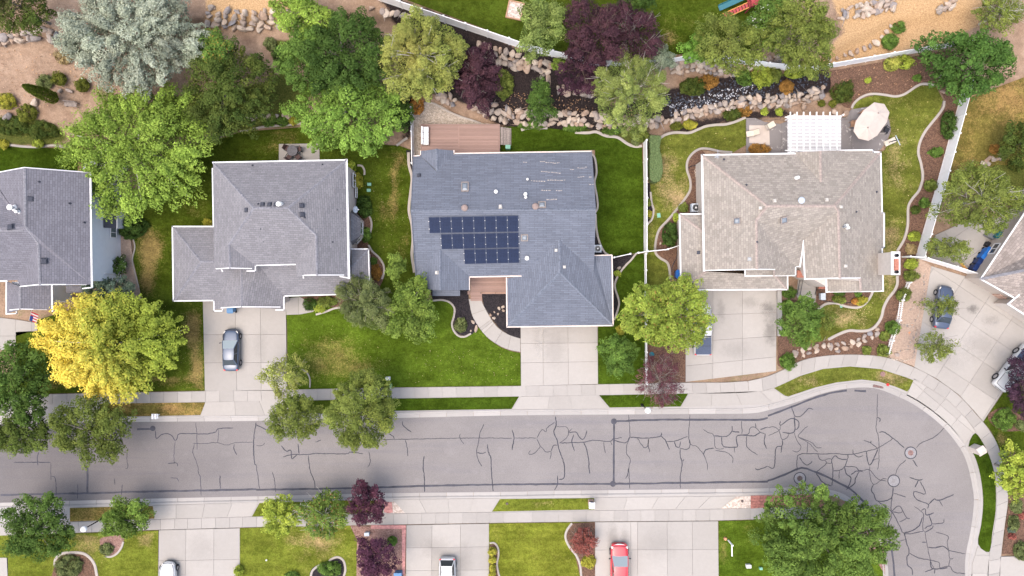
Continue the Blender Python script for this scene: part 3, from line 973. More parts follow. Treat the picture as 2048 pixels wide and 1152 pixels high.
slab_grid(d,[(318,1060),(480,1056),(480,1240),(316,1240)],[0,.335,.68,1],[0,.34,.66,1])
slab_grid(d,[(306,1011),(518,1004),(503,1032),(310,1038)],[0,.22,.49,.75,1],[0,1])
d = pave('driveway','concrete driveway under the white estate car')
slab_grid(d,[(813,1050),(978,1047),(978,1232),(811,1232)],[0,.31,.655,1],[0,.25,.5,.75,1])
slab_grid(d,[(785,999),(999,996),(981,1023),(810,1026)],[0,.25,.52,.76,1],[0,1])
d = pave('driveway','wide concrete driveway under the red pickup')
slab_grid(d,[(1190,1044),(1436,1042),(1438,1240),(1190,1240)],[0,.29,.345,.585,.79,1],[0,.285,.6,1])
slab_grid(d,[(1190,995),(1472,992),(1442,1016),(1189,1020)],[0,.23,.45,.64,.82,1],[0,1])
d = pave('driveway','corner of concrete driveway by the curved sidewalk at lower right')
slab_clip(d,[(2000,1113),(2050,1112),(2130,1116),(2130,1240),(1999,1240)],R(8),70,70,(2000,1110))
slab_clip(d,[(1955,1092),(1978,1108),(1973,1240),(1944,1240),(1944,1128)],0,60,36,(1944,1110))
d = pave('front_walk','pale concrete front path of the leftmost house')
slab_clip(d,[(-60,628),(40,640),(75,646),(75,662),(32,664),(32,690),(10,700),(-60,700)],0,32,44,(0,628))
slab_clip(d,[(107,572),(137,572),(137,605),(107,605)],0,31,24,(107,573))
d = pave('driveway','corner of concrete driveway at the lower left edge')
slab_clip(d,[(-100,1115),(14,1115),(16,1152),(18,1240),(-100,1240)],0,60,60,(16,1115))
d = pave('front_walk','concrete front path beside the grey house entrance')
slab_clip(d,[(570,596),(600,594),(622,605),(650,612),(625,624),(600,629),(573,630)],0,26,40,(571,592))
d = pave('front_walk','curved concrete path from the blue grey house to its driveway')
la = catmull([(937,598),(939,607),(944,630),(956,652),(975,675),(1000,692),(1020,700),(1041,704)],6)
lb = catmull([(962,598),(968,612),(980,634),(988,646),(996,655),(1008,664),(1022,671),(1041,677)],6)
a = resample(la,1.5); b = resample(lb,1.2)
at = lambda L,t: L[min(len(L) - 1,int(round(t * (len(L) - 1))))]
for t0,t1 in ((0,.19),(.19,.39),(.39,.43),(.43,.47),(.47,.66),(.66,.83),(.83,1)):
    ts = [t0 + (t1 - t0) * k / 4 for k in range(5)]
    q = [at(a,t) for t in ts] + [at(b,t) for t in ts[::-1]]
    slab_world([P(p.x,p.y,0) for p in q],'slab','concrete_drive',d,0.055)
d = pave('front_walk','concrete entrance path between black railings at the tan house')
slab_clip(d,[(1597,556),(1630,556),(1632,590),(1630,612),(1605,614),(1592,590)],0,40,22,(1592,556))
d = pave('patio','small concrete patio behind the grey house')
slab_clip(d,[(558,288),(639,287),(640,335),(558,335)],0,41,60,(558,287),z=0.07)
d = pave('patio','stained brown grey concrete patio behind the tan house')
slab_clip(d,[(1492,236),(1510,236),(1530,244),(1560,248),(1580,240),(1690,235),(1702,219),(1735,214),(1760,222),(1778,240),(1781,262),(1772,285),(1760,300),(1740,308),(1492,312)],0,70,62,(1492,240),mat='concrete_patio',z=0.06)
d = pave('patio','concrete patio beside the leftmost house under the bright maple')
slab_clip(d,[(158,300),(235,300),(260,330),(240,372),(185,372),(160,345)],0,40,40,(158,300),z=0.06)
d = pave('patio','concrete side yard holding the recycling bins')
slab_clip(d,[(1870,470),(1960,430),(2030,440),(1962,548),(1860,516)],R(-34),60,50,(1900,480),z=0.05)
# block paving strips
d = pave('paver_strip','pink paver strip beside the lower driveway')
slab_clip(d,[(768,1004),(784,1004),(786,1026),(768,1026)],0,9,7,(768,1004),'paver_pink',0.055,'paver',0.02,0.5,6)
d = pave('paver_border','pink paver border around the mulch bed with purple shrubs')
slab_clip(d,[(742,1050),(812,1050),(812,1058),(742,1058)],0,10,7.5,(742,1050),'paver_pink',0.06,'paver',0.02,0,6)
slab_clip(d,[(804,1058),(812,1058),(810,1150),(804,1150)],0,8,10,(804,1058),'paver_pink',0.06,'paver',0.02,0,6)
d = pave('paver_strip','red brick strip beside the storm drain')
slab_clip(d,[(1501,991),(1640,988),(1650,1014),(1560,1014),(1501,1017)],0,10,6.4,(1501,990),'paver_red',0.055,'paver',0.02,0.5,5)
d = pave('paver_strip','red brick border by the patio of the leftmost house')
slab_clip(d,[(156,298),(164,298),(166,345),(156,345)],0,8,9,(156,298),'paver_red',0.07,'paver',0.02,0,6)

base_n = [(-200,800),(410,786),(1024,776),(1377,768),(1496,765),(1530,757),(1563,744),(1603,725),(1646,716),(1703,713),(1769,718),(1826,738),(1872,761),(1916,793),(1949,828),(1977,863),(1996,903),(2006,955),(2012,995),(2006,1051),(2000,1101),(1995,1160)]
k_ = [p for p in offset_line(KNs,8) if -200 < p[0] and p[1] < 1150]
drape('pavement_base',base_n + k_[::-1],-.005,'concrete_kerb',80,label='worn concrete bedding under the upper sidewalk and aprons')
k_ = [p for p in offset_line(KSs,-8) if -200 < p[0] < 1640]
drape('pavement_base',k_ + [(1640,1034),(1434,1038),(1187,1040),(845,1045),(512,1051),(300,1057),(0,1068),(-200,1073)],-.005,'concrete_kerb',80,label='worn concrete bedding under the lower sidewalk and aprons')
drape('pavement_base',BIGD,-.006,'concrete_kerb',60,label='worn concrete bedding under the slanting slabs')
# ================================================================== lawns
drape('lawn',[(-120,292),(20,294),(140,297),(156,300),(156,372),(-120,372)],0.03,'lawn_lush',16,label='dark green lawn behind the leftmost house')
drape('lawn',[(262,430),(345,300),(425,284),(480,264),(610,254),(700,284),(800,292),(822,300),(822,330),(828,430),(826,480),(832,545),(850,600),(720,640),(574,640),(406,600),(410,781),
      (100,787),(32,789),(32,665),(75,663),(75,640),(140,620),(280,600),(276,560),(266,520),(268,480)],0.03,'lawn_dark',12,
      [(300,500,(22,38),1.0,0),(295,565,(18,28),.6,0),(385,660,(18,36),.9,0),(395,740,(14,34),.8,0),(330,760,(60,14),.4,0),(100,770,(40,12),.4,0),(390,420,20,.3,0),(800,320,16,.5,0),(786,350,14,.35,0),(770,420,(12,25),.5,0),(805,500,(10,30),.4,0),
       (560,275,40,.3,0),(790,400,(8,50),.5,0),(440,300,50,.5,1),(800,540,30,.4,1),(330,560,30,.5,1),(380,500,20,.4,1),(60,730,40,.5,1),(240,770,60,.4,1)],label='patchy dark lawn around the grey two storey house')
drape('lawn',[(574,630),(600,629),(625,624),(655,612),(700,625),(870,602),(895,602),(906,612),(909,630),(905,655),(915,670),(930,673),(945,668),(957,655),(976,677),(1000,694),(1020,702),(1041,706),(1042,771),(790,774.5),(576,779)],
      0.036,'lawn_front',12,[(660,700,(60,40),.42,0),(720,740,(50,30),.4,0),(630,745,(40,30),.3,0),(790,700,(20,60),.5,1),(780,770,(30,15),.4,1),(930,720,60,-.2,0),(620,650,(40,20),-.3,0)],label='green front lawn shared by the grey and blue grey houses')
drape('lawn',[(200,807),(411,804.5),(401,830),(200,834)],0.03,'lawn_brown',10,[(340,815,(20,12),.4,0),(300,818,12,-.5,0)],label='browned park strip beside the white mailboxes')
drape('lawn',[(576,802),(700,799),(700,823),(598,828)],0.03,'lawn_dark',14,label='shaded park strip under the two round street trees')
drape('lawn',[(700,799),(795,797),(1038,793),(1023,818),(700,823)],0.034,'lawn_lush',10,[(900,805,(80,10),.35,0)],label='green park strip before the blue grey house')
drape('lawn',[(1198,790),(1270,788),(1376,787),(1361,813),(1219,815)],0.03,'lawn_lush',14,label='green park strip under the purple street tree')
drape('lawn',[(1000,254),(1060,253),(1150,262),(1185,265),(1215,268),(1240,280),(1262,291),(1284,293),(1288,400),(1289,504),(1225,513),(1208,509),(1196,480),(1190,430),(1190,300),(1000,306)],0.03,'lawn_lush',14,
      [(1220,450,30,.25,0),(1240,350,30,.15,0)],label='lush lawn between the blue grey house and the white fence')
drape('lawn',[(1269,510),(1290,506),(1290,762),(1292,768),(1196,768),(1196,652),(1228,648),(1237,615),(1230,575),(1240,545),(1258,527)],0.03,'lawn_lush',14,label='narrow lawn beside the blue grey garage')
drape('lawn',[(1318,281),(1334,270),(1377,267),(1411,255),(1451,250),(1491,238),(1492,290),(1464,306),(1417,299),(1394,301),(1377,317),(1374,337),(1381,367),(1379,384),(1367,401),(1354,419),(1334,444),(1317,464),
      (1310,487),(1311,509),(1324,517),(1337,531),(1340,560),(1340,700),(1293,700),(1293,450),(1306,425),(1301,384),(1300,366),(1318,360)],0.03,'lawn_worn',12,
      [(1400,275,(70,20),-.55,0),(1455,280,(50,25),-.6,0),(1330,330,(20,40),.3,0),(1360,400,(20,30),.5,0),(1330,380,20,.3,0),(1312,540,25,-.3,0),(1484,290,(8,20),.6,0)],label='worn lawn on the left of the tan house')
drape('lawn',[(1703,219),(1716,200),(1749,190),(1789,195),(1819,184),(1843,170),(1872,174),(1886,200),(1877,227),(1851,260),(1836,287),(1834,307),(1841,333),(1842,360),(1834,384),(1814,414),(1812,451),(1804,484),(1794,502),
      (1794,554),(1792,574),(1775,597),(1765,617),(1757,641),(1735,660),(1699,660),(1676,668),(1645,682),(1600,690),(1600,640),(1635,620),(1649,611),(1673,608),(1692,614),(1714,616),(1731,608),(1742,593),(1746,580),(1700,560),(1700,330),(1770,300),(1782,262),(1778,238),(1760,220),(1735,213)],0.03,'lawn_worn',12,
      [(1790,330,(15,60),.3,0),(1780,470,25,.35,0),(1690,635,(40,15),.4,0),(1740,210,15,-.4,0),(1780,400,18,-.35,0),(1860,200,20,-.2,0),(1775,540,(15,40),.45,0)],label='worn olive lawn on the right of the tan house')
drape('lawn',[(1548,776),(1566,768),(1600,752),(1646,738),(1700,733),(1760,738),(1813,755),(1832,763),(1814,783),(1790,773),(1757,763),(1723,759),(1672,765),(1630,775),(1576,793),(1569,791)],0.03,'lawn_worn',9,[(1680,745,(60,15),-.2,0),(1780,755,(25,14),.5,0),(1620,765,(20,10),.3,0)],label='curved park strip by the storm drain')
drape('lawn',catmull([(1951,866),(1973,900),(1986,936),(1991,970),(1991,1021),(1984,1068),(1978,1104),(1956,1088),(1962,1050),(1966,1010),(1964,975),(1958,940),(1948,910),(1937,891)],3,True),0.03,'lawn_lush',9,label='narrow green strip between the curved sidewalk and kerb')
drape('lawn',[(1966,844),(2007,784),(2150,740),(2150,912),(2003,906),(1982,862)],0.03,'lawn_dark',12,[(2000,880,20,.4,0)],label='small lawn under the purple tree at the right edge')
drape('lawn',[(740,-140),(1640,-140),(1560,20),(1500,100),(1380,106),(1310,115),(1200,122),(1067,94),(813,0)],0.05,'lawn_dark',10,[(1340,75,14,.6,0),(960,30,60,-.1,0),(1380,40,(40,30),.15,0)],label='dark lawn uphill of the back fence')
drape('lawn',[(1938,196),(2060,150),(2300,100),(2300,330),(1990,330),(1950,348),(1888,385)],0.04,'lawn_brown',12,[(1990,290,40,-.35,0),(2020,200,40,.3,0)],label='dry slope of grass beyond the right fence')
drape('lawn',[(140,1016),(206,1014),(306,1012),(309,1037),(140,1043)],0.03,'lawn_brown',10,label='small browned park strip beside the globe street lamp')
drape('lawn',[(-100,1073),(140,1067),(317,1061),(315,1240),(18,1240),(16,1115),(-100,1115)],0.03,'lawn_yellow',12,[(290,1075,(16,25),.5,0),(180,1080,40,.4,0),(270,1120,(40,30),-.25,0),(40,1130,40,.4,1),(130,1090,30,.3,1)],label='front lawn around the curved rose bed at lower left')
drape('lawn',[(519,1006),(690,1001),(766,1001),(766,1026),(504,1033)],0.03,'lawn_yellow',12,label='park strip under the bright green street trees')
drape('lawn',[(480,1056),(700,1050),(714,1080),(712,1240),(480,1240)],0.03,'lawn_yellow',12,[(640,1080,40,.35,0),(560,1110,50,-.05,0),(500,1080,25,-.3,0),(600,1080,(60,14),.25,0)],label='olive front lawn with a scalloped black bed')
drape('lawn',[(1000,998),(1188,996),(1188,1019),(984,1023)],0.03,'lawn_yellow',10,[(1080,1005,(40,8),.3,0),(1040,1012,20,-.3,0),(1150,1010,25,-.3,0)],label='park strip beside the brick mailbox')
drape('lawn',[(978,1047),(1190,1044),(1190,1240),(978,1240)],0.03,'lawn_striped',12,[(1060,1095,(80,10),-.3,0),(1100,1060,(70,10),-.2,0),(1060,1130,(60,8),-.2,0),(1175,1060,20,-.5,0)],label='striped yellow green front lawn at the bottom')
drape('lawn',[(1437,1042),(1560,1039),(1640,1038),(1700,1040),(1745,1075),(1765,1120),(1768,1240),(1437,1240)],0.03,'lawn_front',12,[(1445,1100,(8,40),.6,0),(1480,1120,40,.5,1),(1500,1060,25,.3,0)],label='dark front lawn under the big tree at lower right')

# ---------------------------------------------------------------- planting beds
def bed(poly,mat,label,dz=0.045,smooth=0,step=14):
    return drape('planting_bed',poly,dz,mat,step,smooth=smooth,label=label)
bed([(1290,690),(1340,690),(1371,700),(1371,764),(1292,767)],'mulch_brown','dark mulch bed under the purple street tree')
bed([(812,300),(826,302),(830,420),(826,480),(833,550),(840,560),(836,420)],'mulch_black','black mulch strip along the left wall of the blue grey house')
bed([(1183,306),(1189,312),(1192,335),(1189,360),(1195,400),(1196,420),(1191,427),(1193,470),(1200,495),(1215,512),(1180,512),(1180,306)],'mulch_black','black mulch strip along the right wall of the blue grey house',0.04)
bed([(860,580),(937,575),(937,600),(944,632),(957,653),(945,668),(930,672),(916,668),(906,655),(910,628),(904,610),(893,602),(866,601)],'mulch_black','black mulch bed left of the curved path',0.042)
bed([(962,585),(1041,585),(1041,677),(1020,671),(998,656),(981,634),(968,612)],'mulch_black','black mulch bed between the curved path and the garage',0.042)
bed([(1222,512),(1256,510),(1272,508),(1258,526),(1241,544),(1230,570),(1237,612),(1228,646),(1222,650)],'mulch_black','black mulch bed beside the garage wall',0.042)
bed([(1293,366),(1300,366),(1301,384),(1307,421),(1296,447),(1293,447)],'mulch_black','small dark bed along the white fence',0.042)
bed([(1404,300),(1464,306),(1417,299),(1394,301),(1377,317),(1374,337),(1381,367),(1379,384),(1367,401),(1354,419),(1334,444),(1317,464),(1310,487),(1311,509),(1324,517),(1337,531),(1340,557),(1380,557),(1420,430),(1420,320)],'mulch_brown','brown bark bed on the left of the tan house',0.042)
bed([(1888,200),(1930,190),(1836,517),(1794,503),(1806,484),(1814,451),(1816,414),(1836,384),(1844,360),(1843,333),(1836,307),(1838,287),(1853,260),(1879,227)],'mulch_brown','brown bark bed along the right fence',0.042)
bed([(1703,217),(1716,198),(1749,188),(1789,193),(1819,182),(1843,168),(1875,172),(1890,200),(1935,185),(1900,100),(1800,118),(1660,142),(1660,185),(1690,215)],'mulch_brown','brown bark slope under the back fence of the tan house',0.04,step=8)
bed([(1633,620),(1649,609),(1673,606),(1692,613),(1714,615),(1731,606),(1741,592),(1745,578),(1632,578)],'mulch_brown','brown bark bed before the tan house entrance',0.042)
bed([(1794,502),(1838,516),(1815,570),(1796,620),(1776,690),(1772,712),(1703,708),(1650,711),(1603,719),(1565,738),(1555,730),(1556,600),(1600,600),(1604,690),(1656,681),(1676,669),(1699,661),(1736,661),(1759,641),(1766,617),(1776,597),(1793,574),(1794,554)],'mulch_brown','brown planting bed sweeping before the tan house',0.038)
bed([(1815,570),(1838,516),(1862,532),(1829,733),(1800,722),(1772,712),(1776,690),(1796,620)],'bark_tan','tan gravel bed with scalloped stone edging',0.042)
bed([(1996,901),(2150,906),(2150,1112),(2004,1108),(2011,1051),(2018,995),(2011,955)],'mulch_brown','flower bed on the right of the curved sidewalk',0.042)
bed(catmull([(1975,833),(1985,822),(2010,815),(2040,830),(2060,850),(2048,860),(2010,862),(1985,850)],4,True),'mulch_brown','round mulch bed with a green shrub at the right edge',0.05)
bed([(826,232),(838,212),(855,206),(880,210),(905,225),(930,238),(962,246),(1000,250),(1000,305),(826,310)],'gravel_tan','tan gravel yard around the raised deck',0.045,step=8)
bed([(700,1050),(804,1058),(804,1240),(712,1240),(714,1080)],'mulch_red','reddish mulch bed with two purple trees',0.042)
bed([(784,1003),(798,1003),(812,1026),(786,1026)],'gravel_pale','triangle of pale cobbles by the lower kerb',0.045)
bed([(1442,1017),(1472,993),(1501,992),(1501,1016)],'gravel_pale','triangle of pale pebbles with stepping stones',0.045)
bed(catmull([(625,1136),(640,1128),(655,1126),(665,1116),(678,1113),(688,1122),(690,1140),(686,1170),(630,1175),(620,1150)],4,True),'mulch_black','scalloped black mulch bed at the bottom',0.045)
bed(catmull([(110,1130),(118,1112),(135,1106),(165,1107),(182,1118),(192,1135),(195,1170),(110,1170)],4,True),'mulch_brown','curved rose bed at lower left',0.045)
bed(catmull([(200,1085),(206,1075),(245,1070),(247,1085),(238,1103),(222,1113),(208,1108)],4,True),'mulch_red','small oval bed under the street tree',0.045)
bed([(1640,1038),(1725,1020),(1756,1068),(1768,1100),(1770,1150),(1740,1100),(1700,1060)],'mulch_red','stony bed under the big tree by the inner bend',0.046)
bed([(979,1090),(992,1086),(996,1110),(993,1130),(1000,1160),(1005,1240),(979,1240)],'mulch_brown','narrow bed of clipped ball shrubs',0.045)
bed([(1190,1044),(1143,1046),(1130,1075),(1150,1110),(1160,1152),(1162,1240),(1190,1240)],'mulch_brown','bed of the red japanese maple beside the driveway',0.045)
bed([(240,470),(262,478),(266,520),(276,560),(284,600),(170,600),(180,560),(240,556)],'bark_tan','tan mulch strip along the wall of the leftmost house',0.044)
bed(catmull([(735,425),(742,445),(738,470),(737,490),(750,508),(766,530),(768,555),(745,590),(700,590),(700,425)],4,True),'mulch_brown','brown bed along the right side of the grey house',0.044)
bed([(600,594),(700,588),(700,622),(655,612),(625,624),(610,627)],'mulch_brown','front bed of the grey house',0.045)

# ---------------------------------------------------------------- concrete edging
def edging(pts,label,w=0.21,h=0.10):
    pts = catmull(pts,6)
    q = [G(x,y,0.0) for x,y in pts]
    mb = MB()
    mb.sweep(q,[(w / 2,-0.05),(-w / 2,-0.05),(-w / 2,h * .75),(-w / 4,h),(w / 4,h),(w / 2,h * .75)])
    o = mb.build('garden_edging',M['edging'])
    origin_to_base(o)
    return tag(o,label,'edging','concrete garden edgings')
edging([(817,305),(818,330),(824,355),(822,380),(818,420),(824,450),(826,480),(824,510),(829,545)],'wavy concrete edging along the left wall of the blue grey house',0.3)
edging([(1184,308),(1190,318),(1193,345),(1189,365),(1194,395),(1195,415),(1190,426)],'wavy concrete edging at the upper right wall of the blue grey house')
edging([(1191,428),(1193,460),(1199,485),(1208,503),(1216,510)],'concrete edging curving around the air conditioner of the blue grey house')
edging([(1272,507),(1262,520),(1252,530),(1240,545),(1230,565),(1231,580),(1238,605),(1232,630),(1227,640)],'wavy concrete edging beside the blue grey garage')
edging([(866,601),(885,600),(900,605),(909,617),(908,632),(904,648),(908,662),(918,672),(930,673),(942,667)],'looping concrete edging left of the curved front path')
edging([(1042,260),(1060,256),(1095,256)],'short straight edging under the boulder wall',0.3)
edging([(1150,265),(1175,266),(1192,264),(1212,272),(1235,275),(1255,288),(1270,293),(1284,292)],'wavy pale edging at the upper right of the lush lawn',0.3)
edging([(826,232),(835,214),(852,206),(870,208),(890,220),(920,233),(945,241),(962,247)],'curved edging around the tan gravel yard')
edging([(1317,279),(1330,270),(1350,265),(1377,266),(1396,259),(1411,253),(1430,250),(1451,249),(1472,243),(1491,235)],'long wavy edging above the worn lawn of the tan house',0.28)
edging([(1464,305),(1440,303),(1417,298),(1400,298),(1385,307),(1375,322),(1374,340),(1380,360),(1380,380),(1368,400),(1350,423),(1334,442),(1318,460),(1311,485),(1311,505),(1320,516),(1334,525),(1339,540),(1340,558)],'long S shaped edging on the left of the tan house',0.26)
edging([(1301,384),(1303,405),(1307,420),(1304,438),(1296,447)],'short curved edging against the white fence')
edging([(1703,217),(1707,208),(1717,198),(1733,190),(1749,188),(1770,190),(1789,193),(1805,190),(1819,182),(1832,173),(1846,168),(1868,170)],'edging along the top of the olive lawn',0.26)
edging([(1888,202),(1886,215),(1876,230),(1863,246),(1850,263),(1840,283),(1836,305),(1842,330),(1845,355),(1838,380),(1824,398),(1816,415),(1815,450),(1808,478),(1794,502)],'long edging between the olive lawn and the fence bed',0.28)
edging([(1794,552),(1794,568),(1788,582),(1776,597),(1767,615),(1762,635),(1750,653),(1735,661),(1715,662),(1699,661),(1680,667),(1656,679)],'long curved edging before the tan house',0.3)
edging([(1635,619),(1649,609),(1662,606),(1675,607),(1692,613),(1714,615),(1729,608),(1740,594),(1745,583)],'edging around the entrance bed of the tan house',0.26)
edging([(110,1132),(112,1118),(122,1108),(140,1105),(165,1106),(180,1115),(190,1130),(195,1155)],'arched edging of the rose bed at lower left',0.3)
edging([(247,1083),(243,1095),(234,1107),(222,1113),(212,1112)],'short edging under the lower left street tree',0.22)
edging([(621,1155),(626,1140),(640,1130),(654,1127),(663,1118),(676,1114),(687,1121),(691,1138),(688,1152)],'scalloped edging around the black bed at the bottom',0.24)
edging([(979,1086),(989,1086),(996,1096),(997,1110),(994,1128),(997,1146),(1002,1160)],'edging beside the clipped ball shrubs',0.2)
edging([(1144,1046),(1134,1060),(1131,1075),(1139,1094),(1152,1110),(1160,1130),(1163,1160)],'curved edging beside the red japanese maple',0.24)
edging([(266,475),(270,495),(265,520),(270,545),(278,575)],'thin edging beside the wall of the leftmost house',0.15)
edging([(735,426),(742,440),(743,455),(739,470)],'short curved edging by the bay window of the grey house')
edging([(737,490),(745,503),(758,515),(767,530),(768,545),(764,558)],'curved edging by the lower right roof of the grey house')
edging([(715,331),(724,332),(729,341),(729,350)],'short arc of edging at the back corner of the grey house')
edging([(632,629),(650,624),(668,617),(680,615)],'curved edging beside the front path of the grey house')
edging([(603,738),(614,745),(620,758),(620,775)],'short arc of edging under the small pale street tree',0.16)
edging([(480,262),(500,260),(520,255),(545,252),(575,250),(608,246)],'edging above the rear lawn of the grey house',0.24)
edging([(793,291),(800,286),(808,280),(815,276)],'short edging by the corner of the vinyl fence',0.26)
edging([(425,282),(440,274),(452,268)],'short edging under the dark green tree',0.2)
edging([(20,290),(45,293),(75,294),(110,291),(140,297)],'edging above the dark lawn of the leftmost house',0.24)
edging([(1536 + 585 / 3,768 + 810 / 3),(1745,1050),(1757,1072),(1764,1090)],'pale edging at the inner bend under the big tree',0.5)

# oil and tyre marks on the concrete
def stain(px,py,rx,ry,amount,z=0.0545):
    c = P(px,py,0)
    me = bpy.data.meshes.new('stain')
    n = 8
    vs = [(0,0,0)] ; 
    vs = [(x * rx * S,y * ry * S,0) for y in (-1,1) for x in (-1,1)]
    me.from_pydata(vs,[],[(0,1,3,2)])
    ul = me.uv_layers.new(name='UVMap')
    for i,k in enumerate((0,1,3,2)): ul.data[i].uv = ((-1,1)[k % 2],(-1,1)[k // 2])
    at = me.attributes.new('amount','FLOAT','POINT'); at.data.foreach_set('value',[amount] * 4)
    me.materials.append(M['stain'])
    o = bpy.data.objects.new('driveway_stain',me); link(o); o.location = (c.x,c.y,z); o['kind'] = 'structure'
for a in ((1945,618,18,16,.5),(1535,620,26,30,.4),(1540,665,22,45,.35),(1500,605,35,20,.2),(1442,620,14,40,.2),(1470,700,50,30,.14),(1110,700,40,60,.12),(1075,680,18,40,.12),
          (1225,1075,20,50,.22),(1250,1085,14,50,.2),(1320,1090,60,60,.10),(400,1100,50,50,.10),(870,1095,45,40,.12),(930,1110,30,50,.10),(440,700,25,60,.10),(520,690,25,70,.12),(1960,690,60,50,.16),(1900,720,50,40,.12),(1980,640,30,20,.2)):
    stain(a[0],a[1],a[2],a[3],a[4] * .7)

# ================================================================== houses
CAM = Vector((0,0,H))
class House:
    def __init__(self,label,base_px,shing,wallmat,trim='trim_white',ridge='ridge_grey'):
        self.e = thing('house',label,'house',P(base_px[0],base_px[1],0),group='detached houses along the street')
        self.f = []; self.shing = shing; self.wm = wallmat; self.trim = trim; self.ridge = ridge
        self.roof = None
    def facet(self,*vs):
        self.f.append([P(*v) for v in vs]); return self
    @staticmethod
    def normal(w):
        n = Vector((0,0,0))
        for i in range(len(w)):
            a,b = w[i],w[(i + 1) % len(w)]
            n += Vector(((a.y - b.y) * (a.z + b.z),(a.z - b.z) * (a.x + b.x),(a.x - b.x) * (a.y + b.y)))
        n.normalize()
        return n if n.z > 0 else -n
    def build_roof(self,th=0.14):
        mb = MB()
        for w in self.f:
            n = self.normal(w)
            # orient ccw from above
            ar = sum(w[i].x * w[(i + 1) % len(w)].y - w[(i + 1) % len(w)].x * w[i].y for i in range(len(w)))
            if ar < 0: w = w[::-1]
            e = Vector((0,0,1)).cross(n)
            if e.length < 1e-4: e = Vector((1,0,0))
            e.normalize(); s = n.cross(e)
            uv = [(p.dot(e),p.dot(s)) for p in w]
            k = len(w)
            tris = tessellate_polygon([[Vector((p.x,p.y,0)) for p in w]])
            vs = list(w) + [p - Vector((0,0,th)) for p in w]
            fs = []; us = []
            for t in tris:
                A = [w[i] for i in t]
                if (A[1].x - A[0].x) * (A[2].y - A[0].y) - (A[1].y - A[0].y) * (A[2].x - A[0].x) < 0: t = t[::-1]
                fs.append(tuple(t)); us.append([uv[i] for i in t])
                fs.append(tuple(k + i for i in t[::-1])); us.append([uv[i] for i in t[::-1]])
            for i in range(k):
                j = (i + 1) % k
                fs.append((i,k + i,k + j,j)); us.append([uv[i],uv[i],uv[j],uv[j]])
            mb.add(vs,fs,us)
        self.roof = mb.build('roof',M[self.shing],self.e)
        return self.roof
    def cap(self,a,b,w=0.28):
        a = P(*a); b = P(*b)
        n = max(2,int((b - a).length / 0.33))
        mb = MB()
        d = (b - a) / n
        x = d.normalized(); y = Vector((0,0,1)).cross(x).normalized(); z = x.cross(y)
        for i in range(n):
            p = a + d * i; q = p + d * 1.08
            lift = 0.03 + 0.012 * 1
            vs = [p + y * w / 2 + z * (lift - .07),p + z * lift,p - y * w / 2 + z * (lift - .07),q + y * w / 2 + z * (lift - .055),q + z * (lift + .018),q - y * w / 2 + z * (lift - .055)]
            mb.add(vs,[(0,3,4,1),(1,4,5,2),(3,5,4),(0,1,2)])
        return mb.build('ridge_cap',M[self.ridge],self.roof)
    def gutter(self,*pts,w=0.13,h=0.13,out=0.0,name='gutter',mat=None):
        ps = [P(*p) for p in pts]
        for a,b in zip(ps[:-1],ps[1:]):
            d = (b - a).normalized()
            a2 = a - d * w * .45; b2 = b + d * w * .45
            MB().beam(a2 + Vector((0,0,-h * .18)),b2 + Vector((0,0,-h * .18)),w,h).build(name,M[mat or self.trim],self.e)
    def walls(self,pts,z,ins=0.4,z0=-0.1,name='wall',mat=None,top=None):
        w = [P(x,y,z) for x,y in pts]
        w = inset([(p.x,p.y) for p in w],ins)
        MB().prism([(p.x,p.y) for p in w],z0,(top if top is not None else z - 0.16)).build(name,M[mat or self.wm],self.e)
        return w
    def gable(self,a,b,c,ins=0.35,dirv=(0,1)):
        """triangular gable wall under eave points a, c and peak b, set back by ins along dirv (world)"""
        a,b,c = P(*a),P(*b),P(*c)
        dv = Vector((dirv[0],dirv[1],0)) * ins
        t = Vector((dirv[0],dirv[1],0)) * 0.12
        vs = [p + dv - Vector((0,0,0.15)) for p in (a,b,c)]
        vs += [p + t for p in vs]
        MB().add(vs,[(0,1,2),(5,4,3),(0,3,4,1),(1,4,5,2),(2,5,3,0)]).build('gable_wall',M[self.wm],self.e)
    def hit(self,px,py):
        d = (P(px,py,0) - CAM).normalized()
        best = None
        for w in self.f:
            n = self.normal(w)
            c = sum(w,Vector((0,0,0))) / len(w)
            t = (c - CAM).dot(n) / d.dot(n)
            p = CAM + d * t
            if inpoly(np.array([p.x]),np.array([p.y]),[(q.x,q.y) for q in w])[0]:
                if best is None or p.z > best[0].z: best = (p,n)
        if best is None: best = (P(px,py,4.0),Vector((0,0,1)))
        return best
    def on(self,px,py,lift=0.0):
        p,n = self.hit(px,py); return p + n * lift,n
    # roof furniture: sub-parts of the roof
    def turtle(self,px,py,w=0.42,mat='vent_dark',h=0.16):
        p,n = self.on(px,py)
        q = n.to_track_quat('Z','Y').to_matrix()
        mb = MB()
        mb.box(p + n * 0.012,(w * 1.25,w * 1.25,0.02),M=q)
        vs = []
        for s,z in ((w / 2,0.02),(w / 2,h * .7),(w * .36,h)):
            for x,y in ((-1,-1),(1,-1),(1,1),(-1,1)): vs.append(p + q @ Vector((x * s,y * s,z)))
        mb.add(vs,[(0,1,5,4),(1,2,6,5),(2,3,7,6),(3,0,4,7),(4,5,9,8),(5,6,10,9),(6,7,11,10),(7,4,8,11),(8,9,10,11)])
        mb.build('roof_vent',M[mat],self.roof)
    def pipe(self,px,py,r=0.07,h=0.4,mat='pipe_white',cap=True):
        p,n = self.on(px,py)
        mb = MB()
        mb.lathe(p + Vector((0,0,-.1)),[(r * 2.2,0.05),(r * 1.6,0.16),(r,0.2),(r,h)],12)
        if cap: mb.lathe(p + Vector((0,0,h - .12)),[(r * 1.7,0),(r * 1.8,0.07),(r * 1.0,0.13),(0.0,0.14)],12)
        mb.build('vent_pipe',M[mat],self.roof)
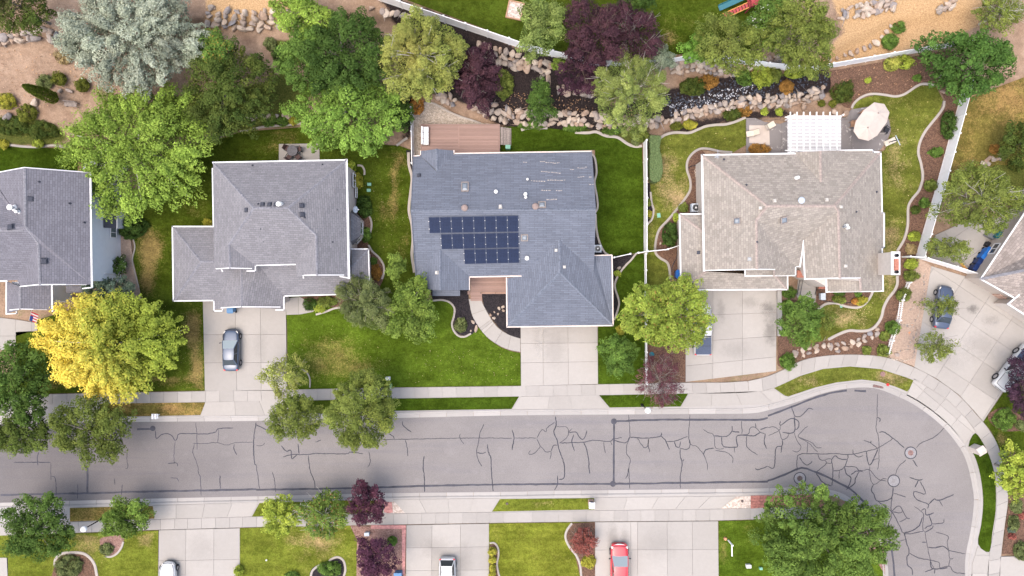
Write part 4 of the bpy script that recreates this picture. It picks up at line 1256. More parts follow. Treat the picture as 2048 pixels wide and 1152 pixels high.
    def dome(self,px,py,r=0.36,mat='vent_brown'):
        p,n = self.on(px,py)
        MB().lathe(p,[(r * .7,-0.05),(r * .7,0.1),(r,0.12),(r * .95,0.2),(r * .6,0.27),(0.0,0.3)],20).build('turbine_vent',M[mat],self.roof,smooth=True)
    def skylight(self,px,py,w=0.7,l=1.0):
        p,n = self.on(px,py)
        q = n.to_track_quat('Z','Y').to_matrix()
        mb = MB()
        for sx,sy,bw,bl in ((-1,0,.09,l + .18),(1,0,.09,l + .18),(0,-1,w,.09),(0,1,w,.09)):
            mb.box(p + q @ Vector((sx * (w / 2 + .045),sy * (l / 2 + .045),0.06)),(bw,bl,0.16),M=q)
        mb.build('skylight_frame',M['wood_grey'],self.roof)
        vs = [p + q @ Vector((x * w / 2,y * l / 2,.09)) for x,y in ((-1,-1),(1,-1),(1,1),(-1,1))]
        vs += [p + q @ Vector((x * w / 4,y * l / 4,.2)) for x,y in ((-1,-1),(1,-1),(1,1),(-1,1))]
        MB().add(vs,[(0,1,5,4),(1,2,6,5),(2,3,7,6),(3,0,4,7),(4,5,6,7)]).build('skylight_pane',M['sky_glass'],self.roof)
    def window(self,p,along,outn,w,h,glassm='window_glass',name='window'):
        """p world centre on wall; along, outn unit vectors"""
        along = Vector(along); outn = Vector(outn); up = Vector((0,0,1)); p = Vector(p)
        Mx = Matrix((along,outn,up)).transposed()
        f = MB()
        f.box(p + along * (w / 2 + .05) + outn * .04,(.1,.08,h + .2),M=Mx); f.box(p - along * (w / 2 + .05) + outn * .04,(.1,.08,h + .2),M=Mx)
        f.box(p + up * (h / 2 + .05) + outn * .04,(w,.08,.1),M=Mx); f.box(p - up * (h / 2 + .05) + outn * .045,(w,.09,.1),M=Mx)
        f.box(p + outn * .035,(.06,.07,h),M=Mx)
        fo = f.build(name,M['trim_white'],self.e)
        for s in (-1,1):
            MB().box(p + along * s * (w / 4 + .015) + outn * .02,(w / 2 - .03,.03,h),M=Mx).build('pane',M[glassm],fo)
    def door(self,a,b,z0,z1,outn,name='garage_door',mat='trim_white',rows=4):
        a = Vector(a); b = Vector(b); outn = Vector(outn)
        x = (b - a).normalized(); L = (b - a).length
        Mx = Matrix((x,outn,Vector((0,0,1)))).transposed()
        mb = MB(); hh = (z1 - z0) / rows
        for r in range(rows):
            mb.box((a + b) / 2 + outn * .03 + Vector((0,0,z0 + hh * (r + .5))),(L,.06,hh - .03),M=Mx)
        mb.build(name,M[mat],self.e)

# ---------------------------------------------------------------- house at the left edge
h1 = House('violet grey roofed house with white side wall at the left edge',(60,470),'shingle_violet','siding_white')
e,r1 = 6.0,8.7
h1.facet((49,336,r1),(180,346,e),(183,569,e),(79,569,8.0),(76,485,8.0),(50,453,r1))
h1.facet((49,336,r1),(50,453,r1),(0,381,6.9),(-50,310,e),(-50,347,e),(-50,356,e)) if False else h1.facet((49,336,r1),(50,453,r1),(-42,322,e + .2),(-42,352,e))
h1.facet((50,453,r1),(47,460,8.6),(-160,462,8.6),(-160,360,e),(-42,340,e),(-42,322,e + .2))
h1.facet((-160,462,8.6),(47,460,8.6),(50,453,r1),(76,485,8.0),(34,560,e),(0,562,e),(-160,563,e))
h1.facet((76,485,8.0),(79,569,8.0),(41,573,e + .4),(34,560,e))
h1.facet((13,563,4.0),(40,573,4.9),(40,619,4.9),(13,627,3.9))
h1.facet((40,573,4.9),(104,571,3.9),(104,619,3.9),(40,619,4.9))
h1.facet((132,572,3.6),(165,572,3.6),(166,585,3.0),(132,585,3.0))
h1.build_roof()
for a,b in (((49,337,r1),(50,453,r1)),((50,453,r1),(76,485,8.0)),((76,485,8.0),(79,569,8.0)),((47,460,8.6),(-100,461,8.6)),((40,573,4.9),(40,619,4.9))):
    h1.cap(a,b)
h1.gutter((181,346,e),(184,574,e),w=0.16)
h1.gutter((49,335,r1),(180,345,e),w=.08); h1.gutter((49,335,r1),(-42,352,e),w=.08)
h1.gutter((41,573,e + .4),(79,569,8.0),(172,569,e + .15),w=.1)
h1.gutter((-40,563,e),(14,562,e)); h1.gutter((13,563,4.0),(13,628,3.9)); h1.gutter((104,571,3.9),(105,622,3.9),w=.16)
h1.gutter((20,620,4.1),(40,618,4.9),(93,619,4.0),w=.09); h1.gutter((13,628,3.9),(33,627,3.9),(33,620,3.9),w=.1); h1.gutter((166,577,e),(183,575,e),w=.1)
w1 = h1.walls([(-160,360),(-42,350),(49,349),(180,346),(183,569),(34,562),(-160,563)],e,0.35)
h1.walls([(13,555),(104,555),(104,612),(13,616)],3.9,0.45)
for px,py,kd in ((53,370,'t'),(61,398,'T'),(140,407,'t'),(169,445,'t'),(21,454,'T'),(88,522,'T'),(20,362,'x')):
    if kd == 'T': h1.turtle(px,py,.5)
    elif kd == 't': h1.pipe(px + 26 if px == 53 else px,py - 6 if px == 53 else py,.06,.35,'vent_dark',False)
h1.pipe(29,416,.16,.75); h1.pipe(38,424,.09,.5); h1.pipe(37,419,.06,.5,'grey_metal')
xw = w1[0].x
xe = max(p.x for p in w1)
def wp(house_x,py_seen,z): # point on the plane x = house_x seen at py
    return Vector((house_x,(576 - py_seen) * S * (H - z) / H,z))
h1.window(wp(xe,465,1.6),(0,1,0),(1,0,0),1.0,1.0,'window_pale')
# bay with dark roof on the side wall
b0 = wp(xe,435,2.6)
MB().box(b0 + Vector((.35,0,-1.4)),(.75,2.1,2.6)).build('bay_wall',M['siding_white'],h1.e)
MB().add([b0 + Vector(v) for v in ((0,-1.15,.75),(0,1.15,.75),(.95,1.2,0),(.95,-1.2,0),(0,-1.15,.65),(0,1.15,.65),(.95,1.2,-.1),(.95,-1.2,-.1))],
         [(0,3,2,1),(4,5,6,7),(0,4,7,3),(1,2,6,5),(2,3,7,6),(0,1,5,4)],[[(0,0)] * 4,[(0,0)] * 4,[(0,0)] * 4,[(0,0)] * 4,[(0,0)] * 4,[(0,0)] * 4]).build('bay_roof',M['vent_dark'],h1.e)
MB().beam(b0 + Vector((1.0,-1.2,-.04)),b0 + Vector((1.0,1.2,-.04)),.09,.1).build('gutter',M['trim_white'],h1.e)
h1.window(wp(xe,395,1.7),(0,1,0),(1,0,0),1.4,1.2)
MB().beam(wp(xe + .08,547,3.2),wp(xe + .08,551,.3),.09,.09).build('downpipe',M['trim_white'],h1.e)

# ---------------------------------------------------------------- grey two storey house
h2 = House('violet grey hip roofed two storey house with the dark sedan',(560,460),'shingle_grey','siding_cream')
e = 5.7; R1 = (507,416,8.3); R2 = (576,416,8.3); A = (458,489,6.7); B = (632,470,7.45)
NW = (426,325,e); NE = (693,320,e); SW = (428,539,e); SE = (697,552,e)
h2.facet(NW,NE,R2,R1)
h2.facet(NW,R1,A,(460,537,6.7),SW)
h2.facet(R1,R2,B,(591,521,e + .15),(591,529,e),(511,531,e),A)
h2.facet(A,(511,531,e),(511,541,e - .05),(460,537,6.7))
h2.facet(B,(634,550,7.45),(593,554,e),(591,521,e + .15))
h2.facet(NE,SE,(634,550,7.45),B,R2)
l = 3.0; lr = 4.6
h2.facet((345,453,l),(427,453,l),(430,523,lr),(402,523,lr))
h2.facet((345,453,l),(402,523,lr),(347,602,l))
h2.facet((347,602,l),(402,523,lr),(484,523,lr),(469,540,4.35),(428,601,l))
h2.facet((428,601,l),(469,540,4.35),(484,523,lr),(483,614,lr),(429,619,l - .02))
h2.facet((484,523,lr),(519,533,4.3),(567,592,l),(567,618,l - .02),(483,614,lr))
h2.facet((519,533,4.3),(514,523,lr),(700,523,lr),(703,556,4.0),(740,588,l),(567,592,l))
h2.facet((703,556,4.0),(703,533,4.0),(737,498,l),(740,588,l))
h2.facet((703,498,l + .02),(737,498,l),(703,533,4.0))
h2.build_roof()
for a,b in ((R1,R2),(NW,R1),(NE,R2),(R1,A),(R2,B),(A,(460,537,6.7)),(B,(634,550,7.45)),((345,453,l),(402,523,lr)),((347,602,l),(402,523,lr)),((402,523,lr),(427,523,lr)),
             ((483,540,lr),(483,614,lr)),((737,498,l),(703,533,4.0))):
    h2.cap(a,b,.25)
h2.gutter((426,325,e),(693,320,e)); h2.gutter((693,320,e),(698,556,e),w=.2); h2.gutter((425,337,e),(427,453,e),w=.1)
h2.gutter((433,537.5,e + .25),(460,536,6.7),(503,537,e + .2),w=.09); h2.gutter((445,543,e),(443,537,e),w=.1); h2.gutter((494,542,e),(511,542,e),(511,531,e),(591,529,e),w=.1)
h2.gutter((597,551,e + .1),(634,550,7.45),(687,550,e + .3),w=.1); h2.gutter((607,556,e),(606,551,e),w=.1); h2.gutter((680,553,e),(697,556,e),w=.1)
h2.gutter((345,453,l),(427,453,l)); h2.gutter((345,453,l),(347,602,l)); h2.gutter((347,602,l),(428,601,l),(428,622,l),(446,622,l),(445,616,l),w=.12)
h2.gutter((435,616,l + .1),(483,613.5,lr),(560,614,l + .2),w=.1); h2.gutter((552,620,l),(568,620,l),(568,592,l),(678,589,l),(740,588,l),w=.12)
h2.gutter((703,498,l),(737,498,l),(739,572,l),w=.12)
w2 = h2.walls([(426,325),(693,320),(697,552),(591,552),(591,529),(511,530),(511,538),(428,538)],e,0.32)
h2.walls([(345,453),(500,453),(500,523),(700,523),(703,498),(737,498),(740,586),(567,590),(567,612),(429,612),(428,600),(347,601)],l,0.4)
h2.gable(SW,(460,537,6.7),(511,541,e)); h2.gable((593,554,e),(634,550,7.45),SE); h2.gable((429,619,l),(483,614,lr),(567,618,l))
for px,py in ((525,409),(539,409),(552,409),(603,411),(604,429),(493,420)): h2.turtle(px,py,.38)
h2.pipe(560,409,.14,.55); h2.pipe(564,408,.07,.5)
for px,py in ((505,331),(645,329),(516,408),(675,420),(522,458),(528,484),(609,435),(665,484)): h2.pipe(px,py,.05,.3,'vent_dark',False)
xe = max(p.x for p in w2)
h2.window(wp(xe,361,1.9),(0,1,0),(1,0,0),1.35,1.0)
b0 = wp(xe,455,2.5)
MB().add([b0 + Vector(v) for v in ((0,-1.55,.7),(0,1.55,.7),(.8,.95,-.05),(.8,-.95,-.05),(0,-1.9,-.05),(0,1.9,-.05),(0,-1.9,-.2),(0,1.9,-.2),(.8,.95,-.2),(.8,-.95,-.2))],
         [(0,3,2,1),(0,4,3),(1,2,5),(4,6,9,3),(3,9,8,2),(2,8,7,5),(6,7,8,9)],[[(0,0),(.8,0),(.8,1.9),(0,1.9)],[(0,0)] * 3,[(0,0)] * 3] + [[(0,0)] * 4] * 4).build('bay_roof',M['shingle_grey'],h2.e)
MB().prism([(b0.x - .1,b0.y - 1.75),(b0.x + .7,b0.y - .9),(b0.x + .7,b0.y + .9),(b0.x - .1,b0.y + 1.75)],0,b0.z - .15).build('bay_wall',M['siding_cream'],h2.e)
h2.window(b0 + Vector((.71,0,-.95)),(0,1,0),(1,0,0),1.2,1.1,'window_pale')
dv = Vector((.8,-.85,0)).normalized(); 
h2.window(b0 + Vector((.34,-1.32,-1.0)),Vector((.69,.73,0)),Vector((.73,-.69,0)),.7,1.0,'window_pale')
h2.window(wp(xe,385,.9),(0,1,0),(1,0,0),1.0,.6)
h2.door(P(438,612,l) * 1.0 + Vector((0,.5,0)) * 0 + Vector((0,.42,0)),P(556,612,l) + Vector((0,.42,0)),0.1,2.3,(0,-1,0)) if False else None
yb = P(0,612,l).y + .4
h2.door((P(440,612,l).x,yb,0),(P(556,612,l).x,yb,0),0.06,2.3,(0,-1,0))
# satellite dish on the side wall
def dish(p,parent,facing,r=0.36):
    q = Vector(facing).to_track_quat('Z','Y').to_matrix()
    mb = MB(); mb.lathe(p,[(0.0,0.0),(r * .5,.02),(r * .85,.07),(r,.11),(r * .97,.12),(r * .5,.035),(0.0,.015)],20,M=q)
    d_ = mb.build('satellite_dish',M['sky_dish'],parent,smooth=True)
    f = Vector(facing).normalized()
    mb = MB(); mb.tube(p - Vector((0,0,.3)),p,.025); mb.tube(p + Vector((0,0,-r * .7)),p + f * .5,.02); mb.box(p + f * .52,(.1,.1,.14)); mb.build('dish_arm',M['pipe_white'],d_)
simple('sky_dish',(0.42,0.46,0.50),0.5)
dish(wp(xe + .45,419,3.4),h2.e,(.9,-.1,.55))

# ---------------------------------------------------------------- blue grey house with solar panels
h3 = House('low blue grey roofed house with solar panels and raised deck',(1000,470),'shingle_blue','stucco_cream','trim_cream','ridge_blue')
e = 3.2; r = 5.8; g = 4.75
h3.facet((827,312,e),(841,311,e),(872,342,3.95),(908,308,e),(1183,303,e),(1191,419,r),(822,421,r))
h3.facet((841,311,e),(841,302,e - .02),(873,298,3.95),(874,342,3.95))
h3.facet((873,298,3.95),(908,301,e - .02),(908,308,e),(874,342,3.95))
h3.facet((822,421,r),(1191,419,r),(1188,544,3.4),(1119,479,g),(1041,553,e),(939,553,e),(880,498,4.35),(832,548,e + .1))
h3.facet((880,498,4.35),(880,580,4.35),(834,580,e),(832,548,e + .1))
h3.facet((880,498,4.35),(939,553,e),(939,580,e),(880,580,4.35))
h3.facet((865,578,3.1),(920,578,3.1),(920,592,2.75),(865,592,2.75))
h3.facet((1119,479,g),(1120,545,g),(1014,653,3.0),(1013,556,3.05),(1041,553,e))
h3.facet((1120,545,g),(1226,650,3.0),(1014,653,3.0))
h3.facet((1119,479,g),(1188,544,3.4),(1188,511,3.05),(1223,510,3.0),(1226,650,3.0),(1120,545,g))
h3.build_roof()
for a,b in (((822,421,r),(1191,419,r)),((874,342,3.95),(873,298,3.95)),((880,498,4.35),(880,580,4.35)),((1119,479,g),(1120,545,g)),((1120,545,g),(1014,653,3.0)),((1120,545,g),(1226,650,3.0))):
    h3.cap(a,b,.26)
h3.gutter((908,307,e),(1183,302.5,e),w=.12); h3.gutter((827,312,e),(841,311,e),(841,302,e),w=.1)
h3.gutter((908,308,e),(908,301,e),w=.1); h3.gutter((940,554,e),(1042,552,e),w=.14); h3.gutter((939,553,e),(939,580,e),w=.08)
h3.gutter((1013,556,3.05),(1014,654,3.0),(1226,651,3.0),(1224,511,3.0),w=.13)
h3.gutter((1188,511,3.05),(1223,510,3.0),w=.1)
for a,b in (((827,312,e),(822,421,r)),((822,421,r),(832,560,e)),((1183,303,e),(1191,419,r)),((1191,419,r),(1188,511,4.0))):
    h3.gutter(a,b,w=.06,h=.18,mat='ridge_blue',name='rake_trim')
h3.walls([(827,312),(1183,303),(1188,544),(1120,553),(939,553),(939,580),(834,580)],e,.4)
h3.walls([(1013,556),(1100,480),(1188,511),(1223,510),(1226,650),(1014,653)],3.0,.4)
h3.walls([(868,570),(918,570),(918,590),(868,590)],2.75,.1)
h3.walls([(841,302),(908,301),(908,312),(841,312)],e,.3)
yb = P(0,652,3.0).y + .4
h3.door((P(1050,652,3).x,yb,0),(P(1190,652,3).x,yb,0),0.06,2.3,(0,-1,0),mat='stucco_cream')
h3.turtle(838,351,.34); h3.skylight(930,374,.6,.95); h3.pipe(992,384,.11,.5); h3.pipe(1055,359,.07,.35,'pipe_white'); h3.pipe(1051,389,.1,.6); h3.pipe(1051.5,395,.08,.45)
h3.dome(929.5,416); h3.turtle(1001,414,.3,'vent_cream',.3); h3.dome(1071,413); h3.skylight(1084,410,.6,.55); h3.skylight(1049,475,.55,.55); h3.pipe(1054,516,.12,.3)
h3.turtle(1113,500.5,.3,'vent_cream',.22); h3.turtle(1128,534,.3,'vent_cream',.22); h3.turtle(874,545,.3,'vent_cream',.22)
# pale scuffs where shingle courses have slipped (each its own small lifted tab)
random.seed(11)
simple('scuff',(0.33,0.29,0.26),0.9,var=0.3,sc=12)
for (x0,x1,y) in ((1091,1117,325),(1046,1053,324),(1112,1118,311),(1135,1147,319),(1152,1156,314),(1162,1167,316),(1172,1183,317),(1140,1147,339),(1155,1168,336),(1082,1119,343),(1155,1170,355),
                    (1178,1184,354),(1062,1090,362),(1095,1128,360),(1083,1100,381),(1112,1122,381),(1178,1184,369),(1093,1110,400),(1080,1090,324),(1170,1175,334)):
    x = x0
    while x < x1:
        w = random.uniform(2,5)
        y += random.uniform(-.7,.7)
        p,n = h3.on(x + w / 2,y,.012)
        q = n.to_track_quat('Z','Y').to_matrix()
        MB().box(p,(w * S * .95,random.uniform(.05,.11),.02),M=q).build('shingle_scuff',M['scuff'],h3.roof)
        x += w + random.uniform(.3,2)
# solar array
sa = thing('solar_array','three stepped rows of navy solar panels on the blue grey roof','solar panels',h3.on(945,470)[0])
simple('clamp',(0.80,0.78,0.74),0.5)
rows = [((857.5,433.5),(1037,430),(1037,463),(859,466),8),((881,467.5),(1037.6,464),(1038,494.5),(884,498),7),((927,498),(1038,495.5),(1039,525),(930,527.5),5)]
off = worldloc(sa)
pme = {}
for c0,c1,c2,c3,n in rows:
    for i in range(n):
        q = [bil([c0,c1,c2,c3],u,v) for u,v in ((i / n,0),((i + 1) / n,0),((i + 1) / n,1),(i / n,1))]
        cs = [h3.on(p.x,p.y,.13)[0] for p in q]
        nn = h3.on(q[0].x + 3,q[0].y + 3)[1]
        cen = sum(cs,Vector()) / 4
        ux = (cs[1] - cs[0]); uy = (cs[0] - cs[3])
        wx = ux.length; wy = uy.length
        x = ux.normalized(); y = nn.cross(x).normalized()
        mat3 = Matrix((x,y,nn)).transposed()
        key = (round(wx,2),round(wy,2))
        hw,hh = wx / 2 - .012,wy / 2 - .012
        if key not in pme:
            fb = MB()
            for sx,sy,bw,bl in ((-1,0,.035,2 * hh),(1,0,.035,2 * hh),(0,-1,2 * hw - .07,.035),(0,1,2 * hw - .07,.035)):
                fb.box((sx * (hw - .0175),sy * (hh - .0175),0),(bw,bl,.045))
            gb = MB(); gb.box((0,0,-.004),(2 * hw - .06,2 * hh - .06,.03))
            fo = fb.build('panel',M['solar_frame'],sa,local=True); go = gb.build('cells',M['solar_cell'],fo,local=True)
            pme[key] = (fo.data,go.data)
        else:
            fo = bpy.data.objects.new('panel',pme[key][0]); link(fo,sa)
            go = bpy.data.objects.new('cells',pme[key][1]); link(go,fo)
        fo.location = cen - off
        fo.rotation_euler = mat3.to_euler()
        for (px_,py_) in ((0,.27),(0,.73)):
            for s in ((-1,) if i else (-1,)) + ((1,) if i == n - 1 else ()):
                MB().box(cen + x * s * wx / 2 + y * (py_ - .5) * wy + nn * .03,(.055,.055,.03),M=mat3).build('clamp',M['clamp'],sa)

# ---------------------------------------------------------------- tan house
h4 = House('tan roofed house with chimney and white pergola',(1570,450),'shingle_tan','stucco_cream','trim_white','ridge_pink')
e = 3.9; rr = 6.6
C1 = (1535,412,rr); C2 = (1669,412,rr); Dg = (1513,440,6.2); Eg = (1677,422,6.4)
h4.facet((1404,310,e),(1576,307,e),(1642,306,e),(1642,364,5.2),(1642,306,5.2)) if False else None
h4.facet((1404,310,e),(1590,307,e),(1642,364,5.3),(1692,304,e),(1761,304.5,e),C2,C1)
h4.facet((1590,307,e),(1590,304,e),(1641,302,5.3),(1642,364,5.3))
h4.facet((1641,302,5.3),(1692,301,e),(1692,304,e),(1642,364,5.3))
h4.facet((1692,304,e),(1692,301,e),(1746,300,e - .05),(1746,304.5,e - .02))
h4.facet((1404,310,e),C1,Dg,(1514,538,6.2),(1408,541,e))
h4.facet(Dg,(1583,526,4.3),(1591,534,e),(1591,551,e - .1),(1549,551,e + .35),(1549,538,5.1),(1514,538,6.2))
h4.facet((1490,540,4.3),(1549,539,4.25),(1549,552,3.9),(1490,552,3.9))
h4.facet(C1,C2,Eg,(1606,481,4.5),(1600,533,e),(1591,534,e),(1583,526,4.3),Dg)
h4.facet(Eg,(1680,556,6.3),(1610,558,e + .2),(1606,481,e + .5))
h4.facet((1761,304.5,e),(1764,426,e),(1768,426,e - .1),(1768,495,e - .1),(1764,495,e),(1766,582,e),(1722,582,5.1),(1720,555,5.1),(1680,556,6.3),Eg,C2)
h4.facet((1652,557,3.7),(1720,555,5.0),(1722,583,5.0),(1653,584,3.7))
q = 2.95; qi = 3.6
h4.facet((1359,428,q),(1404,428,q),(1406,463,qi))
h4.facet((1359,428,q),(1406,463,qi),(1412,543,qi),(1362,580,q))
h4.facet((1362,580,q),(1412,543,qi),(1550,551,qi),(1575,579,q))
h4.facet((1550,551,qi),(1575,551,q),(1575,579,q))
h4.build_roof()
for a,b in ((C1,C2),((1404,310,e),C1),((1761,304.5,e),C2),(C1,Dg),(C2,Eg),(Dg,(1514,538,6.2)),(Eg,(1680,556,6.3)),((1641,302,5.3),(1642,364,5.3)),((1720,555,5.1),(1722,582,5.1)),
             ((1359,428,q),(1406,463,qi)),((1362,580,q),(1412,543,qi)),((1550,551,qi),(1575,579,q)),((1549,538,5.1),(1549,551,e + .35))):
    h4.cap(a,b,.3)
h4.gutter((1404,310,e),(1590,307,e),w=.15); h4.gutter((1679,301,e),(1746,300,e),(1746,304.5,e),(1761,304.5,e),(1764,426,e),(1768,426,e),(1768,495,e),(1764,495,e),(1766,582,e),(1722,583,4.6),w=.14)
h4.gutter((1404,310,e),(1408,541,e),w=.2); h4.gutter((1408,541,e),(1514,538.5,6.2),(1549,539,5.1),w=.1); h4.gutter((1490,540,4.3),(1490,552,3.9),(1591,551,e),(1591,533,e),(1600,533,e),w=.11)
h4.gutter((1600,533,e),(1606,482,e + .5),w=.15); h4.gutter((1606,481,e + .5),(1610,558,e + .2),w=.17); h4.gutter((1610,558,e + .2),(1680,556,6.3),(1720,556,5.1),w=.1)
h4.gutter((1652,557,3.7),(1653,584,3.7),w=.16); h4.gutter((1653,584,3.7),(1722,583,4.6),w=.1)
h4.gutter((1404,428,q),(1359,428,q),(1362,580,q),(1575,579,q),(1575,551,q),w=.14)
w4 = h4.walls([(1404,310),(1761,304),(1764,578),(1653,580),(1610,556),(1600,533),(1591,550),(1408,541)],e,.35)
h4.walls([(1359,428),(1410,428),(1410,540),(1575,551),(1575,578),(1362,578)],q,.4)
h4.gable((1408,541,e),(1514,538,6.2),(1591,551,e)); h4.gable((1610,558,e),(1680,556,6.3),(1766,582,e))
yb = P(0,578,q).y + .4
h4.door((P(1390,578,q).x,yb,0),(P(1545,578,q).x,yb,0),0.06,2.3,(0,-1,0))
for px,py in ((1448,319),(1493,370),(1753,384),(1712,424),(1514,484)): h4.pipe(px,py,.06,.3,'vent_dark',False)
for px,py in ((1549,402),(1653,400),(1521,416),(1681,414),(1690,532)): h4.turtle(px,py,.28,'vent_cream',.22)
h4.turtle(1499,518,.3,'grey_metal',.12); h4.pipe(1593,356,.1,.5); h4.pipe(1689,452,.1,.6); h4.pipe(1693,456,.09,.5); h4.pipe(1686,454,.07,.6,'grey_metal')
h4.dome(1602,401,.36,'sky_dish'); h4.skylight(1474,442,.55,.55); h4.skylight(1568,440,.55,.55); h4.turtle(1397,505,.3)
# antenna at the eave
p,n = h4.on(1430,315)
mb = MB(); mb.tube(p,p + Vector((0,0,1.1)),.03)
for k in range(4): mb.tube(p + Vector((-.25,.1 * k - .1,.7 + .1 * k)),p + Vector((.25,.1 * k - .1,.7 + .1 * k)),.012)
mb.beam(p + Vector((0,-.3,1.0)),p + Vector((0,.6,1.0)),.03,.03)
mb.build('antenna',M['sky_dish'],h4.roof)
# chimney
zt = 6.9
k_ = (H - zt) / H * S
x0,x1 = (1785 - 1024) * k_,(1801 - 1024) * k_
y0,y1 = (576 - 549) * k_,(576 - 504) * k_
ch = MB().prism([(x0,y0),(x1,y0),(x1,y1),(x0,y1)],0,zt - .25).build('chimney',M['stucco_cream'],h4.e)
mb = MB()
mb.box(((x0 + x1) / 2,(y0 + y1) / 2,zt - .18),(x1 - x0 + .1,y1 - y0 + .1,.1))
mb.build('chimney_cap',M['trim_white'],ch)
MB().box(((x0 + x1) / 2,(y0 + y1) / 2 - .15,zt - .05),(x1 - x0 - .35,y1 - y0 - 1.1,.14)).build('flue_cover',M['brick_red'],ch)
for yy in (y0 + .25,y1 - .35): MB().lathe(((x0 + x1) / 2,yy,zt - .13),[(.17,0),(.17,.3),(.13,.3),(.13,.05),(0,.05)],12).build('flue',M['dark_metal'],ch)
# porch recess brickwork
MB().box(P(1602,548,2.6),(.9,.8,.2)).build('porch_ledge',M['brick_red'],h4.e)
MB().box(P(1644,566,1.6),(.7,1.3,.2)).build('porch_ledge',M['brick_red'],h4.e)

# ---------------------------------------------------------------- house at the right edge
h5 = House('taupe shingled house angled at the right edge',(2060,520),'shingle_taupe','siding_tan','trim_white','ridge_grey')
e = 3.3
h5.facet((1961.5,558,e),(2048,541,5.3),(2200,440,5.3),(2140,288,e))
h5.facet((1961.5,558,e),(2027,595,e),(2110,640,e),(2200,690,e),(2200,440,5.3),(2048,541,5.3))
h5.facet((2016,608,e - .1),(2045,584,3.75),(2130,620,3.9),(2100,665,e - .1))
h5.build_roof()
h5.cap((1961.5,558,e),(2048,541,5.3),.3)
h5.gutter((2140,288,e),(1961.5,558,e),(2027,595,e),w=.14); h5.gutter((2045,584,3.75),(2016,608,e - .1),(2100,662,e - .1),w=.14)
w5 = h5.walls([(1961.5,558),(2140,288),(2300,400),(2200,690),(2110,640),(2027,595)],e,.35)
h5.walls([(2016,608),(2045,588),(2130,625),(2100,662)],e - .1,.35,mat='stucco_cream')
# brick piers at the garage corners
for px,py,zz in ((1992,590,1.2),(1948,560,1.0)):
    c = P(px,py,0)
    mb = MB()
    for k in range(8 if zz > 1.1 else 6): mb.box((c.x,c.y,.08 + k * .16),(.9 - (k % 2) * .02,.45 - (k % 2) * .02,.15),R(-32))
    mb.build('brick_pier',M['brick_tan'],h5.e)
a5 = Vector((P(1961.5,558,e).x,P(1961.5,558,e).y)); b5 = Vector((P(2140,288,e).x,P(2140,288,e).y))
d5 = (b5 - a5).normalized(); n5 = Vector((-d5.y,d5.x))
wpt = a5 + d5 * 4.2 - n5 * .35
h5.window((wpt.x,wpt.y,1.7),(d5.x,d5.y,0),(n5.x,n5.y,0),1.2,.8)

# ================================================================== fences
def vinyl_fence(line,h,label,name='vinyl_fence',pitch=2.3,cap=True,base=None,mat='vinyl'):
    """line px at the ground; solid panels between posts"""
    pts = [G(x,y,0) for x,y in line]
    t = thing(name,label,'fence',pts[0],group='white vinyl fences')
    first = True
    pp = None
    for a,b in zip(pts[:-1],pts[1:]):
        L = (b - a).length
        n = max(1,round(L / pitch))
        for i in range(n + 1):
            p = a + (b - a) * (i / n)
            g_ = gzw(p.x,p.y)
            p = Vector((p.x,p.y,g_ - .08))
            if i > 0 or first:
                rz = math.atan2(b.y - a.y,b.x - a.x)
                MB().box((p.x,p.y,p.z + (h + .15) / 2),(.13,.13,h + .15),rz).build('post',M[mat],t)
                cb = MB()
                z = p.z + h + .152
                vs = [Vector((p.x,p.y,z)) + Matrix.Rotation(rz,3,'Z') @ Vector(v) for v in ((-.09,-.09,0),(.09,-.09,0),(.09,.09,0),(-.09,.09,0),(-.09,-.09,.03),(.09,-.09,.03),(.09,.09,.03),(-.09,.09,.03),(0,0,.1))]
                cb.add(vs,[(3,2,1,0),(0,1,5,4),(1,2,6,5),(2,3,7,6),(3,0,4,7),(4,5,8),(5,6,8),(6,7,8),(7,4,8)])
                cb.build('post_cap',M[mat],t)
                first = False
            if i > 0:
                d = (p - pp); d2 = Vector((d.x,d.y,0)).normalized() * .07
                u = pp + d2; v = p - d2
                def quadbox(z0,z1,w,nm,n_=1):
                    nrm = Vector((-d2.y,d2.x,0)).normalized() * w / 2
                    vs = [u + nrm + Vector((0,0,z0)),v + nrm + Vector((0,0,z0)),v - nrm + Vector((0,0,z0)),u - nrm + Vector((0,0,z0)),
                          u + nrm + Vector((0,0,z1)),v + nrm + Vector((0,0,z1)),v - nrm + Vector((0,0,z1)),u - nrm + Vector((0,0,z1))]
                    return MB().add(vs,[(0,1,2,3)[::-1],(4,5,6,7),(0,1,5,4),(1,2,6,5),(2,3,7,6),(3,0,4,7)]).build(nm,M[mat],t)
                quadbox(.16,h - .05,.035,'panel'); quadbox(h - .07,h + .07,.06,'rail'); quadbox(.06,.2,.06,'rail')
            pp = p
    return t
vinyl_fence([(690,-28),(762,2),(1061,103),(1190,132),(1310,131),(1374,120),(1490,128),(1612,144),(1890,95),(1942,84)],1.8,'long white back fence climbing behind the yards')
vinyl_fence([(1930,165),(1919,200),(1869,384),(1831,514)],1.8,'white fence slanting down the right side of the tan house')
vinyl_fence([(1804,514),(1832,516)],1.6,'short white fence between the chimney and the slanting fence',pitch=1.7)
vinyl_fence([(1838,517),(1895,534),(1944,550)],1.7,'white fence screening the recycling bins')
vinyl_fence([(1287,287),(1288,400),(1288,503)],1.8,'tall white fence between the lush and worn lawns')
vinyl_fence([(1289,508),(1290,640),(1291,766)],.95,'low white fence running down to the purple street tree',pitch=2.0)
vinyl_fence([(1224,516),(1256,509)],1.5,'short white fence from the blue grey garage',pitch=1.8)
vinyl_fence([(1272,507),(1290,504),(1330,500),(1357,491)],1.5,'short white fence meeting the tan garage',pitch=2.2)
vinyl_fence([(826,222),(827,270),(828,332)],1.8,'white fence left of the raised deck',pitch=2.6)
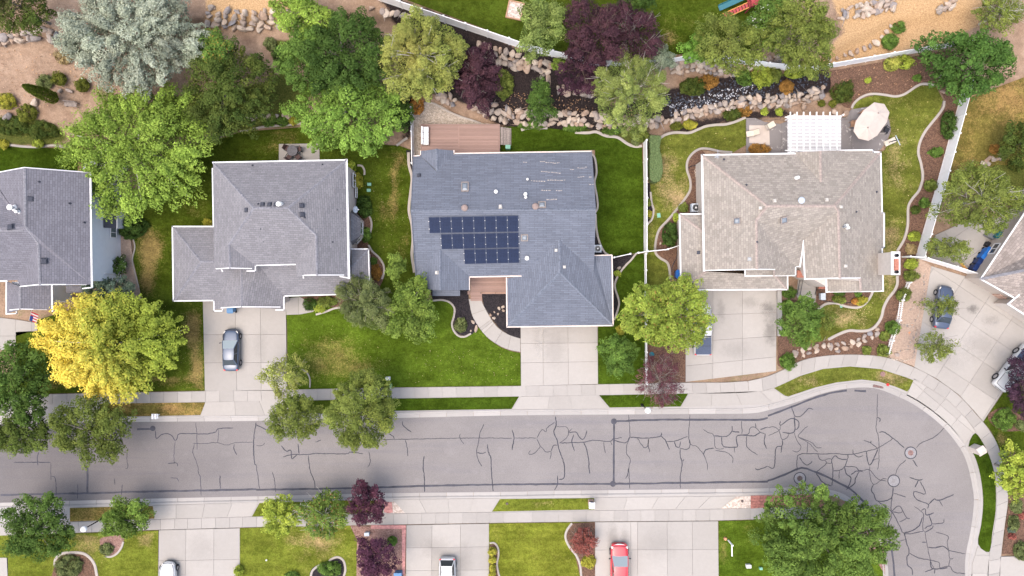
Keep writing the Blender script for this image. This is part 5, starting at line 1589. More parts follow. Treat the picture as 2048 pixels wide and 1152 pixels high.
# picket fence on the right
def picket_fence(line,h,label):
    pts = [G(x,y,0) for x,y in line]
    t = thing('picket_fence',label,'fence',pts[0])
    for a,b in zip(pts[:-1],pts[1:]):
        L = (b - a).length; n = int(L / .19); d = (b - a).normalized(); rz = math.atan2(d.y,d.x)
        for z in (.25,.75): MB().beam(a + Vector((0,0,z)),b + Vector((0,0,z)),.04,.09).build('rail',M['vinyl'],t)
        nrm = Vector((-d.y,d.x,0))
        for i in range(n):
            p = a + d * (i + .5) * L / n + nrm * .045
            w = .09
            vs = [p + d * x + nrm * y + Vector((0,0,z)) for y in (-.012,.012) for x,z in ((-w / 2,0),(w / 2,0),(w / 2,h - .07),(0,h),(-w / 2,h - .07))]
            MB().add(vs,[(0,1,2,3,4),(9,8,7,6,5),(0,5,6,1),(1,6,7,2),(2,7,8,3),(3,8,9,4),(4,9,5,0)]).build('picket',M['vinyl'],t)
        MB().box(a + Vector((0,0,.55)),(.11,.11,1.1),rz).build('post',M['vinyl'],t)
picket_fence([(1812,565),(1798,600),(1792,640),(1778,680),(1770,708)],.95,'low white picket fence beside the tan gravel bed')

# ================================================================== decks, pergola, porch
def boards(parent,x0,x1,y0,y1,z,pitch=.16,mat='deck_board',along='x',name='board'):
    if along == 'x':
        n = max(1,round((y1 - y0) / pitch)); st = (y1 - y0) / n
        me = None
        for i in range(n):
            if me is None:
                o = MB().box((0,0,0),(x1 - x0 - .008,st - .018,.04)).build(name,M[mat],parent,local=True); me = o.data
            else:
                o = bpy.data.objects.new(name,me); link(o,parent)
            o.location = Vector(((x0 + x1) / 2,y0 + (i + .5) * st,z - .02)) - worldloc(parent)
    else:
        n = max(1,round((x1 - x0) / pitch)); st = (x1 - x0) / n
        me = None
        for i in range(n):
            if me is None:
                o = MB().box((0,0,0),(st - .018,y1 - y0 - .008,.04)).build(name,M[mat],parent,local=True); me = o.data
            else:
                o = bpy.data.objects.new(name,me); link(o,parent)
            o.location = Vector((x0 + (i + .5) * st,(y0 + y1) / 2,z - .02)) - worldloc(parent)
dz = .75
dk = thing('deck','raised pinkish brown deck behind the blue grey house','deck',P(920,278,0))
xa,ya = P(841,248,dz).xy; xb,yb = P(1000,247,dz).xy; yc = P(0,308,dz).y; xm = P(917.5,0,dz).x
boards(dk,xa + .16,xm - .08,yc,ya - .16,dz,.17); boards(dk,xm + .08,xb - .16,yc,ya - .16,dz,.17)
boards(dk,xa,xb,ya - .155,ya,dz,.155)
for x in (xa,xm - .08,xb - .16): boards(dk,x,x + .155,yc,ya - .16,dz,.155,along='y')
MB().box(((xa + xb) / 2,(ya + yc) / 2,dz / 2 - .08),(xb - xa - .1,ya - yc - .1,dz - .05)).build('deck_skirt',M['wood_tan'],dk)
xs = xb + .02
for k in range(4):
    o = MB().box((xs + .17 + k * .3,(P(0,254,.5).y + P(0,290,.5).y) / 2,dz - .17 * (k + 1)),(.28,1.95,.05)).build('step',M['wood_grey'],dk)
MB().box((xs + .55,(P(0,254,.5).y + P(0,290,.5).y) / 2,dz / 4),(1.0,1.8,.2)).build('stringer',M['wood_grey'],dk)
# porch deck
dk = thing('porch','terracotta board porch at the front of the blue grey house','porch',P(975,575,0))
z = .32
boards(dk,P(941,0,z).x,P(1013,0,z).x,P(0,588,z).y,P(0,550,z).y,z,.17)
boards(dk,P(941,0,z).x,P(964,0,z).x,P(0,602,z).y,P(0,588,z).y,z - .14,.17)
boards(dk,P(935,0,z).x,P(940.5,0,z).x,P(0,589,z).y,P(0,582,z).y,z - .02,.17)
MB().box(P(977,570,z / 2 - .05),(P(1012,0).x - P(942,0).x,1.9,z - .06)).build('porch_base',M['wood_tan'],dk)
for x in (962,991):
    MB().box(P(x,586,z + .4),(.1,.1,.85)).build('post',M['dark_metal'],dk)
MB().beam(P(962,586,z + .82),P(1012,586,z + .82),.06,.05).build('rail',M['wood_tan'],dk)
# small porch deck left house
dk = thing('deck','small grey side deck with steps at the leftmost house','deck',P(200,366,0))
z = .9
boards(dk,P(185,0,z).x,P(207,0,z).x,P(0,372,z).y,P(0,357,z).y,z,.16,'wood_grey')
for k in range(4): MB().box(P(210.5 + k * 4.5,365,z - .2 * (k + 1)),(.26,1.0,.05)).build('step',M['wood_grey'],dk)
MB().box(P(196,365,z / 2),(1.1,.7,z - .1)).build('deck_skirt',M['wood_grey'],dk)
# pergola
pg = thing('pergola','white slatted pergola over the patio of the tan house','pergola',P(1628,270,0))
z = 2.75
pl,pr = P(1575,0,z).x,P(1682,0,z).x
for x in (1580.6,1593.8,1607,1620,1633,1646.5,1660,1673.8):
    MB().beam(P(x,224,z - .12),P(x + (x - 1628) * .0,305,z - .12),.09,.17).build('rafter',M['vinyl'],pg)
me = None
ys,ye = P(0,232,z).y,P(0,305,z).y
n = 27
for i in range(n):
    yy = ys + (ye - ys) * i / (n - 1)
    if me is None:
        o = MB().box((0,0,0),(pr - pl,.062,.03)).build('slat',M['vinyl'],pg,local=True); me = o.data
    else:
        o = bpy.data.objects.new('slat',me); link(o,pg)
    o.location = Vector(((pl + pr) / 2,yy,z)) - worldloc(pg)
for yy in (233,300): MB().beam((pl - .15,P(0,yy,z).y,z - .3),(pr + .15,P(0,yy,z).y,z - .3),.09,.18).build('crossbeam',M['vinyl'],pg)
for x in (1580,1676): MB().box(P(x,235,1.25),(.14,.14,2.5)).build('post',M['vinyl'],pg)
# entrance railings at the tan house
for xt,xb_,lab in ((1607,1595,'black ladder like handrail left of the tan house entrance path'),(1637,1631,'black handrail right of the tan house entrance path')):
    t = thing('handrail',lab,'handrail',P(xb_,590,0))
    a = P(xb_ + 4,558,0); b = P(xb_ - 2,590,0)
    for z in (.15,.95): MB().beam(a + Vector((0,0,z)),b + Vector((0,0,z)),.045,.045).build('rail',M['dark_metal'],t)
    for k in range(13):
        p = a + (b - a) * (k / 12); MB().box(p + Vector((0,0,.5)),(.025,.025,.95)).build('baluster',M['dark_metal'],t)
# concrete retaining wall right of the driveway
t = MB().prism([P(1552,582),P(1560,582),P(1562,670),P(1554,672)],-.05,.45).build('low_wall',M['concrete_kerb'])
origin_to_base(t); tag(t,'low pale concrete wall between driveway and garden of the tan house','wall')

# ================================================================== vegetation
PAL = {
 'maple': [(.105,.185,.022),(.145,.235,.032),(.075,.14,.016)],
 'green': [(.050,.110,.018),(.075,.145,.024),(.036,.080,.014)],
 'dark': [(.030,.070,.014),(.046,.094,.018),(.022,.052,.011)],
 'deep': [(.024,.050,.010),(.040,.070,.012),(.060,.085,.016)],
 'pale': [(.135,.175,.040),(.175,.205,.052),(.095,.135,.030)],
 'yellowish': [(.160,.190,.035),(.205,.215,.045),(.11,.15,.025)],
 'olive': [(.072,.105,.020),(.10,.135,.026),(.050,.080,.014)],
 'silver': [(.225,.250,.185),(.29,.31,.235),(.155,.18,.12)],
 'purple': [(.058,.024,.033),(.085,.036,.044),(.036,.016,.025)],
 'plum': [(.040,.018,.032),(.060,.028,.044),(.026,.013,.024)],
 'gold': [(.42,.30,.030),(.50,.36,.04),(.34,.26,.03)],
 'spruce': [(.065,.095,.065),(.09,.125,.085),(.045,.07,.045)],
 'lime': [(.15,.215,.018),(.20,.26,.026),(.105,.165,.014)],
 'greygreen': [(.075,.105,.045),(.10,.135,.058),(.052,.078,.03)],
 'red': [(.20,.055,.045),(.27,.085,.06),(.14,.038,.032)],
 'orange': [(.34,.16,.03),(.42,.22,.04),(.25,.12,.025)],
 'rust': [(.25,.135,.030),(.31,.175,.04),(.17,.10,.022)],
 'straw': [(.33,.24,.10),(.40,.31,.15),(.25,.18,.07)],
 'yshrub': [(.14,.15,.010),(.19,.19,.016),(.09,.11,.008)],
 'cypress': [(.052,.068,.008),(.075,.09,.011),(.034,.048,.006)],
}
def leaf_mesh(name,C,Nn,size,tint,parent=None,off=(0,0,0),aspect=.62):
    """C centres (n,3), Nn normals (n,3), size (n,), tint (n,3): one rhombic folded leaf each"""
    n = len(C)
    rs = np.random.RandomState(n % 9973 + 3)
    Nn = Nn / np.maximum(np.linalg.norm(Nn,axis=1,keepdims=True),1e-6)
    t = rs.normal(size=(n,3)); t -= Nn * (t * Nn).sum(1,keepdims=True)
    t /= np.maximum(np.linalg.norm(t,axis=1,keepdims=True),1e-6)
    b = np.cross(Nn,t)
    s = size[:,None]
    V = np.empty((n,4,3),np.float32)
    V[:,0] = C - t * s * .5
    V[:,1] = C + b * s * aspect * .5 + Nn * s * .10
    V[:,2] = C + t * s * .5
    V[:,3] = C - b * s * aspect * .5 + Nn * s * .10
    V -= np.array(off,np.float32)
    me = bpy.data.meshes.new(name)
    me.vertices.add(n * 4); me.vertices.foreach_set('co',V.reshape(-1))
    idx = np.arange(n * 4,dtype=np.int32).reshape(n,4)
    F = np.stack([idx[:,[0,1,2]],idx[:,[0,2,3]]],1).reshape(-1)
    me.loops.add(n * 6); me.loops.foreach_set('vertex_index',F)
    me.polygons.add(n * 2)
    me.polygons.foreach_set('loop_start',np.arange(0,n * 6,3,dtype=np.int32))
    me.update(calc_edges=True)
    at = me.color_attributes.new('tint','FLOAT_COLOR','POINT')
    c4 = np.ones((n,4,4),np.float32); c4[:,:,:3] = tint[:,None,:]
    at.data.foreach_set('color',c4.reshape(-1))
    me.materials.append(M['leaf'])
    o = bpy.data.objects.new(name,me)
    link(o,parent)
    return o

def crown(seed,cen,rx,ry,rz,pal,rc=.75,dens=1.0,leaf=.24,elong=1.5,lobes=.14,fill=.38,spread=1.0,gradient=None,jag=.25,flat=.55):
    """returns leaf arrays for a crown with centre cen (crown base plane), radii in metres"""
    rs = np.random.RandomState(seed)
    ph = rs.uniform(0,6.283,6); am = rs.uniform(.3,1,6) * lobes
    def outline(th): return 1 + sum(am[k] * np.cos((k + 2) * th + ph[k]) / (1 + k * .35) for k in range(6))
    rc = .12 + rc * .46; rx *= 1.05; ry *= 1.05
    bw = min(1.25,max(.45,.33 * math.sqrt(rx * ry)))
    nb = max(5,int(rx * ry / bw ** 2 * 1.15))
    B = []
    for _ in range(nb):
        t_ = rs.uniform(0,6.283,8); q_ = np.sqrt(rs.uniform(0,1,8)) * .92
        cand = np.stack([np.cos(t_) * q_ * outline(t_) * rx,np.sin(t_) * q_ * outline(t_) * ry],-1)
        B.append(cand[0] if not B else cand[np.argmax(np.linalg.norm(cand[:,None] - np.array(B)[None],axis=2).min(1))])
    B = np.array(B); bh = rs.normal(0,.12,nb); bt = 1 + rs.normal(0,.13,nb)
    ncl = int(3.6 * rx * ry / rc ** 2 * spread) + 8
    th = rs.uniform(0,6.283,ncl)
    u = np.sqrt(rs.uniform(0,1,ncl)) * (1 - .08 * rs.uniform(0,1,ncl))
    xy = np.stack([np.cos(th) * u * outline(th) * (rx - rc * .5),np.sin(th) * u * outline(th) * (ry - rc * .5)],-1)
    D = np.linalg.norm(xy[:,None] - B[None],axis=2) / bw
    bi = D.argmin(1); dd = D.min(1)
    keep = rs.uniform(size=ncl) < np.clip(1.3 - .95 * dd,.08,1)
    th,u,xy,bi,dd = th[keep],u[keep],xy[keep],bi[keep],dd[keep]
    ncl = len(th)
    k = np.maximum(0,1 - u ** 2)
    depth = rs.uniform(0,1,ncl) ** 2.4
    zz = rz * np.sqrt(k) * (1 - .45 * depth + bh[bi]) - min(1.3,rz * .5) * sstep(dd * .95) + rz * rs.normal(0,.04,ncl)
    cc = np.stack([xy[:,0],xy[:,1],zz],-1)
    rad = np.stack([np.cos(th),np.sin(th),.25 + 0 * th],-1); rad /= np.linalg.norm(rad,axis=1,keepdims=True)
    tan = np.stack([-np.sin(th),np.cos(th),0 * th],-1); up = np.cross(rad,tan)
    csz = rc * rs.uniform(.55,1.3,ncl)
    nl = int(84 * dens * (rc / .55) ** 1.3 * (.24 / leaf) ** 1.5)
    n = ncl * nl
    ci = np.repeat(np.arange(ncl),nl)
    d = rs.normal(size=(n,3)); d[:,2] = np.abs(d[:,2]) - .3 * (rs.uniform(size=n) < .4); d /= np.linalg.norm(d,axis=1,keepdims=True)
    rr_ = rs.uniform(.6,1.0,n) ** .6 * (1 + jag * rs.normal(0,.5,n) * (rs.uniform(size=n) < .3))
    loc = (rad[ci] * (d[:,:1] * elong) + tan[ci] * (d[:,1:2] * .85) + up[ci] * (d[:,2:] * flat * 1.5)) * (rr_ * csz[ci])[:,None]
    C = cc[ci] + loc
    N_ = loc / np.maximum(np.linalg.norm(loc,axis=1,keepdims=True),1e-5) * .85 + np.array([0,0,.55]) + rs.normal(0,.3,(n,3))
    P3 = np.array(PAL[pal]) * {'maple': 1.55,'lime': 1.6,'pale': 1.6,'yshrub': 2.0,'orange': 1.1,'rust': 1.15,'straw': 1.1,'purple': 1.2,'plum': 1.35,'red': 1.3,'silver': 1.3,'spruce': 1.5,'deep': 1.35,'dark': 1.45,'green': 1.6,'olive': 1.75,'greygreen': 1.6}.get(pal,1.9) * (np.array([1.1,.97,.7]) if pal not in ('silver','spruce','purple','plum','red','straw') else 1.0)
    w = rs.dirichlet((1.2,.8,.8),ncl)
    tint = (w @ P3)[ci] * (bt[bi][ci] * (1 + rs.normal(0,.2,n)))[:,None]
    # inner foliage
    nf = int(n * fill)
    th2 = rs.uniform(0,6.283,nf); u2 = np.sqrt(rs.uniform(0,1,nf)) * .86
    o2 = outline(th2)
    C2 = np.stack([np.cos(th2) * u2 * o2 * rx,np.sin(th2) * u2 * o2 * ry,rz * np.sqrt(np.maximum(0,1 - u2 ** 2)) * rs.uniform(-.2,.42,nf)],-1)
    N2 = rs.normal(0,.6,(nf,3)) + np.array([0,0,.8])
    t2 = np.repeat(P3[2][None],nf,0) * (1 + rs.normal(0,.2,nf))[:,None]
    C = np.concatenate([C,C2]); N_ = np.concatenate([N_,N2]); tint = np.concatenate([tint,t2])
    if gradient is not None:
        tint = gradient(C,tint,rs,rx,ry)
    lum = tint @ np.array([.3,.6,.1])
    tint = tint * .87 + lum[:,None] * .13 * np.array([1.05,1,.8])
    size = leaf * rs.uniform(.65,1.35,len(C))
    return C + np.array(cen),N_,size,np.clip(tint,.004,.95),cc + np.array(cen)

NLEAF = [0]
def tree(label,px,py,rx,ry,zc,rz,pal,seed,kind='maple',name='deciduous_tree',bark='bark_grey',twigs=0,group=None,**kw):
    """px, py: crown centre as seen; zc height of the crown's base plane; rx, ry in photo px"""
    ze = zc + rz * .35
    c = P(px,py,ze)
    g = gzw(c.x,c.y)
    c = P(px,py,ze + g)
    m = S * (H - ze - g) / H
    t = thing(name,label,'tree',(c.x,c.y,g),group=group)
    C,Nn,sz,ti,tips = crown(seed,(c.x,c.y,g + zc),rx * m,ry * m,rz,pal,**kw)
    sz = sz * .88
    NLEAF[0] += len(C)
    leaf_mesh('crown',C,Nn,sz,ti,t,off=(c.x,c.y,g))
    rs = np.random.RandomState(seed + 500)
    base = Vector((c.x,c.y,g - .2)); fork = Vector((c.x + rs.uniform(-.15,.15),c.y + rs.uniform(-.15,.15),g + zc * .75))
    r0 = .05 + .028 * (rx + ry) / 2 * m
    mb = MB(); mb.tube(base,base + (fork - base) * .25,r0 * 1.35,r0,8,False); mb.tube(base + (fork - base) * .25,fork,r0,r0 * .75,8,False)
    top = Vector((c.x,c.y,g + zc + rz * .55)); mb.tube(fork,top,r0 * .75,r0 * .2,7)
    mb.build('trunk',M[bark],t,smooth=True)
    mb = MB()
    order = rs.permutation(len(tips))[:9 + twigs]
    for i in order:
        e = Vector(tips[i]); s = fork + (top - fork) * rs.uniform(0,.8)
        mid = s + (e - s) * .5 + Vector((0,0,rs.uniform(-.2,.3)))
        k = .38 if i in order[:9] else .2
        mb.tube(s,mid,r0 * k,r0 * k * .6,5,False); mb.tube(mid,e,r0 * k * .6,r0 * .08,5,False)
        if twigs:
            for _ in range(3):
                q = e + Vector(rs.normal(0,.5,3)) + Vector((0,0,.35)); mb.tube(mid + (e - mid) * rs.uniform(.2,.9),q,r0 * .12,.012,4,False)
    mb.build('branches',M[bark],t,smooth=True)
    return t
def golden(C,tint,rs,rx,ry):
    k = 1 / (1 + np.exp((C[:,0] / rx + .18 - .45 * np.clip(-C[:,1] / ry,-.2,1) + rs.normal(0,.16,len(C))) * 6.5))
    g = np.array([.74,.59,.045]); y = np.array([.46,.45,.045])
    gc = g[None] * (1 + rs.normal(0,.14,len(C)))[:,None]
    base = tint * .6 + np.array([.14,.185,.013]) * .55
    mid = np.clip(1 - np.abs(k - .5) * 2,0,1)[:,None]
    r = base * (1 - k[:,None]) + gc * k[:,None]
    return r * (1 - .3 * mid) + y * .3 * mid
def speck(color,p):
    def f(C,tint,rs,rx,ry):
        m = (rs.uniform(size=len(C)) < p)
        tint[m] = np.array(color) * (1 + rs.normal(0,.15,m.sum()))[:,None]
        return tint
    return f
def topwarm(color,amt):
    def f(C,tint,rs,rx,ry):
        k = np.clip(1.1 - np.hypot((C[:,0] / rx) + .25,(C[:,1] / ry) - .0) * 1.5,0,1)[:,None] * amt * rs.uniform(.3,1,(len(C),1))
        return tint * (1 - k) + np.array(color) * k
    return f

tree('big silver leaved tree on the hillside at upper left',258,70,150,100,4.5,3.6,'silver',1,rc=.95,leaf=.21,elong=1.7,lobes=.10,dens=1.15,bark='bark_brown')
tree('dark drooping evergreen at the top left corner',30,8,62,55,4,3,'deep',2,rc=.8,leaf=.2,gradient=topwarm((.16,.11,.06),.5))
tree('bright green maple over the leftmost house patio',268,298,154,130,4.2,3.6,'maple',3,rc=1.0,leaf=.25,elong=1.9,lobes=.13,dens=1.0,bark='bark_pale')
tree('dense dark green tree between the silver tree and grey house',455,180,82,108,4.0,3.2,'deep',4,rc=.9,leaf=.22,gradient=topwarm((.09,.13,.02),.7))
tree('yellow tipped green tree at the upper edge of the silver tree',425,100,42,42,4.4,2.0,'green',41,rc=.7,leaf=.2,gradient=speck((.3,.24,.03),.12))
tree('bright green tree at the top edge left of the fence',600,28,58,48,4.4,2.2,'maple',5,rc=.8,leaf=.23)
tree('tall dark green tree left of the yellowish poplar',685,105,85,92,4.6,3.2,'dark',6,rc=.9,leaf=.23,dens=1.1)
tree('leafy green tree above the bright maple',615,110,58,70,4.0,2.6,'green',61,rc=.8,leaf=.22)
tree('green maple overhanging the rear lawn of the grey house',692,222,108,92,4.2,3.0,'maple',7,rc=.9,leaf=.24,elong=1.5,gradient=lambda C,t,rs,rx,ry: t * np.array([.76,.88,1.0]),bark='bark_grey')
tree('dark low branch of the maple above the vinyl fence',800,225,28,30,2.8,1.2,'dark',71,rc=.6,leaf=.2)
tree('yellow green poplar with pale branches above the raised deck',842,108,86,90,5.0,3.0,'pale',8,rc=.75,leaf=.18,elong=1.3,lobes=.08,dens=1.2,twigs=14,bark='bark_pale',gradient=topwarm((.34,.26,.06),.55))
tree('purple leaved tree among the boulders above the deck',955,152,46,74,3.0,2.2,'purple',9,rc=.6,leaf=.17,dens=1.1,twigs=8,bark='bark_grey')
tree('pale green tree standing in the gap of the back fence',1081,52,46,66,4.4,2.4,'pale',10,rc=.7,leaf=.19,gradient=lambda C,t,rs,rx,ry: t * np.array([.72,.86,1.0]))
tree('broad dark purple tree at the top centre',1185,62,62,72,4.5,2.4,'purple',11,rc=.7,leaf=.17,dens=.95,twigs=26,bark='bark_brown')
tree('dark purple tree reaching over the upper lawn',1262,62,62,62,4.0,2.2,'purple',12,rc=.65,leaf=.16,dens=.85,twigs=30,bark='bark_grey')
tree('low dark purple tree spreading over the boulders',1165,135,50,52,3.2,1.8,'plum',13,rc=.6,leaf=.16,dens=.9,twigs=18,bark='bark_brown',gradient=lambda C,t,rs,rx,ry: t * np.array([1.2,1.0,.95]))
tree('pale green poplar with white twigs left of the wavy edging',1262,182,80,78,5.0,3.0,'pale',14,rc=.75,leaf=.17,elong=1.3,dens=1.15,lobes=.11,twigs=20,bark='bark_pale',gradient=lambda C,t,rs,rx,ry: t * np.array([.80,.88,1.05]))
tree('small silver leaved tree beside the back fence',1318,115,30,28,2.8,1.4,'silver',15,rc=.5,leaf=.16,gradient=lambda C,t,rs,rx,ry: t * np.array([.6,.68,.6]))
tree('olive green tree standing before the red playset',1462,85,72,62,4.2,2.5,'olive',16,rc=.75,leaf=.2,gradient=topwarm((.17,.18,.04),.6))
tree('small bright shrub like tree at the fence gap',1402,95,34,32,3.0,1.5,'maple',161,rc=.55,leaf=.18,gradient=lambda C,t,rs,rx,ry: t * np.array([.6,.85,.8]))
tree('tall green tree overhanging the dry slope',1605,66,74,82,4.6,3.0,'olive',17,rc=.75,leaf=.19,dens=1.15)
tree('white flowering green tree behind the playset',1540,40,45,50,3.6,2.0,'green',18,rc=.7,leaf=.2,gradient=speck((.6,.6,.55),.02))
tree('dark green maple at the corner of the slanting fence',1942,122,94,72,4.2,2.8,'dark',19,rc=.85,leaf=.25,elong=1.3,gradient=lambda C,t,rs,rx,ry: t * np.array([1.1,1.25,1.2]))
tree('loose olive tree with thin branches at the top right corner',2005,22,50,40,2.8,1.8,'olive',20,rc=.6,leaf=.17,dens=.7,twigs=16,bark='bark_pale')
tree('light green tree leaning over the right fence and bins',1968,398,84,72,4.6,2.6,'olive',21,rc=.75,leaf=.2,dens=.8,twigs=14,lobes=.2,bark='bark_pale',gradient=topwarm((.18,.20,.05),.5))
tree('low leafy sprawl over the fence beside the bins',1900,497,48,24,2.6,1.0,'olive',22,rc=.5,leaf=.17,dens=.6,lobes=.25,gradient=topwarm((.17,.19,.05),.5))
tree('dark green tree at the right edge above the dry slope',2045,285,46,40,2.6,1.6,'deep',23,rc=.6,leaf=.19)
tree('golden yellow and green maple before the leftmost house',214,690,140,112,3.8,3.4,'lime',24,rc=.85,leaf=.25,elong=1.75,lobes=.07,dens=1.1,gradient=golden,bark='bark_pale')
tree('blue green spruce above the golden maple',212,582,52,30,2.6,1.8,'spruce',25,rc=.6,leaf=.18,elong=1.6,name='spruce_tree')
tree('green tree at the left edge above the street',32,765,66,82,4.2,2.8,'green',26,rc=.85,leaf=.24,gradient=lambda C,t,rs,rx,ry: t * np.array([.74,.74,.8]))
tree('olive street tree shading the left end of the road',172,862,92,62,4.4,2.8,'olive',27,rc=.8,leaf=.22,gradient=lambda C,t,rs,rx,ry: t * np.array([.76,.78,.8]))
tree('dark olive street tree at the left edge over the road',38,870,60,42,4.2,2.0,'olive',271,rc=.75,leaf=.22,gradient=lambda C,t,rs,rx,ry: t * np.array([.62,.7,.7]))
tree('small thin pale tree beside the driveway of the grey house',568,752,46,40,3.0,1.5,'pale',28,rc=.5,leaf=.17,dens=.6,lobes=.18,twigs=6,bark='bark_grey')
tree('round olive street tree left of the larger one',588,838,55,48,4.0,2.4,'olive',29,rc=.65,leaf=.19,lobes=.07,dens=1.15,gradient=topwarm((.16,.19,.04),.4))
tree('large round green street tree over the sidewalk',720,826,74,78,4.4,3.0,'olive',30,rc=.7,leaf=.19,lobes=.07,dens=1.2,gradient=topwarm((.15,.19,.035),.5))
tree('grey green locust at the front corner of the grey house',730,608,58,52,3.8,2.4,'greygreen',31,rc=.6,leaf=.15,dens=1.25,twigs=8)
tree('lobed green maple between the grey and blue grey houses',822,618,48,70,4.0,2.4,'olive',32,rc=.75,leaf=.23,elong=1.8,lobes=.16,gradient=lambda C,t,rs,rx,ry: t * np.array([.95,1.12,.95]))
tree('narrow green leader of the lobed maple',792,532,18,26,3.6,1.2,'olive',321,rc=.5,leaf=.22,gradient=lambda C,t,rs,rx,ry: t * np.array([.95,1.12,.95]))
tree('yellow green tree hanging over the white pickup',1338,630,92,76,4.2,2.8,'lime',33,rc=.75,leaf=.22,lobes=.10,dens=1.15,gradient=lambda C,t,rs,rx,ry: speck((.30,.17,.04),.03)(C,t * np.array([.80,.86,1.15]),rs,rx,ry))
tree('small deep green tree beside the low white fence',1238,710,38,44,2.8,1.8,'green',34,rc=.55,leaf=.2,lobes=.16)
tree('bare branched purple street tree by the tan house driveway',1322,762,52,50,2.8,1.9,'purple',35,rc=.5,leaf=.13,dens=.45,fill=.1,twigs=46,bark='bark_grey',gradient=lambda C,t,rs,rx,ry: t * np.array([1.9,1.6,1.5]))
tree('green tree right of the tan house driveway',1604,645,44,52,3.0,2.0,'green',36,rc=.65,leaf=.21,gradient=topwarm((.12,.18,.03),.6))
tree('thin branch of the green tree reaching over the worn lawn',1652,640,26,20,2.2,.9,'olive',361,rc=.45,leaf=.17,dens=.6,lobes=.2)
tree('young tree with thin leaves over the black sedan',1884,612,38,22,3.0,1.2,'olive',37,rc=.42,leaf=.16,dens=.6,fill=.15,lobes=.3,twigs=6)
tree('young thin tree below the black sedan',1872,694,44,28,3.0,1.3,'olive',38,rc=.42,leaf=.16,dens=.55,fill=.15,lobes=.3,twigs=6,gradient=topwarm((.17,.19,.05),.5))
tree('dark purple tree at the right edge over the white truck',2056,768,40,62,3.0,2.0,'plum',39,rc=.55,leaf=.17)
tree('bright lime green tree at the right edge',2035,945,38,55,2.8,1.8,'lime',40,rc=.65,leaf=.24)
tree('large green tree in the lower right corner lawn',1650,1082,142,102,4.2,3.4,'green',42,rc=.85,leaf=.23,lobes=.13,dens=1.1,gradient=lambda C,t,rs,rx,ry: t * np.array([1.08,1.0,1.1]))
tree('dense round green tree in the lower left corner',66,1058,66,74,3.6,2.8,'green',43,rc=.75,leaf=.22,gradient=lambda C,t,rs,rx,ry: t * np.array([.80,.80,.9]))
tree('small bright green tree above the oval bed',250,1040,46,44,2.8,1.8,'maple',44,rc=.6,leaf=.2,lobes=.18,gradient=lambda C,t,rs,rx,ry: t * np.array([.60,.66,.8]))
tree('bright lime tree at the left of the lower street trees',560,1032,34,42,2.6,1.8,'lime',45,rc=.55,leaf=.19)
tree('mixed green street tree with dead pale branches',645,1032,50,50,2.8,1.8,'green',46,rc=.6,leaf=.19,lobes=.16,dens=.85,twigs=24,bark='bark_pale',gradient=lambda C,t,rs,rx,ry: speck((.40,.19,.07),.05)(C,t * np.array([1.3,1.1,1.1]),rs,rx,ry))
tree('dark purple street tree beside the pink pavers',731,1010,35,48,3.0,2.0,'plum',47,rc=.55,leaf=.2,lobes=.14,gradient=lambda C,t,rs,rx,ry: t * np.array([1.5,1.1,1.05]))
tree('dark purple tree in the reddish mulch bed',750,1118,40,48,2.8,2.0,'plum',48,rc=.55,leaf=.19,gradient=lambda C,t,rs,rx,ry: t * np.array([1.6,1.2,1.3]))
tree('red japanese maple beside the red pickup',1168,1085,24,26,1.4,1.0,'red',49,rc=.4,leaf=.15,dens=.8,twigs=8)
tree('spindly green sapling on the boulder slope',1080,205,30,42,2.6,1.3,'dark',50,rc=.5,leaf=.19,lobes=.3,dens=.8,gradient=lambda C,t,rs,rx,ry: t * np.array([1.2,1.2,1.1]))
tree('dark green tree at the top edge between the fences',1270,-5,45,25,3.5,2.0,'dark',51,rc=.65,leaf=.2)

def cone_tree(label,px,py,h,r,pal,seed):
    b = G(px,py,0)
    t = thing('arborvitae',label,'tree',b)
    rs = np.random.RandomState(seed)
    n = 4200
    hh = rs.uniform(0,1,n) ** .8
    th = rs.uniform(0,6.283,n); ridge = 1 + .12 * np.cos(th * 7 + hh * 9)
    R_ = r * np.sqrt(np.clip(1 - hh ** 1.6,0,1)) * (.25 + .75 * np.clip(hh * 6,0,1)) * ridge * rs.uniform(.75,1,n)
    C = np.stack([np.cos(th) * R_,np.sin(th) * R_,.2 + hh * h],-1)
    N_ = np.stack([np.cos(th),np.sin(th),.5 + 0 * th],-1) + rs.normal(0,.4,(n,3))
    P3 = np.array(PAL[pal]); ti = rs.dirichlet((1,1,1),n) @ P3 * 1.5
    leaf_mesh('crown',C + np.array(b),N_,.17 * rs.uniform(.7,1.3,n),ti,t,off=tuple(b))
    MB().tube(b,b + Vector((0,0,h * .6)),.1,.04).build('trunk',M['bark_brown'],t)
cone_tree('tall narrow arborvitae on the hillside at upper left',116,200,5.2,.75,'cypress',3)

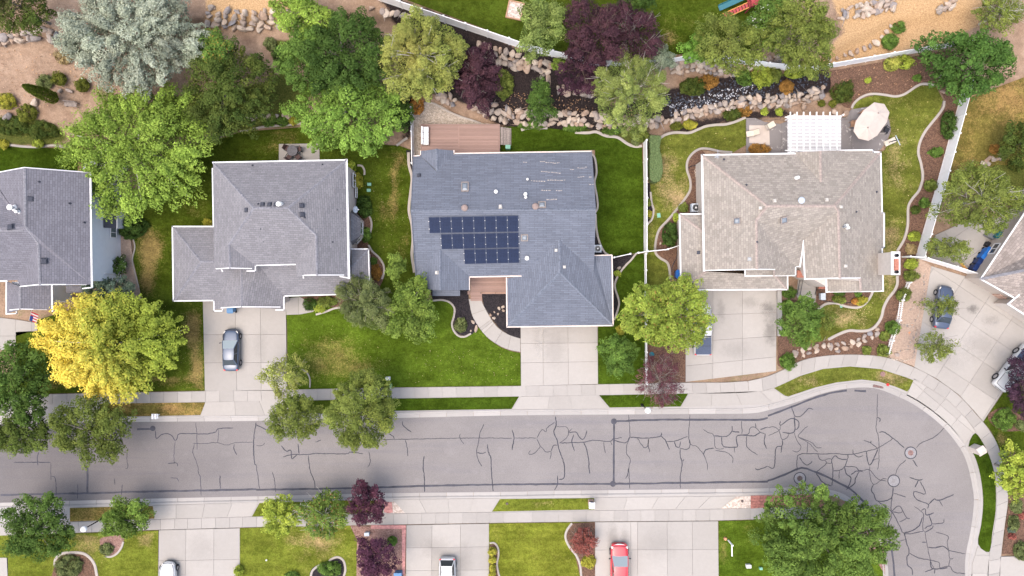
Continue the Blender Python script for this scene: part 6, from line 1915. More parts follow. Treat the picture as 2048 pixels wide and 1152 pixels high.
def shrub(label,px,py,rx,ry,h,pal,seed,name='shrub',leaf=.13,rc=.3,ball=False,group=None,at=None,**kw):
    z = h * .5
    c = G(px,py,0) if at is None else Vector(at)
    kw.setdefault('elong',1.1); kw.setdefault('lobes',.03 if ball else .12)
    if ball: kw['jag'] = .05; rx *= .84; ry *= .84
    C,N_,sz,ti,_ = crown(seed,(c.x,c.y,c.z + h * (.2 if not ball else .3)),rx * S,ry * S,h * .8,pal,rc=rc,leaf=leaf,flat=.6,**kw)
    # skirt down to the ground
    rs = np.random.RandomState(seed + 9)
    n = int(len(C) * .3); th = rs.uniform(0,6.283,n); zz = rs.uniform(.05,.5,n)
    rr_ = np.sqrt(np.clip(1 - (1 - zz * 2) ** 2 * .35,0,1)) * rs.uniform(.8,1.0,n)
    C2 = np.stack([c.x + np.cos(th) * rr_ * rx * S,c.y + np.sin(th) * rr_ * ry * S,c.z + zz * h],-1)
    C = np.concatenate([C,C2]); N_ = np.concatenate([N_,np.stack([np.cos(th),np.sin(th),.4 + 0 * th],-1) + rs.normal(0,.3,(n,3))])
    sz = np.concatenate([sz,leaf * rs.uniform(.7,1.3,n)]); ti = np.concatenate([ti,ti[rs.randint(0,len(ti),n)]])
    NLEAF[0] += len(C)
    o = leaf_mesh(name,C,N_,sz,ti,None,off=tuple(c))
    o.location = c
    return tag(o,label,'shrub',group)
shr = [
 ('round olive ball shrub at upper left, nearer the silver tree',123,160,16,16,1.1,'cypress',True),('round olive ball shrub touching the bright maple',169,173,16,16,1.1,'cypress',True),
 ('yellow green mound at the left edge of the hillside',17,204,19,17,1.0,'yshrub',False),('dry olive bush beside the leaning arborvitae',58,228,20,18,.9,'cypress',False),
 ('pale green tuft beside the arborvitae',92,165,17,15,.7,'greygreen',False),('straw coloured ornamental grass clump on bare soil',131,116,17,15,.9,'straw',False),
 ('low green ground cover mound on the left bank',25,252,34,20,.6,'deep',False),('low green mound above the dark lawn',85,262,34,18,.6,'deep',False),('bright yellow green tuft above the dark lawn at left',8,289,13,10,.6,'yshrub',False),('bright green tuft at the edging of the dark lawn',80,288,10,9,.6,'lime',False),
 ('small red flowering plant on the leftmost patio',166,302,8,7,.5,'red',False),
 ('dark green shrub against the leftmost house wall',268,455,32,24,1.4,'dark',False),('yellow flowering shrub at the left corner of the grey house',418,446,9,8,.8,'yshrub',False),
 ('yellow green shrub at the back corner of the grey house',718,363,12,20,1.2,'yshrub',True),('bright green shrub behind the yellow green one',704,336,12,13,1.0,'lime',True),
 ('dark shrub under the satellite dish',730,414,15,24,1.2,'dark',False),('rose bush with red flowers by the bay window',732,470,11,16,.9,'green',False),('small green shrub in the brown side bed',747,522,8,7,.5,'green',False),('low bronze plants by the lower right roof of the grey house',752,545,12,16,.5,'rust',False),
 ('dark round shrub beside the front path of the grey house',621,608,17,16,1.1,'dark',True),('bright green shrub at the front path',640,615,12,9,.7,'lime',False),('green hedge along the front wall of the grey house',655,603,22,10,.9,'olive',False),
 ('yellow green shrub below the poplar',588,243,8,8,.6,'yshrub',False),('spiky green plant above the rear edging, left one',540,243,13,11,.6,'green',False),('spiky green plant above the rear edging, right one',566,243,13,11,.6,'green',False),('spiky pale green plant on the hillside soil',542,90,11,14,.7,'greygreen',False),('dark green bush below the spiky hillside plant',565,112,18,18,1.0,'dark',False),
 ('orange leaved shrub at the corner of the gravel yard',834,215,16,17,1.4,'orange',False),('olive shrub between the boulders and purple tree',1008,172,20,28,1.5,'olive',False),('bright green flowering shrub among the upper boulders',1122,132,17,15,1.0,'maple',False),
 ('green creeper at the foot of the boulder wall, left',1065,252,30,7,.4,'green',False),('green creeper at the foot of the boulder wall, middle',1150,257,25,8,.4,'green',False),('green shrub where the lush lawn meets the fence',1278,268,20,18,1.1,'olive',False),('low green plants by the corner edging',1225,262,22,8,.5,'green',False),('small pale shrub by the corner edging',1270,285,8,7,.5,'greygreen',False),
 ('olive mound above the long wavy edging, left one',1352,254,12,8,.6,'cypress',False),('olive mound above the long wavy edging, right one',1379,251,13,10,.7,'yshrub',False),('dull bronze bush under the pebble slope',1462,229,16,14,.9,'deep',False),('dry reddish bush beside the patio',1487,224,15,11,.8,'rust',False),
 ('bright green plant in the dark patio bed, left one',1527,224,7,7,.5,'lime',False),('bright green plant in the dark patio bed, right one',1557,225,7,7,.5,'lime',False),('olive clump on the dark pebbles',1385,175,28,18,.8,'deep',False),('bronze clump on the dark pebbles',1415,165,22,14,.8,'rust',False),
 ('green shrub above the pebble slope',1487,158,18,16,1.1,'green',False),('bright green shrub under the tall tree',1523,155,24,21,1.3,'lime',False),('bright green foliage at the foot of the tall tree',1588,148,22,11,1.0,'lime',False),('yellow tipped bush at the end of the pebbles',1548,150,12,16,1.0,'olive',False),
 ('orange red creeping plant on the slope',1572,175,15,13,.4,'rust',False),('dark green bush right of the upper boulders',1680,185,24,24,1.5,'deep',False),('small olive plant below the dark bush',1664,208,8,7,.5,'cypress',False),('small olive plant above the pergola',1642,208,7,6,.5,'cypress',False),
 ('yellow green shrub under the back fence, left of the pair',1779,131,16,14,1.0,'yellowish',False),('green shrub under the back fence, right of the pair',1806,126,17,15,1.0,'lime',False),('upper green bush on the dry slope',1794,57,13,12,.9,'green',False),('lower green bush on the dry slope',1777,85,17,15,.9,'green',False),
 ('small lime plant in the bark slope',1734,162,6,5,.4,'lime',False),('small green plant near the fence maple',1833,157,9,7,.5,'green',False),('dark green climbing shrub on the slanting fence',1892,252,15,30,1.5,'dark',False),('small green shrub in the fence bed, middle',1870,306,14,10,.7,'green',False),('green shrub in the fence bed by the big tree',1858,372,13,12,.8,'olive',False),('round green shrub in the fence bed',1846,407,11,10,.7,'green',False),('dark low shrub in the fence bed',1829,420,9,9,.5,'deep',False),('light green shrub low in the fence bed',1826,473,13,10,.7,'lime',False),('cream variegated shrub at the end of the fence bed',1820,498,12,10,.6,'straw',False),
 ('bright green boxy shrub by the chimney',1820,529,15,11,.9,'lime',False),('clipped square shrub below the chimney',1818,552,17,14,1.1,'olive',True),('large clipped shrub at the picket fence',1803,590,18,16,1.2,'olive',True),('vivid green shrub at the picket fence',1782,655,17,17,1.1,'green',True),('low olive shrub left of the vivid green one',1766,672,10,10,.7,'olive',False),
 ('rose bush at the foot of the picket fence',1764,701,13,12,.8,'olive',False),('small green shrub near the curved sidewalk',1731,700,8,9,.6,'olive',False),('round clipped ball shrub beside the driveway',1572,722,19,19,1.3,'green',True),('clipped green shrub at the corner of the tan garage',1575,585,17,14,1.2,'green',True),('green shrub below the garage corner',1572,615,14,16,1.0,'green',False),
 ('low shrub in the entrance bed',1676,598,14,8,.6,'olive',False),('small green shrub in the entrance bed',1715,589,6,6,.4,'green',False),('yellow lily clump in the entrance bed',1720,602,12,9,.6,'yshrub',False),('orange flowering clump in the entrance bed',1708,603,7,6,.5,'orange',False),('dark small shrub under the entrance eave',1678,585,12,5,.5,'dark',False),
 ('dense green shrub beside the tan garage',1338,470,16,25,1.4,'dark',False),('small green shrub above the dense one',1352,436,7,9,.7,'lime',False),('red tinged shrub by the air conditioner',1366,416,10,9,.6,'olive',False),('rusty orange hedge behind the tan house',1517,300,28,13,1.1,'rust',True),('small plant in the fence bed of the worn lawn, upper',1297,405,4,7,.4,'olive',False),('small plant in the fence bed of the worn lawn, lower',1298,427,5,7,.4,'yshrub',False),
 ('green plant under the garage eave',1234,547,7,5,.4,'lime',False),('flowering plants beside the curved path',922,650,13,15,.6,'greygreen',False),('yellow leaved branch beside the blue grey garage',1240,660,8,10,.8,'yshrub',False),
 ('low shrub with pink flowers at lower left bed',215,1097,14,12,.7,'greygreen',False),('rose bushes in the arched bed',140,1132,28,24,.9,'greygreen',False),('clipped shrub by the lower left driveway',480,1140,10,14,.9,'lime',True),('green shrub in the scalloped black bed',660,1136,24,16,.9,'green',False),('small green shrub left of the scalloped bed',585,1150,16,8,.6,'green',False),
 ('small round green shrub in the reddish mulch',785,1080,12,12,.8,'green',True),('yellow flowering plant under the red maple',1177,1122,15,13,.6,'yshrub',False),
 ('round green juniper in the right mulch bed',2005,838,24,20,.9,'green',False),('pale ornamental plants at the right edge',2040,850,12,10,.5,'greygreen',False),('blue green tuft by the curved sidewalk',2005,908,7,9,.4,'spruce',False),('pale green plants in the flower bed, upper',2030,1012,12,14,.6,'greygreen',False),('pale green plants in the flower bed, middle',2025,1045,12,16,.6,'greygreen',False),('blue green agave like plant in the flower bed',2020,1058,7,6,.4,'spruce',False),('pink flowering plant in the flower bed',2022,1072,8,6,.4,'red',False),('grey green shrub at the lower right edge',2040,1100,18,18,1.0,'greygreen',False),('magenta flowers at the right edge of the flower bed',2042,1030,7,7,.4,'red',False),
 ('low dark shrub at the right edge slope',2030,330,18,14,.9,'deep',False),('dry bush near the right fence trees',1990,300,14,10,.6,'rust',False),
]
for i,(lab,px,py,rx,ry,h,pal,ball) in enumerate(shr):
    shrub(lab,px,py,rx,ry,h,pal,200 + i,ball=ball,rc=max(.16,min(.34,rx * S * .38)),leaf=.11 if ball else .13,dens=.55)
for i,(y,r) in enumerate(((1100,9.5),(1117,9),(1132,7.5),(1146,8.5))):
    shrub(('largest and topmost','second','third and smallest','lowest')[i] + ' clipped yellow green ball in the row by the driveway',985,y,r,r,.8,'yshrub',700 + i,ball=True,rc=.2,leaf=.1,dens=.6,group='row of clipped ball shrubs')
# clipped hedge as a box of leaves
def hedge(label,poly,h,pal,seed):
    rs = np.random.RandomState(seed)
    xs = [p[0] for p in poly]; ys = [p[1] for p in poly]
    n = 9000
    x = rs.uniform(min(xs),max(xs),n); y = rs.uniform(min(ys),max(ys),n)
    k = inpoly(x,y,poly); x,y = x[k],y[k]
    n = len(x)
    z = h * (.92 + .08 * rs.uniform(size=n)) 
    C = np.stack([(x - 1024) * S,(576 - y) * S,z],-1)
    N_ = np.array([0,0,1.0]) + rs.normal(0,.4,(n,3))
    pts = resample(poly + [poly[0]],.9); pw = np.array([(p.x,p.y) for p in pts]); idx = rs.randint(0,len(pw),4000)
    c2 = np.stack([(pw[idx,0] - 1024) * S,(576 - pw[idx,1]) * S,rs.uniform(.05,h,4000)],-1) + rs.normal(0,.04,(4000,3))
    cen = c2.mean(0); nn = c2 - cen; nn[:,2] = .2
    C = np.concatenate([C,c2]); N_ = np.concatenate([N_,nn + rs.normal(0,.3,nn.shape)])
    ti = rs.dirichlet((1,1,1),len(C)) @ np.array(PAL[pal]); ti *= 1.8 * (1 + rs.normal(0,.15,len(C)))[:,None]
    o = leaf_mesh('hedge',C,N_,.11 * rs.uniform(.7,1.3,len(C)),np.clip(ti,.01,1),None)
    origin_to_base(o); return tag(o,label,'hedge')
hedge('clipped grey green hedge beside the tall white fence',catmull([(1295,279),(1306,276),(1317,279),(1314,300),(1318,320),(1320,345),(1314,364),(1298,365),(1295,340),(1296,310)],4,True),1.3,'greygreen',4)
# potted bush at the left house
c = G(248,533,0)
t = thing('potted_bush','bush with pale flowers in a blue grey pot by the leftmost house','plant',c)
MB().lathe(c,[(.28,0),(.4,.7),(.44,.72),(.4,.74),(.36,.66),(0,.64)],18).build('pot',M['sky_dish'],t,smooth=True)
C,N_,sz,ti,_ = crown(77,(c.x - .1,c.y + .1,c.z + 1.0),1.1,1.1,1.1,'dark',rc=.35,leaf=.15,gradient=speck((.4,.4,.33),.08),dens=.8)
leaf_mesh('foliage',C,N_,sz,ti,t,off=tuple(c))

# ================================================================== boulders
rock_meshes = []
def make_rocks():
    rs = random.Random(4)
    for k in range(14):
        bm = bmesh.new()
        for _ in range(15):
            v = Vector((rs.gauss(0,1),rs.gauss(0,1),rs.gauss(0,1))).normalized()
            r = rs.uniform(.8,1.08)
            bm.verts.new((v.x * r,v.y * r * .8,v.z * r * .7))
        bmesh.ops.convex_hull(bm,input=bm.verts)
        loose = [v for v in bm.verts if not v.link_faces]
        bmesh.ops.delete(bm,geom=loose,context='VERTS')
        bmesh.ops.bevel(bm,geom=list(bm.edges),offset=.10,segments=1,affect='EDGES')
        bmesh.ops.recalc_face_normals(bm,faces=bm.faces)
        me = bpy.data.meshes.new('rock'); bm.to_mesh(me); bm.free()
        me.materials.append(M['boulder'])
        rock_meshes.append(me)
make_rocks()
rrs = random.Random(9)
def rock(px,py,r,parent=None,name='rock',sink=.25,dz=0.0):
    o = bpy.data.objects.new(name,rrs.choice(rock_meshes))
    link(o,parent)
    p = G(px,py,dz)
    w = r * S
    o.location = p + Vector((0,0,w * (.5 - sink))) - (worldloc(parent) if parent else Vector())
    o.rotation_euler = (rrs.uniform(-.3,.3),rrs.uniform(-.3,.3),rrs.uniform(0,6.28))
    o.scale = (w * rrs.uniform(.9,1.25),w * rrs.uniform(.75,1.1),w * rrs.uniform(.7,1.0))
    return o
def rock_wall(label,line,rows,size,gap=1.28,jit=.22):
    t = thing('rock_wall',label,'rock wall',G(line[len(line) // 2][0],line[len(line) // 2][1],0),group='boulder retaining walls')
    for k in range(rows):
        off = (k - (rows - 1) / 2) * size * 1.2
        pl = offset_line(line,off)
        pts = resample(pl,size * gap)
        for p in pts:
            if rrs.random() < .06: continue
            q = (p.x + rrs.uniform(-jit,jit) * size * 1.6,p.y + rrs.uniform(-jit,jit) * size)
            rock(q[0],q[1],size * rrs.uniform(.8,1.45),t)
            if size > 5 and rrs.random() < .3: rock(q[0] + rrs.uniform(-1,1) * size,q[1] + rrs.uniform(-.8,.8) * size,size * rrs.uniform(.3,.55),t)
    return t
rock_wall('long boulder wall above the lush lawn',[(955,208),(985,222),(1020,232),(1060,237),(1130,238),(1180,240),(1230,248),(1290,250)],3,8.5)
rock_wall('boulder wall climbing right of the pale poplar',[(1292,248),(1330,240),(1360,232),(1400,224),(1440,215),(1480,207)],2,8)
rock_wall('boulder wall behind the pergola',[(1482,207),(1530,203),(1570,202),(1605,199),(1625,190),(1645,182)],3,7)
rock_wall('upper boulder wall under the long back fence',[(955,102),(990,110),(1020,118),(1050,130),(1080,140),(1100,145)],3,9)
rock_wall('row of boulders at the top near the fence bend',[(745,18),(775,28),(800,30),(820,35)],1,8)
rock_wall('pale boulders between the purple trees',[(1118,180),(1150,184),(1185,187)],2,7.5)
rock_wall('boulders at the corner of the gravel yard',[(868,190),(890,195),(905,203)],2,8)
rock_wall('boulders behind the poplar by the fence',[(788,172),(805,185),(800,200)],1,11)
rock_wall('boulder wall below the back fence gap',[(1345,135),(1375,132),(1405,132),(1440,140),(1470,140)],3,7.5)
rock_wall('boulders below the tall green tree',[(1500,130),(1530,122),(1555,118)],2,8)
rock_wall('grey boulders at the upper left corner',[(0,82),(30,78),(60,72),(88,66),(110,75)],2,10)
rock_wall('grey boulder steps at the top left of the hillside',[(418,30),(460,40),(510,42),(560,38),(590,42)],4,9,2.0)
rock_wall('boulder wall on the dry slope',[(1685,28),(1720,22),(1755,14),(1785,8)],3,7.5)
rock_wall('small boulder cluster at the top right slope',[(1878,20),(1895,14),(1908,6)],2,7)
rock_wall('low line of stones along the dry slope',[(1660,120),(1690,112),(1720,100),(1745,92),(1765,75),(1785,52)],1,6,2.4)
rock_wall('stone edge at the foot of the left hillside',[(500,238),(540,232),(580,228)],1,6,2.2)
rock_wall('broken stones at the right edge slope',[(1965,330),(1985,318),(2005,308),(2020,300)],2,6)
rock_wall('boulders lining the curved sidewalk',[(1590,708),(1625,700),(1665,692),(1700,690),(1730,678),(1755,662)],2,6.5,2.2)
rock_wall('scalloped stone edging in the tan gravel bed',[(1850,540),(1846,560),(1850,585),(1842,602),(1838,610),(1820,620)],1,2.4,1.7)
rock_wall('lower scalloped stone edging in the tan gravel bed',[(1840,618),(1834,638),(1822,648),(1800,650),(1830,655),(1832,668),(1822,682),(1812,700),(1790,703),(1828,698),(1826,716),(1806,722),(1784,718)],1,2.4,1.7)
for (x,y,r,lab) in ((1607,215,8,'large pale boulder left of the pergola back'),(1675,702,8,'white boulder by the curved sidewalk, left'),(1793,709,7,'white stone in the tan gravel bed'),(1660,690,7,'white boulder under the garden slope'),
                       (946,644,6,'upper pale stone at the curved path'),(952,657,7,'flat grey stone at the curved path'),(921,636,5,'rounded stone among the path flowers'),(941,661,3.5,'small stone below the path flowers'),
                       (1006,614,5.5,'pale stone against the garage wall'),(998,617,4.5,'long stone right of the black bed'),(988,636,5.5,'rounded clay coloured stone by the path'),(981,630,4.5,'left stone of the dry stream'),(997,628,4,'middle stone of the dry stream'),(1007,621,4,'pointed stone of the dry stream'),(989,624,3,'small stone of the dry stream'),
                       (1238,536,6,'pale boulder beside the garage'),(1320,487,4,'stone beside the garage shrub'),(70,205,13,'reddish boulder behind the dry olive bush'),(15,232,14,'grey pink boulder at the left edge'),(120,181,7,'flat grey stone beside the arborvitae'),(140,182,8,'flat grey slab between the ball shrubs'),
                       (500,236,10,'pale boulder under the dark green tree'),(575,235,8,'pale boulder by the spiky plants'),(608,228,8,'boulder beneath the maple'),(1583,543,7,'brown boulder in the entrance nook'),(1690,228,9,'flat pale stone behind the pergola'),(1668,225,8,'triangular pale stone behind the pergola'),(1885,185,7,'white stone below the fence maple')):
    o = rock(x,y,r,None,'boulder')
    tag(o,lab,'boulder','single garden boulders')
for i,(x,y) in enumerate(((1820,667),(1822,648))):
    o = rock(x,y,6,None,'stepping_stone',.6); o.scale.z *= .35
    o.data = o.data.copy(); o.data.materials.clear(); o.data.materials.append(M['clay'])
    tag(o,('lower','upper')[i] + ' terracotta stepping stone in the tan gravel','stone','terracotta stepping stones')
for i,(x,y) in enumerate(((1460,1011),(1473,1010),(1476,1000))):
    o = rock(x,y,3.2,None,'stepping_stone',.6); o.scale.z *= .4
    tag(o,('left','middle','upper right')[i] + ' flat stone in the pebble triangle','stone','pebble triangle stones')
# fine white chips scattered on the black pebble slope
def chips(label,poly,n,size,colr,seed):
    rs = np.random.RandomState(seed)
    xs = [p[0] for p in poly]; ys = [p[1] for p in poly]
    x = rs.uniform(min(xs),max(xs),n); y = rs.uniform(min(ys),max(ys),n); k = inpoly(x,y,poly); x,y = x[k],y[k]
    mb = MB()
    for a,b in zip(x,y):
        p = G(a,b,0.05); s = size * rs.uniform(.5,1.4); 
        q = Matrix.Rotation(rs.uniform(0,6.28),3,'Z')
        vs = [p + q @ Vector(v) * s for v in ((-1,-.2,-.3),(.3,-.8,-.3),(.9,.4,-.3),(-.4,.8,-.3),(0,0,.55))]
        mb.add(vs,[(0,1,4),(1,2,4),(2,3,4),(3,0,4)])
    o = mb.build('scattered_pebbles',M[colr]); tag(o,label,'pebbles',kind='stuff')
simple('chip_white',(.42,.42,.44),.8,var=.3)
simple('chip_dark',(.05,.055,.07),.8,var=.3)
chips('white pebbles scattered on the black slope',[(1335,210),(1380,200),(1450,178),(1510,170),(1500,195),(1420,210),(1340,232)],420,.09,'chip_white',3)
chips('dark pebbles on the slope behind the tan house',[(1330,190),(1460,160),(1660,145),(1650,180),(1500,200),(1340,235)],1200,.12,'chip_dark',5)

# fallen leaves and weeds on the lawns and slopes: nobody could count them
def litter(label,polys,n,cols,seed,size=.12):
    rs = np.random.RandomState(seed)
    C = []
    for poly in polys:
        xs = [p[0] for p in poly]; ys = [p[1] for p in poly]
        x = rs.uniform(min(xs),max(xs),n); y = rs.uniform(min(ys),max(ys),n); k = inpoly(x,y,poly)
        C += [tuple(G(a,b,.075)) for a,b in zip(x[k],y[k])]
    C = np.array(C); m = len(C)
    N_ = np.array([0,0,1.0]) + rs.normal(0,.25,(m,3))
    ti = np.array(cols)[rs.randint(0,len(cols),m)] * rs.uniform(.7,1.3,(m,1))
    o = leaf_mesh('fallen_leaves',C,N_,size * rs.uniform(.5,1.5,m),ti)
    tag(o,label,'leaves',kind='stuff')
litter('tan fallen leaves and flecks on the front lawns',[[(580,650),(780,650),(780,770),(580,770)],[(850,690),(1035,710),(1035,765),(800,765)],[(300,610),(405,610),(405,775),(250,775)],[(700,350),(815,310),(820,520),(760,500),(740,400)]],150,[(.30,.24,.12),(.28,.24,.10),(.33,.28,.15)],1,.085)
litter('dry leaves on the hillside and bark slopes',[[(0,100),(140,100),(190,200),(0,230)],[(1660,140),(1850,110),(1850,180),(1700,200)],[(930,215),(1290,215),(1290,235),(1000,230)],[(1000,180),(1180,200),(1170,225),(1000,215)]],260,[(.24,.15,.09),(.36,.22,.12),(.15,.09,.06),(.3,.2,.14)],2,.16)
litter('pale leaves scattered on the worn lawns',[[(1790,200),(1860,190),(1840,300),(1800,480),(1775,480)],[(1330,280),(1480,260),(1480,290),(1360,330),(1330,430)],[(1690,620),(1750,600),(1740,650),(1680,655)]],90,[(.40,.33,.18),(.34,.28,.12)],3)

# ================================================================== vehicles
def loft(mb,secs,closed_ends=True):
    n = len(secs[0]); b = [v for s in secs for v in s]
    fs = []
    for i in range(len(secs) - 1):
        for k in range(n - 1):
            fs.append((i * n + k,i * n + k + 1,(i + 1) * n + k + 1,(i + 1) * n + k))
    if closed_ends:
        fs.append(tuple(range(n))[::-1]); fs.append(tuple((len(secs) - 1) * n + k for k in range(n)))
    mb.add(b,fs)
def vehicle(label,px,py,rz,L,W,Ht,paint,body,cab,cat='car',name='parked_car',bed=None,bedmat='bed_cover',group='vehicles parked on the driveways',bumper=None,rails=False,glassm='windscreen',wheel=.33,zoff=0.0):
    """local +Y is the nose. body: list of (t, width factor, shoulder height); cab: dict with rear, roof0, roof1, front (fractions), belt, wr"""
    c = P(px,py,0); c.z = .05
    t = thing(name,label,cat,c,rz,group)
    Y = lambda f: (f - .5) * L
    hw = W / 2
    secs = []
    for f,w,zs in body:
        x = hw * w; zb = .26 + .1 * abs(f - .5)
        half = [(x * .90,zb),(x * .99,zb + .16),(x,(zb + zs) * .52),(x * .975,zs - .10),(x * .90,zs - .02),(x * .55,zs + .025)]
        ring = [Vector((a,Y(f),z)) for a,z in half] + [Vector((0,Y(f),zs + .04))] + [Vector((-a,Y(f),z)) for a,z in half[::-1]]
        secs.append(ring)
    mb = MB(); loft(mb,secs)
    mb.f = [f[::-1] for f in mb.f]
    bo = mb.build('body',M[paint],t,local=True,smooth=True)
    bo.data.polygons[-1].use_smooth = False; bo.data.polygons[-2].use_smooth = False
    md = bo.modifiers.new('subdiv','SUBSURF'); md.levels = 1; md.render_levels = 1
    # greenhouse
    bz = cab['belt']; wb = hw * cab.get('wb',.90); wr = hw * cab.get('wr',.66)
    r0,r1,f0,f1 = Y(cab['rear']),Y(cab['roof0']),Y(cab['roof1']),Y(cab['front'])
    V = {'rb': lambda s: Vector((s * wb * .93,r0,bz)),'rt': lambda s: Vector((s * wr * .95,r1,Ht)),'ft': lambda s: Vector((s * wr,f0,Ht)),'fb': lambda s: Vector((s * wb,f1,bz - .02))}
    rt,ft,rb,fb = [V[k] for k in ('rt','ft','rb','fb')]
    # roof
    mb = MB()
    rows = []
    for k in range(7):
        u = k / 6
        y = r1 + (f0 - r1) * u; zz = Ht + .05 * math.sin(math.pi * u) ** .6
        w = wr * (.95 + .05 * u)
        rows.append([Vector((w * s,y,zz - .055 * abs(s) ** 3)) for s in (-1,-.9,-.5,0,.5,.9,1)])
    vs = [v for r_ in rows for v in r_]
    mb.add(vs,[(i * 7 + j,i * 7 + j + 1,(i + 1) * 7 + j + 1,(i + 1) * 7 + j) for i in range(6) for j in range(6)])
    mb.add([v - Vector((0,0,.06)) for v in vs],[(i * 7 + j,(i + 1) * 7 + j,(i + 1) * 7 + j + 1,i * 7 + j + 1) for i in range(6) for j in range(6)])
    mb.build('roof',M[paint],t,local=True,smooth=True)
    def pane(pts,nm,m):
        n_ = (pts[1] - pts[0]).cross(pts[2] - pts[0]).normalized()
        vs = list(pts) + [p - n_ * .03 for p in pts]
        k = len(pts)
        MB().add(vs,[tuple(range(k)),tuple(range(2 * k - 1,k - 1,-1))] + [(i,k + i,k + (i + 1) % k,(i + 1) % k) for i in range(k)]).build(nm,M[m],t,local=True)
    pane([fb(-1),fb(1),ft(1),ft(-1)],'windscreen',glassm)
    pane([rb(1),rb(-1),rt(-1),rt(1)],'rear_window','window_glass' if cab.get('darkrear',True) else glassm)
    for s in (1,-1):
        m0 = (rb(s) + fb(s)) / 2; m1 = (rt(s) + ft(s)) / 2
        a = [rb(s),m0,m1,rt(s)]; b = [m0,fb(s),ft(s),m1]
        if s < 0: a = a[::-1]; b = b[::-1]
        pane(a,'side_window','window_glass'); pane(b,'side_window','window_glass')
        mb = MB()
        mb.beam(fb(s),ft(s),.07,.06); mb.beam(rb(s),rt(s),.09,.06); mb.beam(m0,m1,.08,.05)
        mb.build('pillar',M[paint],t,local=True)
        # mirrors
        mm = MB(); q = fb(s) + Vector((s * .12,-.25,.08)); mm.box(q + Vector((s * .1,0,0)),(.2,.1,.13),R(-12) * s); mm.tube(fb(s) + Vector((0,-.22,.02)),q + Vector((s * .03,0,0)),.025)
        mm.build('mirror',M['dark_metal'] if cab.get('darkmirror',True) else M[paint],t,local=True,bevel=.03)
        # lights
        z0 = body[-3][2]; xf = hw * body[-3][1]
        MB().box((s * xf * .83,Y(body[-3][0]) - .02,z0 - .045),(.14,.3,.07),R(30) * s).build('headlight',M['lamp_clear'],t,local=True,bevel=.04)
        MB().box((s * hw * body[1][1] * .86,Y(body[1][0]) + .07,body[1][2] - .09),(.22,.16,.16),R(18) * s).build('tail_light',M['tail_red'],t,local=True,bevel=.03)
    for fy in cab.get('axles',(.19,.82)):
        for s in (1,-1):
            w = MB(); Mx = Matrix.Rotation(R(90) * s,3,'Y')
            w.lathe((s * (hw - .20),Y(fy),wheel),[(wheel * .6,0),(wheel * .93,.01),(wheel,.05),(wheel,.17),(wheel * .93,.22),(wheel * .66,.215),(wheel * .62,.17)],20,M=Mx)
            wo = w.build('wheel',M['black_rubber'],t,local=True,smooth=True)
            w = MB(); w.lathe((s * (hw - .20),Y(fy),wheel),[(wheel * .64,.15),(wheel * .62,.19),(wheel * .2,.2),(0,.21)],12,M=Mx)
            w.build('rim',M['rim'],wo,local=True)
            w = MB(); Mx2 = Mx
    if bed:
        b0,b1,bzz = bed
        mb = MB(); mb.box((0,(Y(b0) + Y(b1)) / 2,bzz),(W * .86,Y(b1) - Y(b0),.09))
        mb.build('bed_cover',M[bedmat],t,local=True,bevel=.03)
        MB().box((0,(Y(b0) + Y(b1)) / 2,bzz + .05),(W * .84,.04,.02)).build('cover_seam',M['dark_metal'],t,local=True)
    if bumper:
        f_,m_,w_,z_ = bumper
        mb = MB()
        for k in range(6):
            a = -1 + k / 3; b = a + 1 / 3
            g_ = lambda x: Vector((x * w_ * hw,Y(f_) - .30 * abs(x) ** 2.5,z_))
            mb.beam(g_(a),g_(b),.17,.2)
        mb.build('bumper',M[m_],t,local=True)
    if rails:
        for s in (1,-1):
            MB().beam((s * wr * .88,r1 + .2,Ht + .08),(s * wr * .9,f0 - .1,Ht + .08),.05,.05).build('roof_rail',M['grey_metal'],t,local=True)
        for f_ in (.3,.62):
            y = r1 + (f0 - r1) * f_; MB().beam((-wr * .88,y,Ht + .1),(wr * .88,y,Ht + .1),.05,.04).build('roof_bar',M['grey_metal'],t,local=True)
    # seams of hood and tail
    bi = lambda f,k: float(np.interp(f,[q[0] for q in body],[q[k] for q in body]))
    for s in (1,-1):
        mb = MB(); fs_ = np.linspace(cab['front'] + .01,.955,6)
        pp_ = [Vector((s * hw * bi(f,1) * .80,Y(f),bi(f,2) + .018)) for f in fs_]
        for a,b in zip(pp_[:-1],pp_[1:]): mb.beam(a,b,.035,.02)
        mb.beam(pp_[-1],Vector((0,Y(.968),bi(.962,2) + .03)),.04,.02)
        mb.build('hood_seam',M['dark_metal'],t,local=True)
    # grille and bumper line
    MB().box((0,Y(.992),body[-1][2] - .12),(W * .42,.1,.12)).build('grille',M['dark_metal'],t,local=True)
    return t
SEDAN = [(0,.66,.74),(.02,.84,.88),(.08,.93,.97),(.2,.985,.98),(.4,1,.96),(.6,1,.94),(.72,.99,.91),(.84,.95,.84),(.93,.87,.76),(.98,.72,.66),(1,.5,.55)]
SUV = [(0,.84,.85),(.015,.92,.95),(.06,.96,1.0),(.2,1,1.02),(.45,1,1.02),(.66,1,1.0),(.75,.99,.97),(.86,.96,.92),(.94,.9,.84),(.985,.78,.74),(1,.6,.62)]
TRUCK = [(0,.9,.92),(.01,.95,1.04),(.05,.97,1.07),(.25,.97,1.08),(.4,1,1.08),(.6,1,1.08),(.72,.99,1.07),(.84,.97,1.04),(.94,.94,.98),(.985,.84,.9),(1,.7,.72)]
BUG = [(0,.4,.55),(.02,.6,.72),(.08,.82,.9),(.2,.96,1.0),(.5,1,1.0),(.68,1,.98),(.77,.97,.94),(.86,.89,.86),(.93,.75,.74),(.975,.54,.62),(1,.26,.5)]
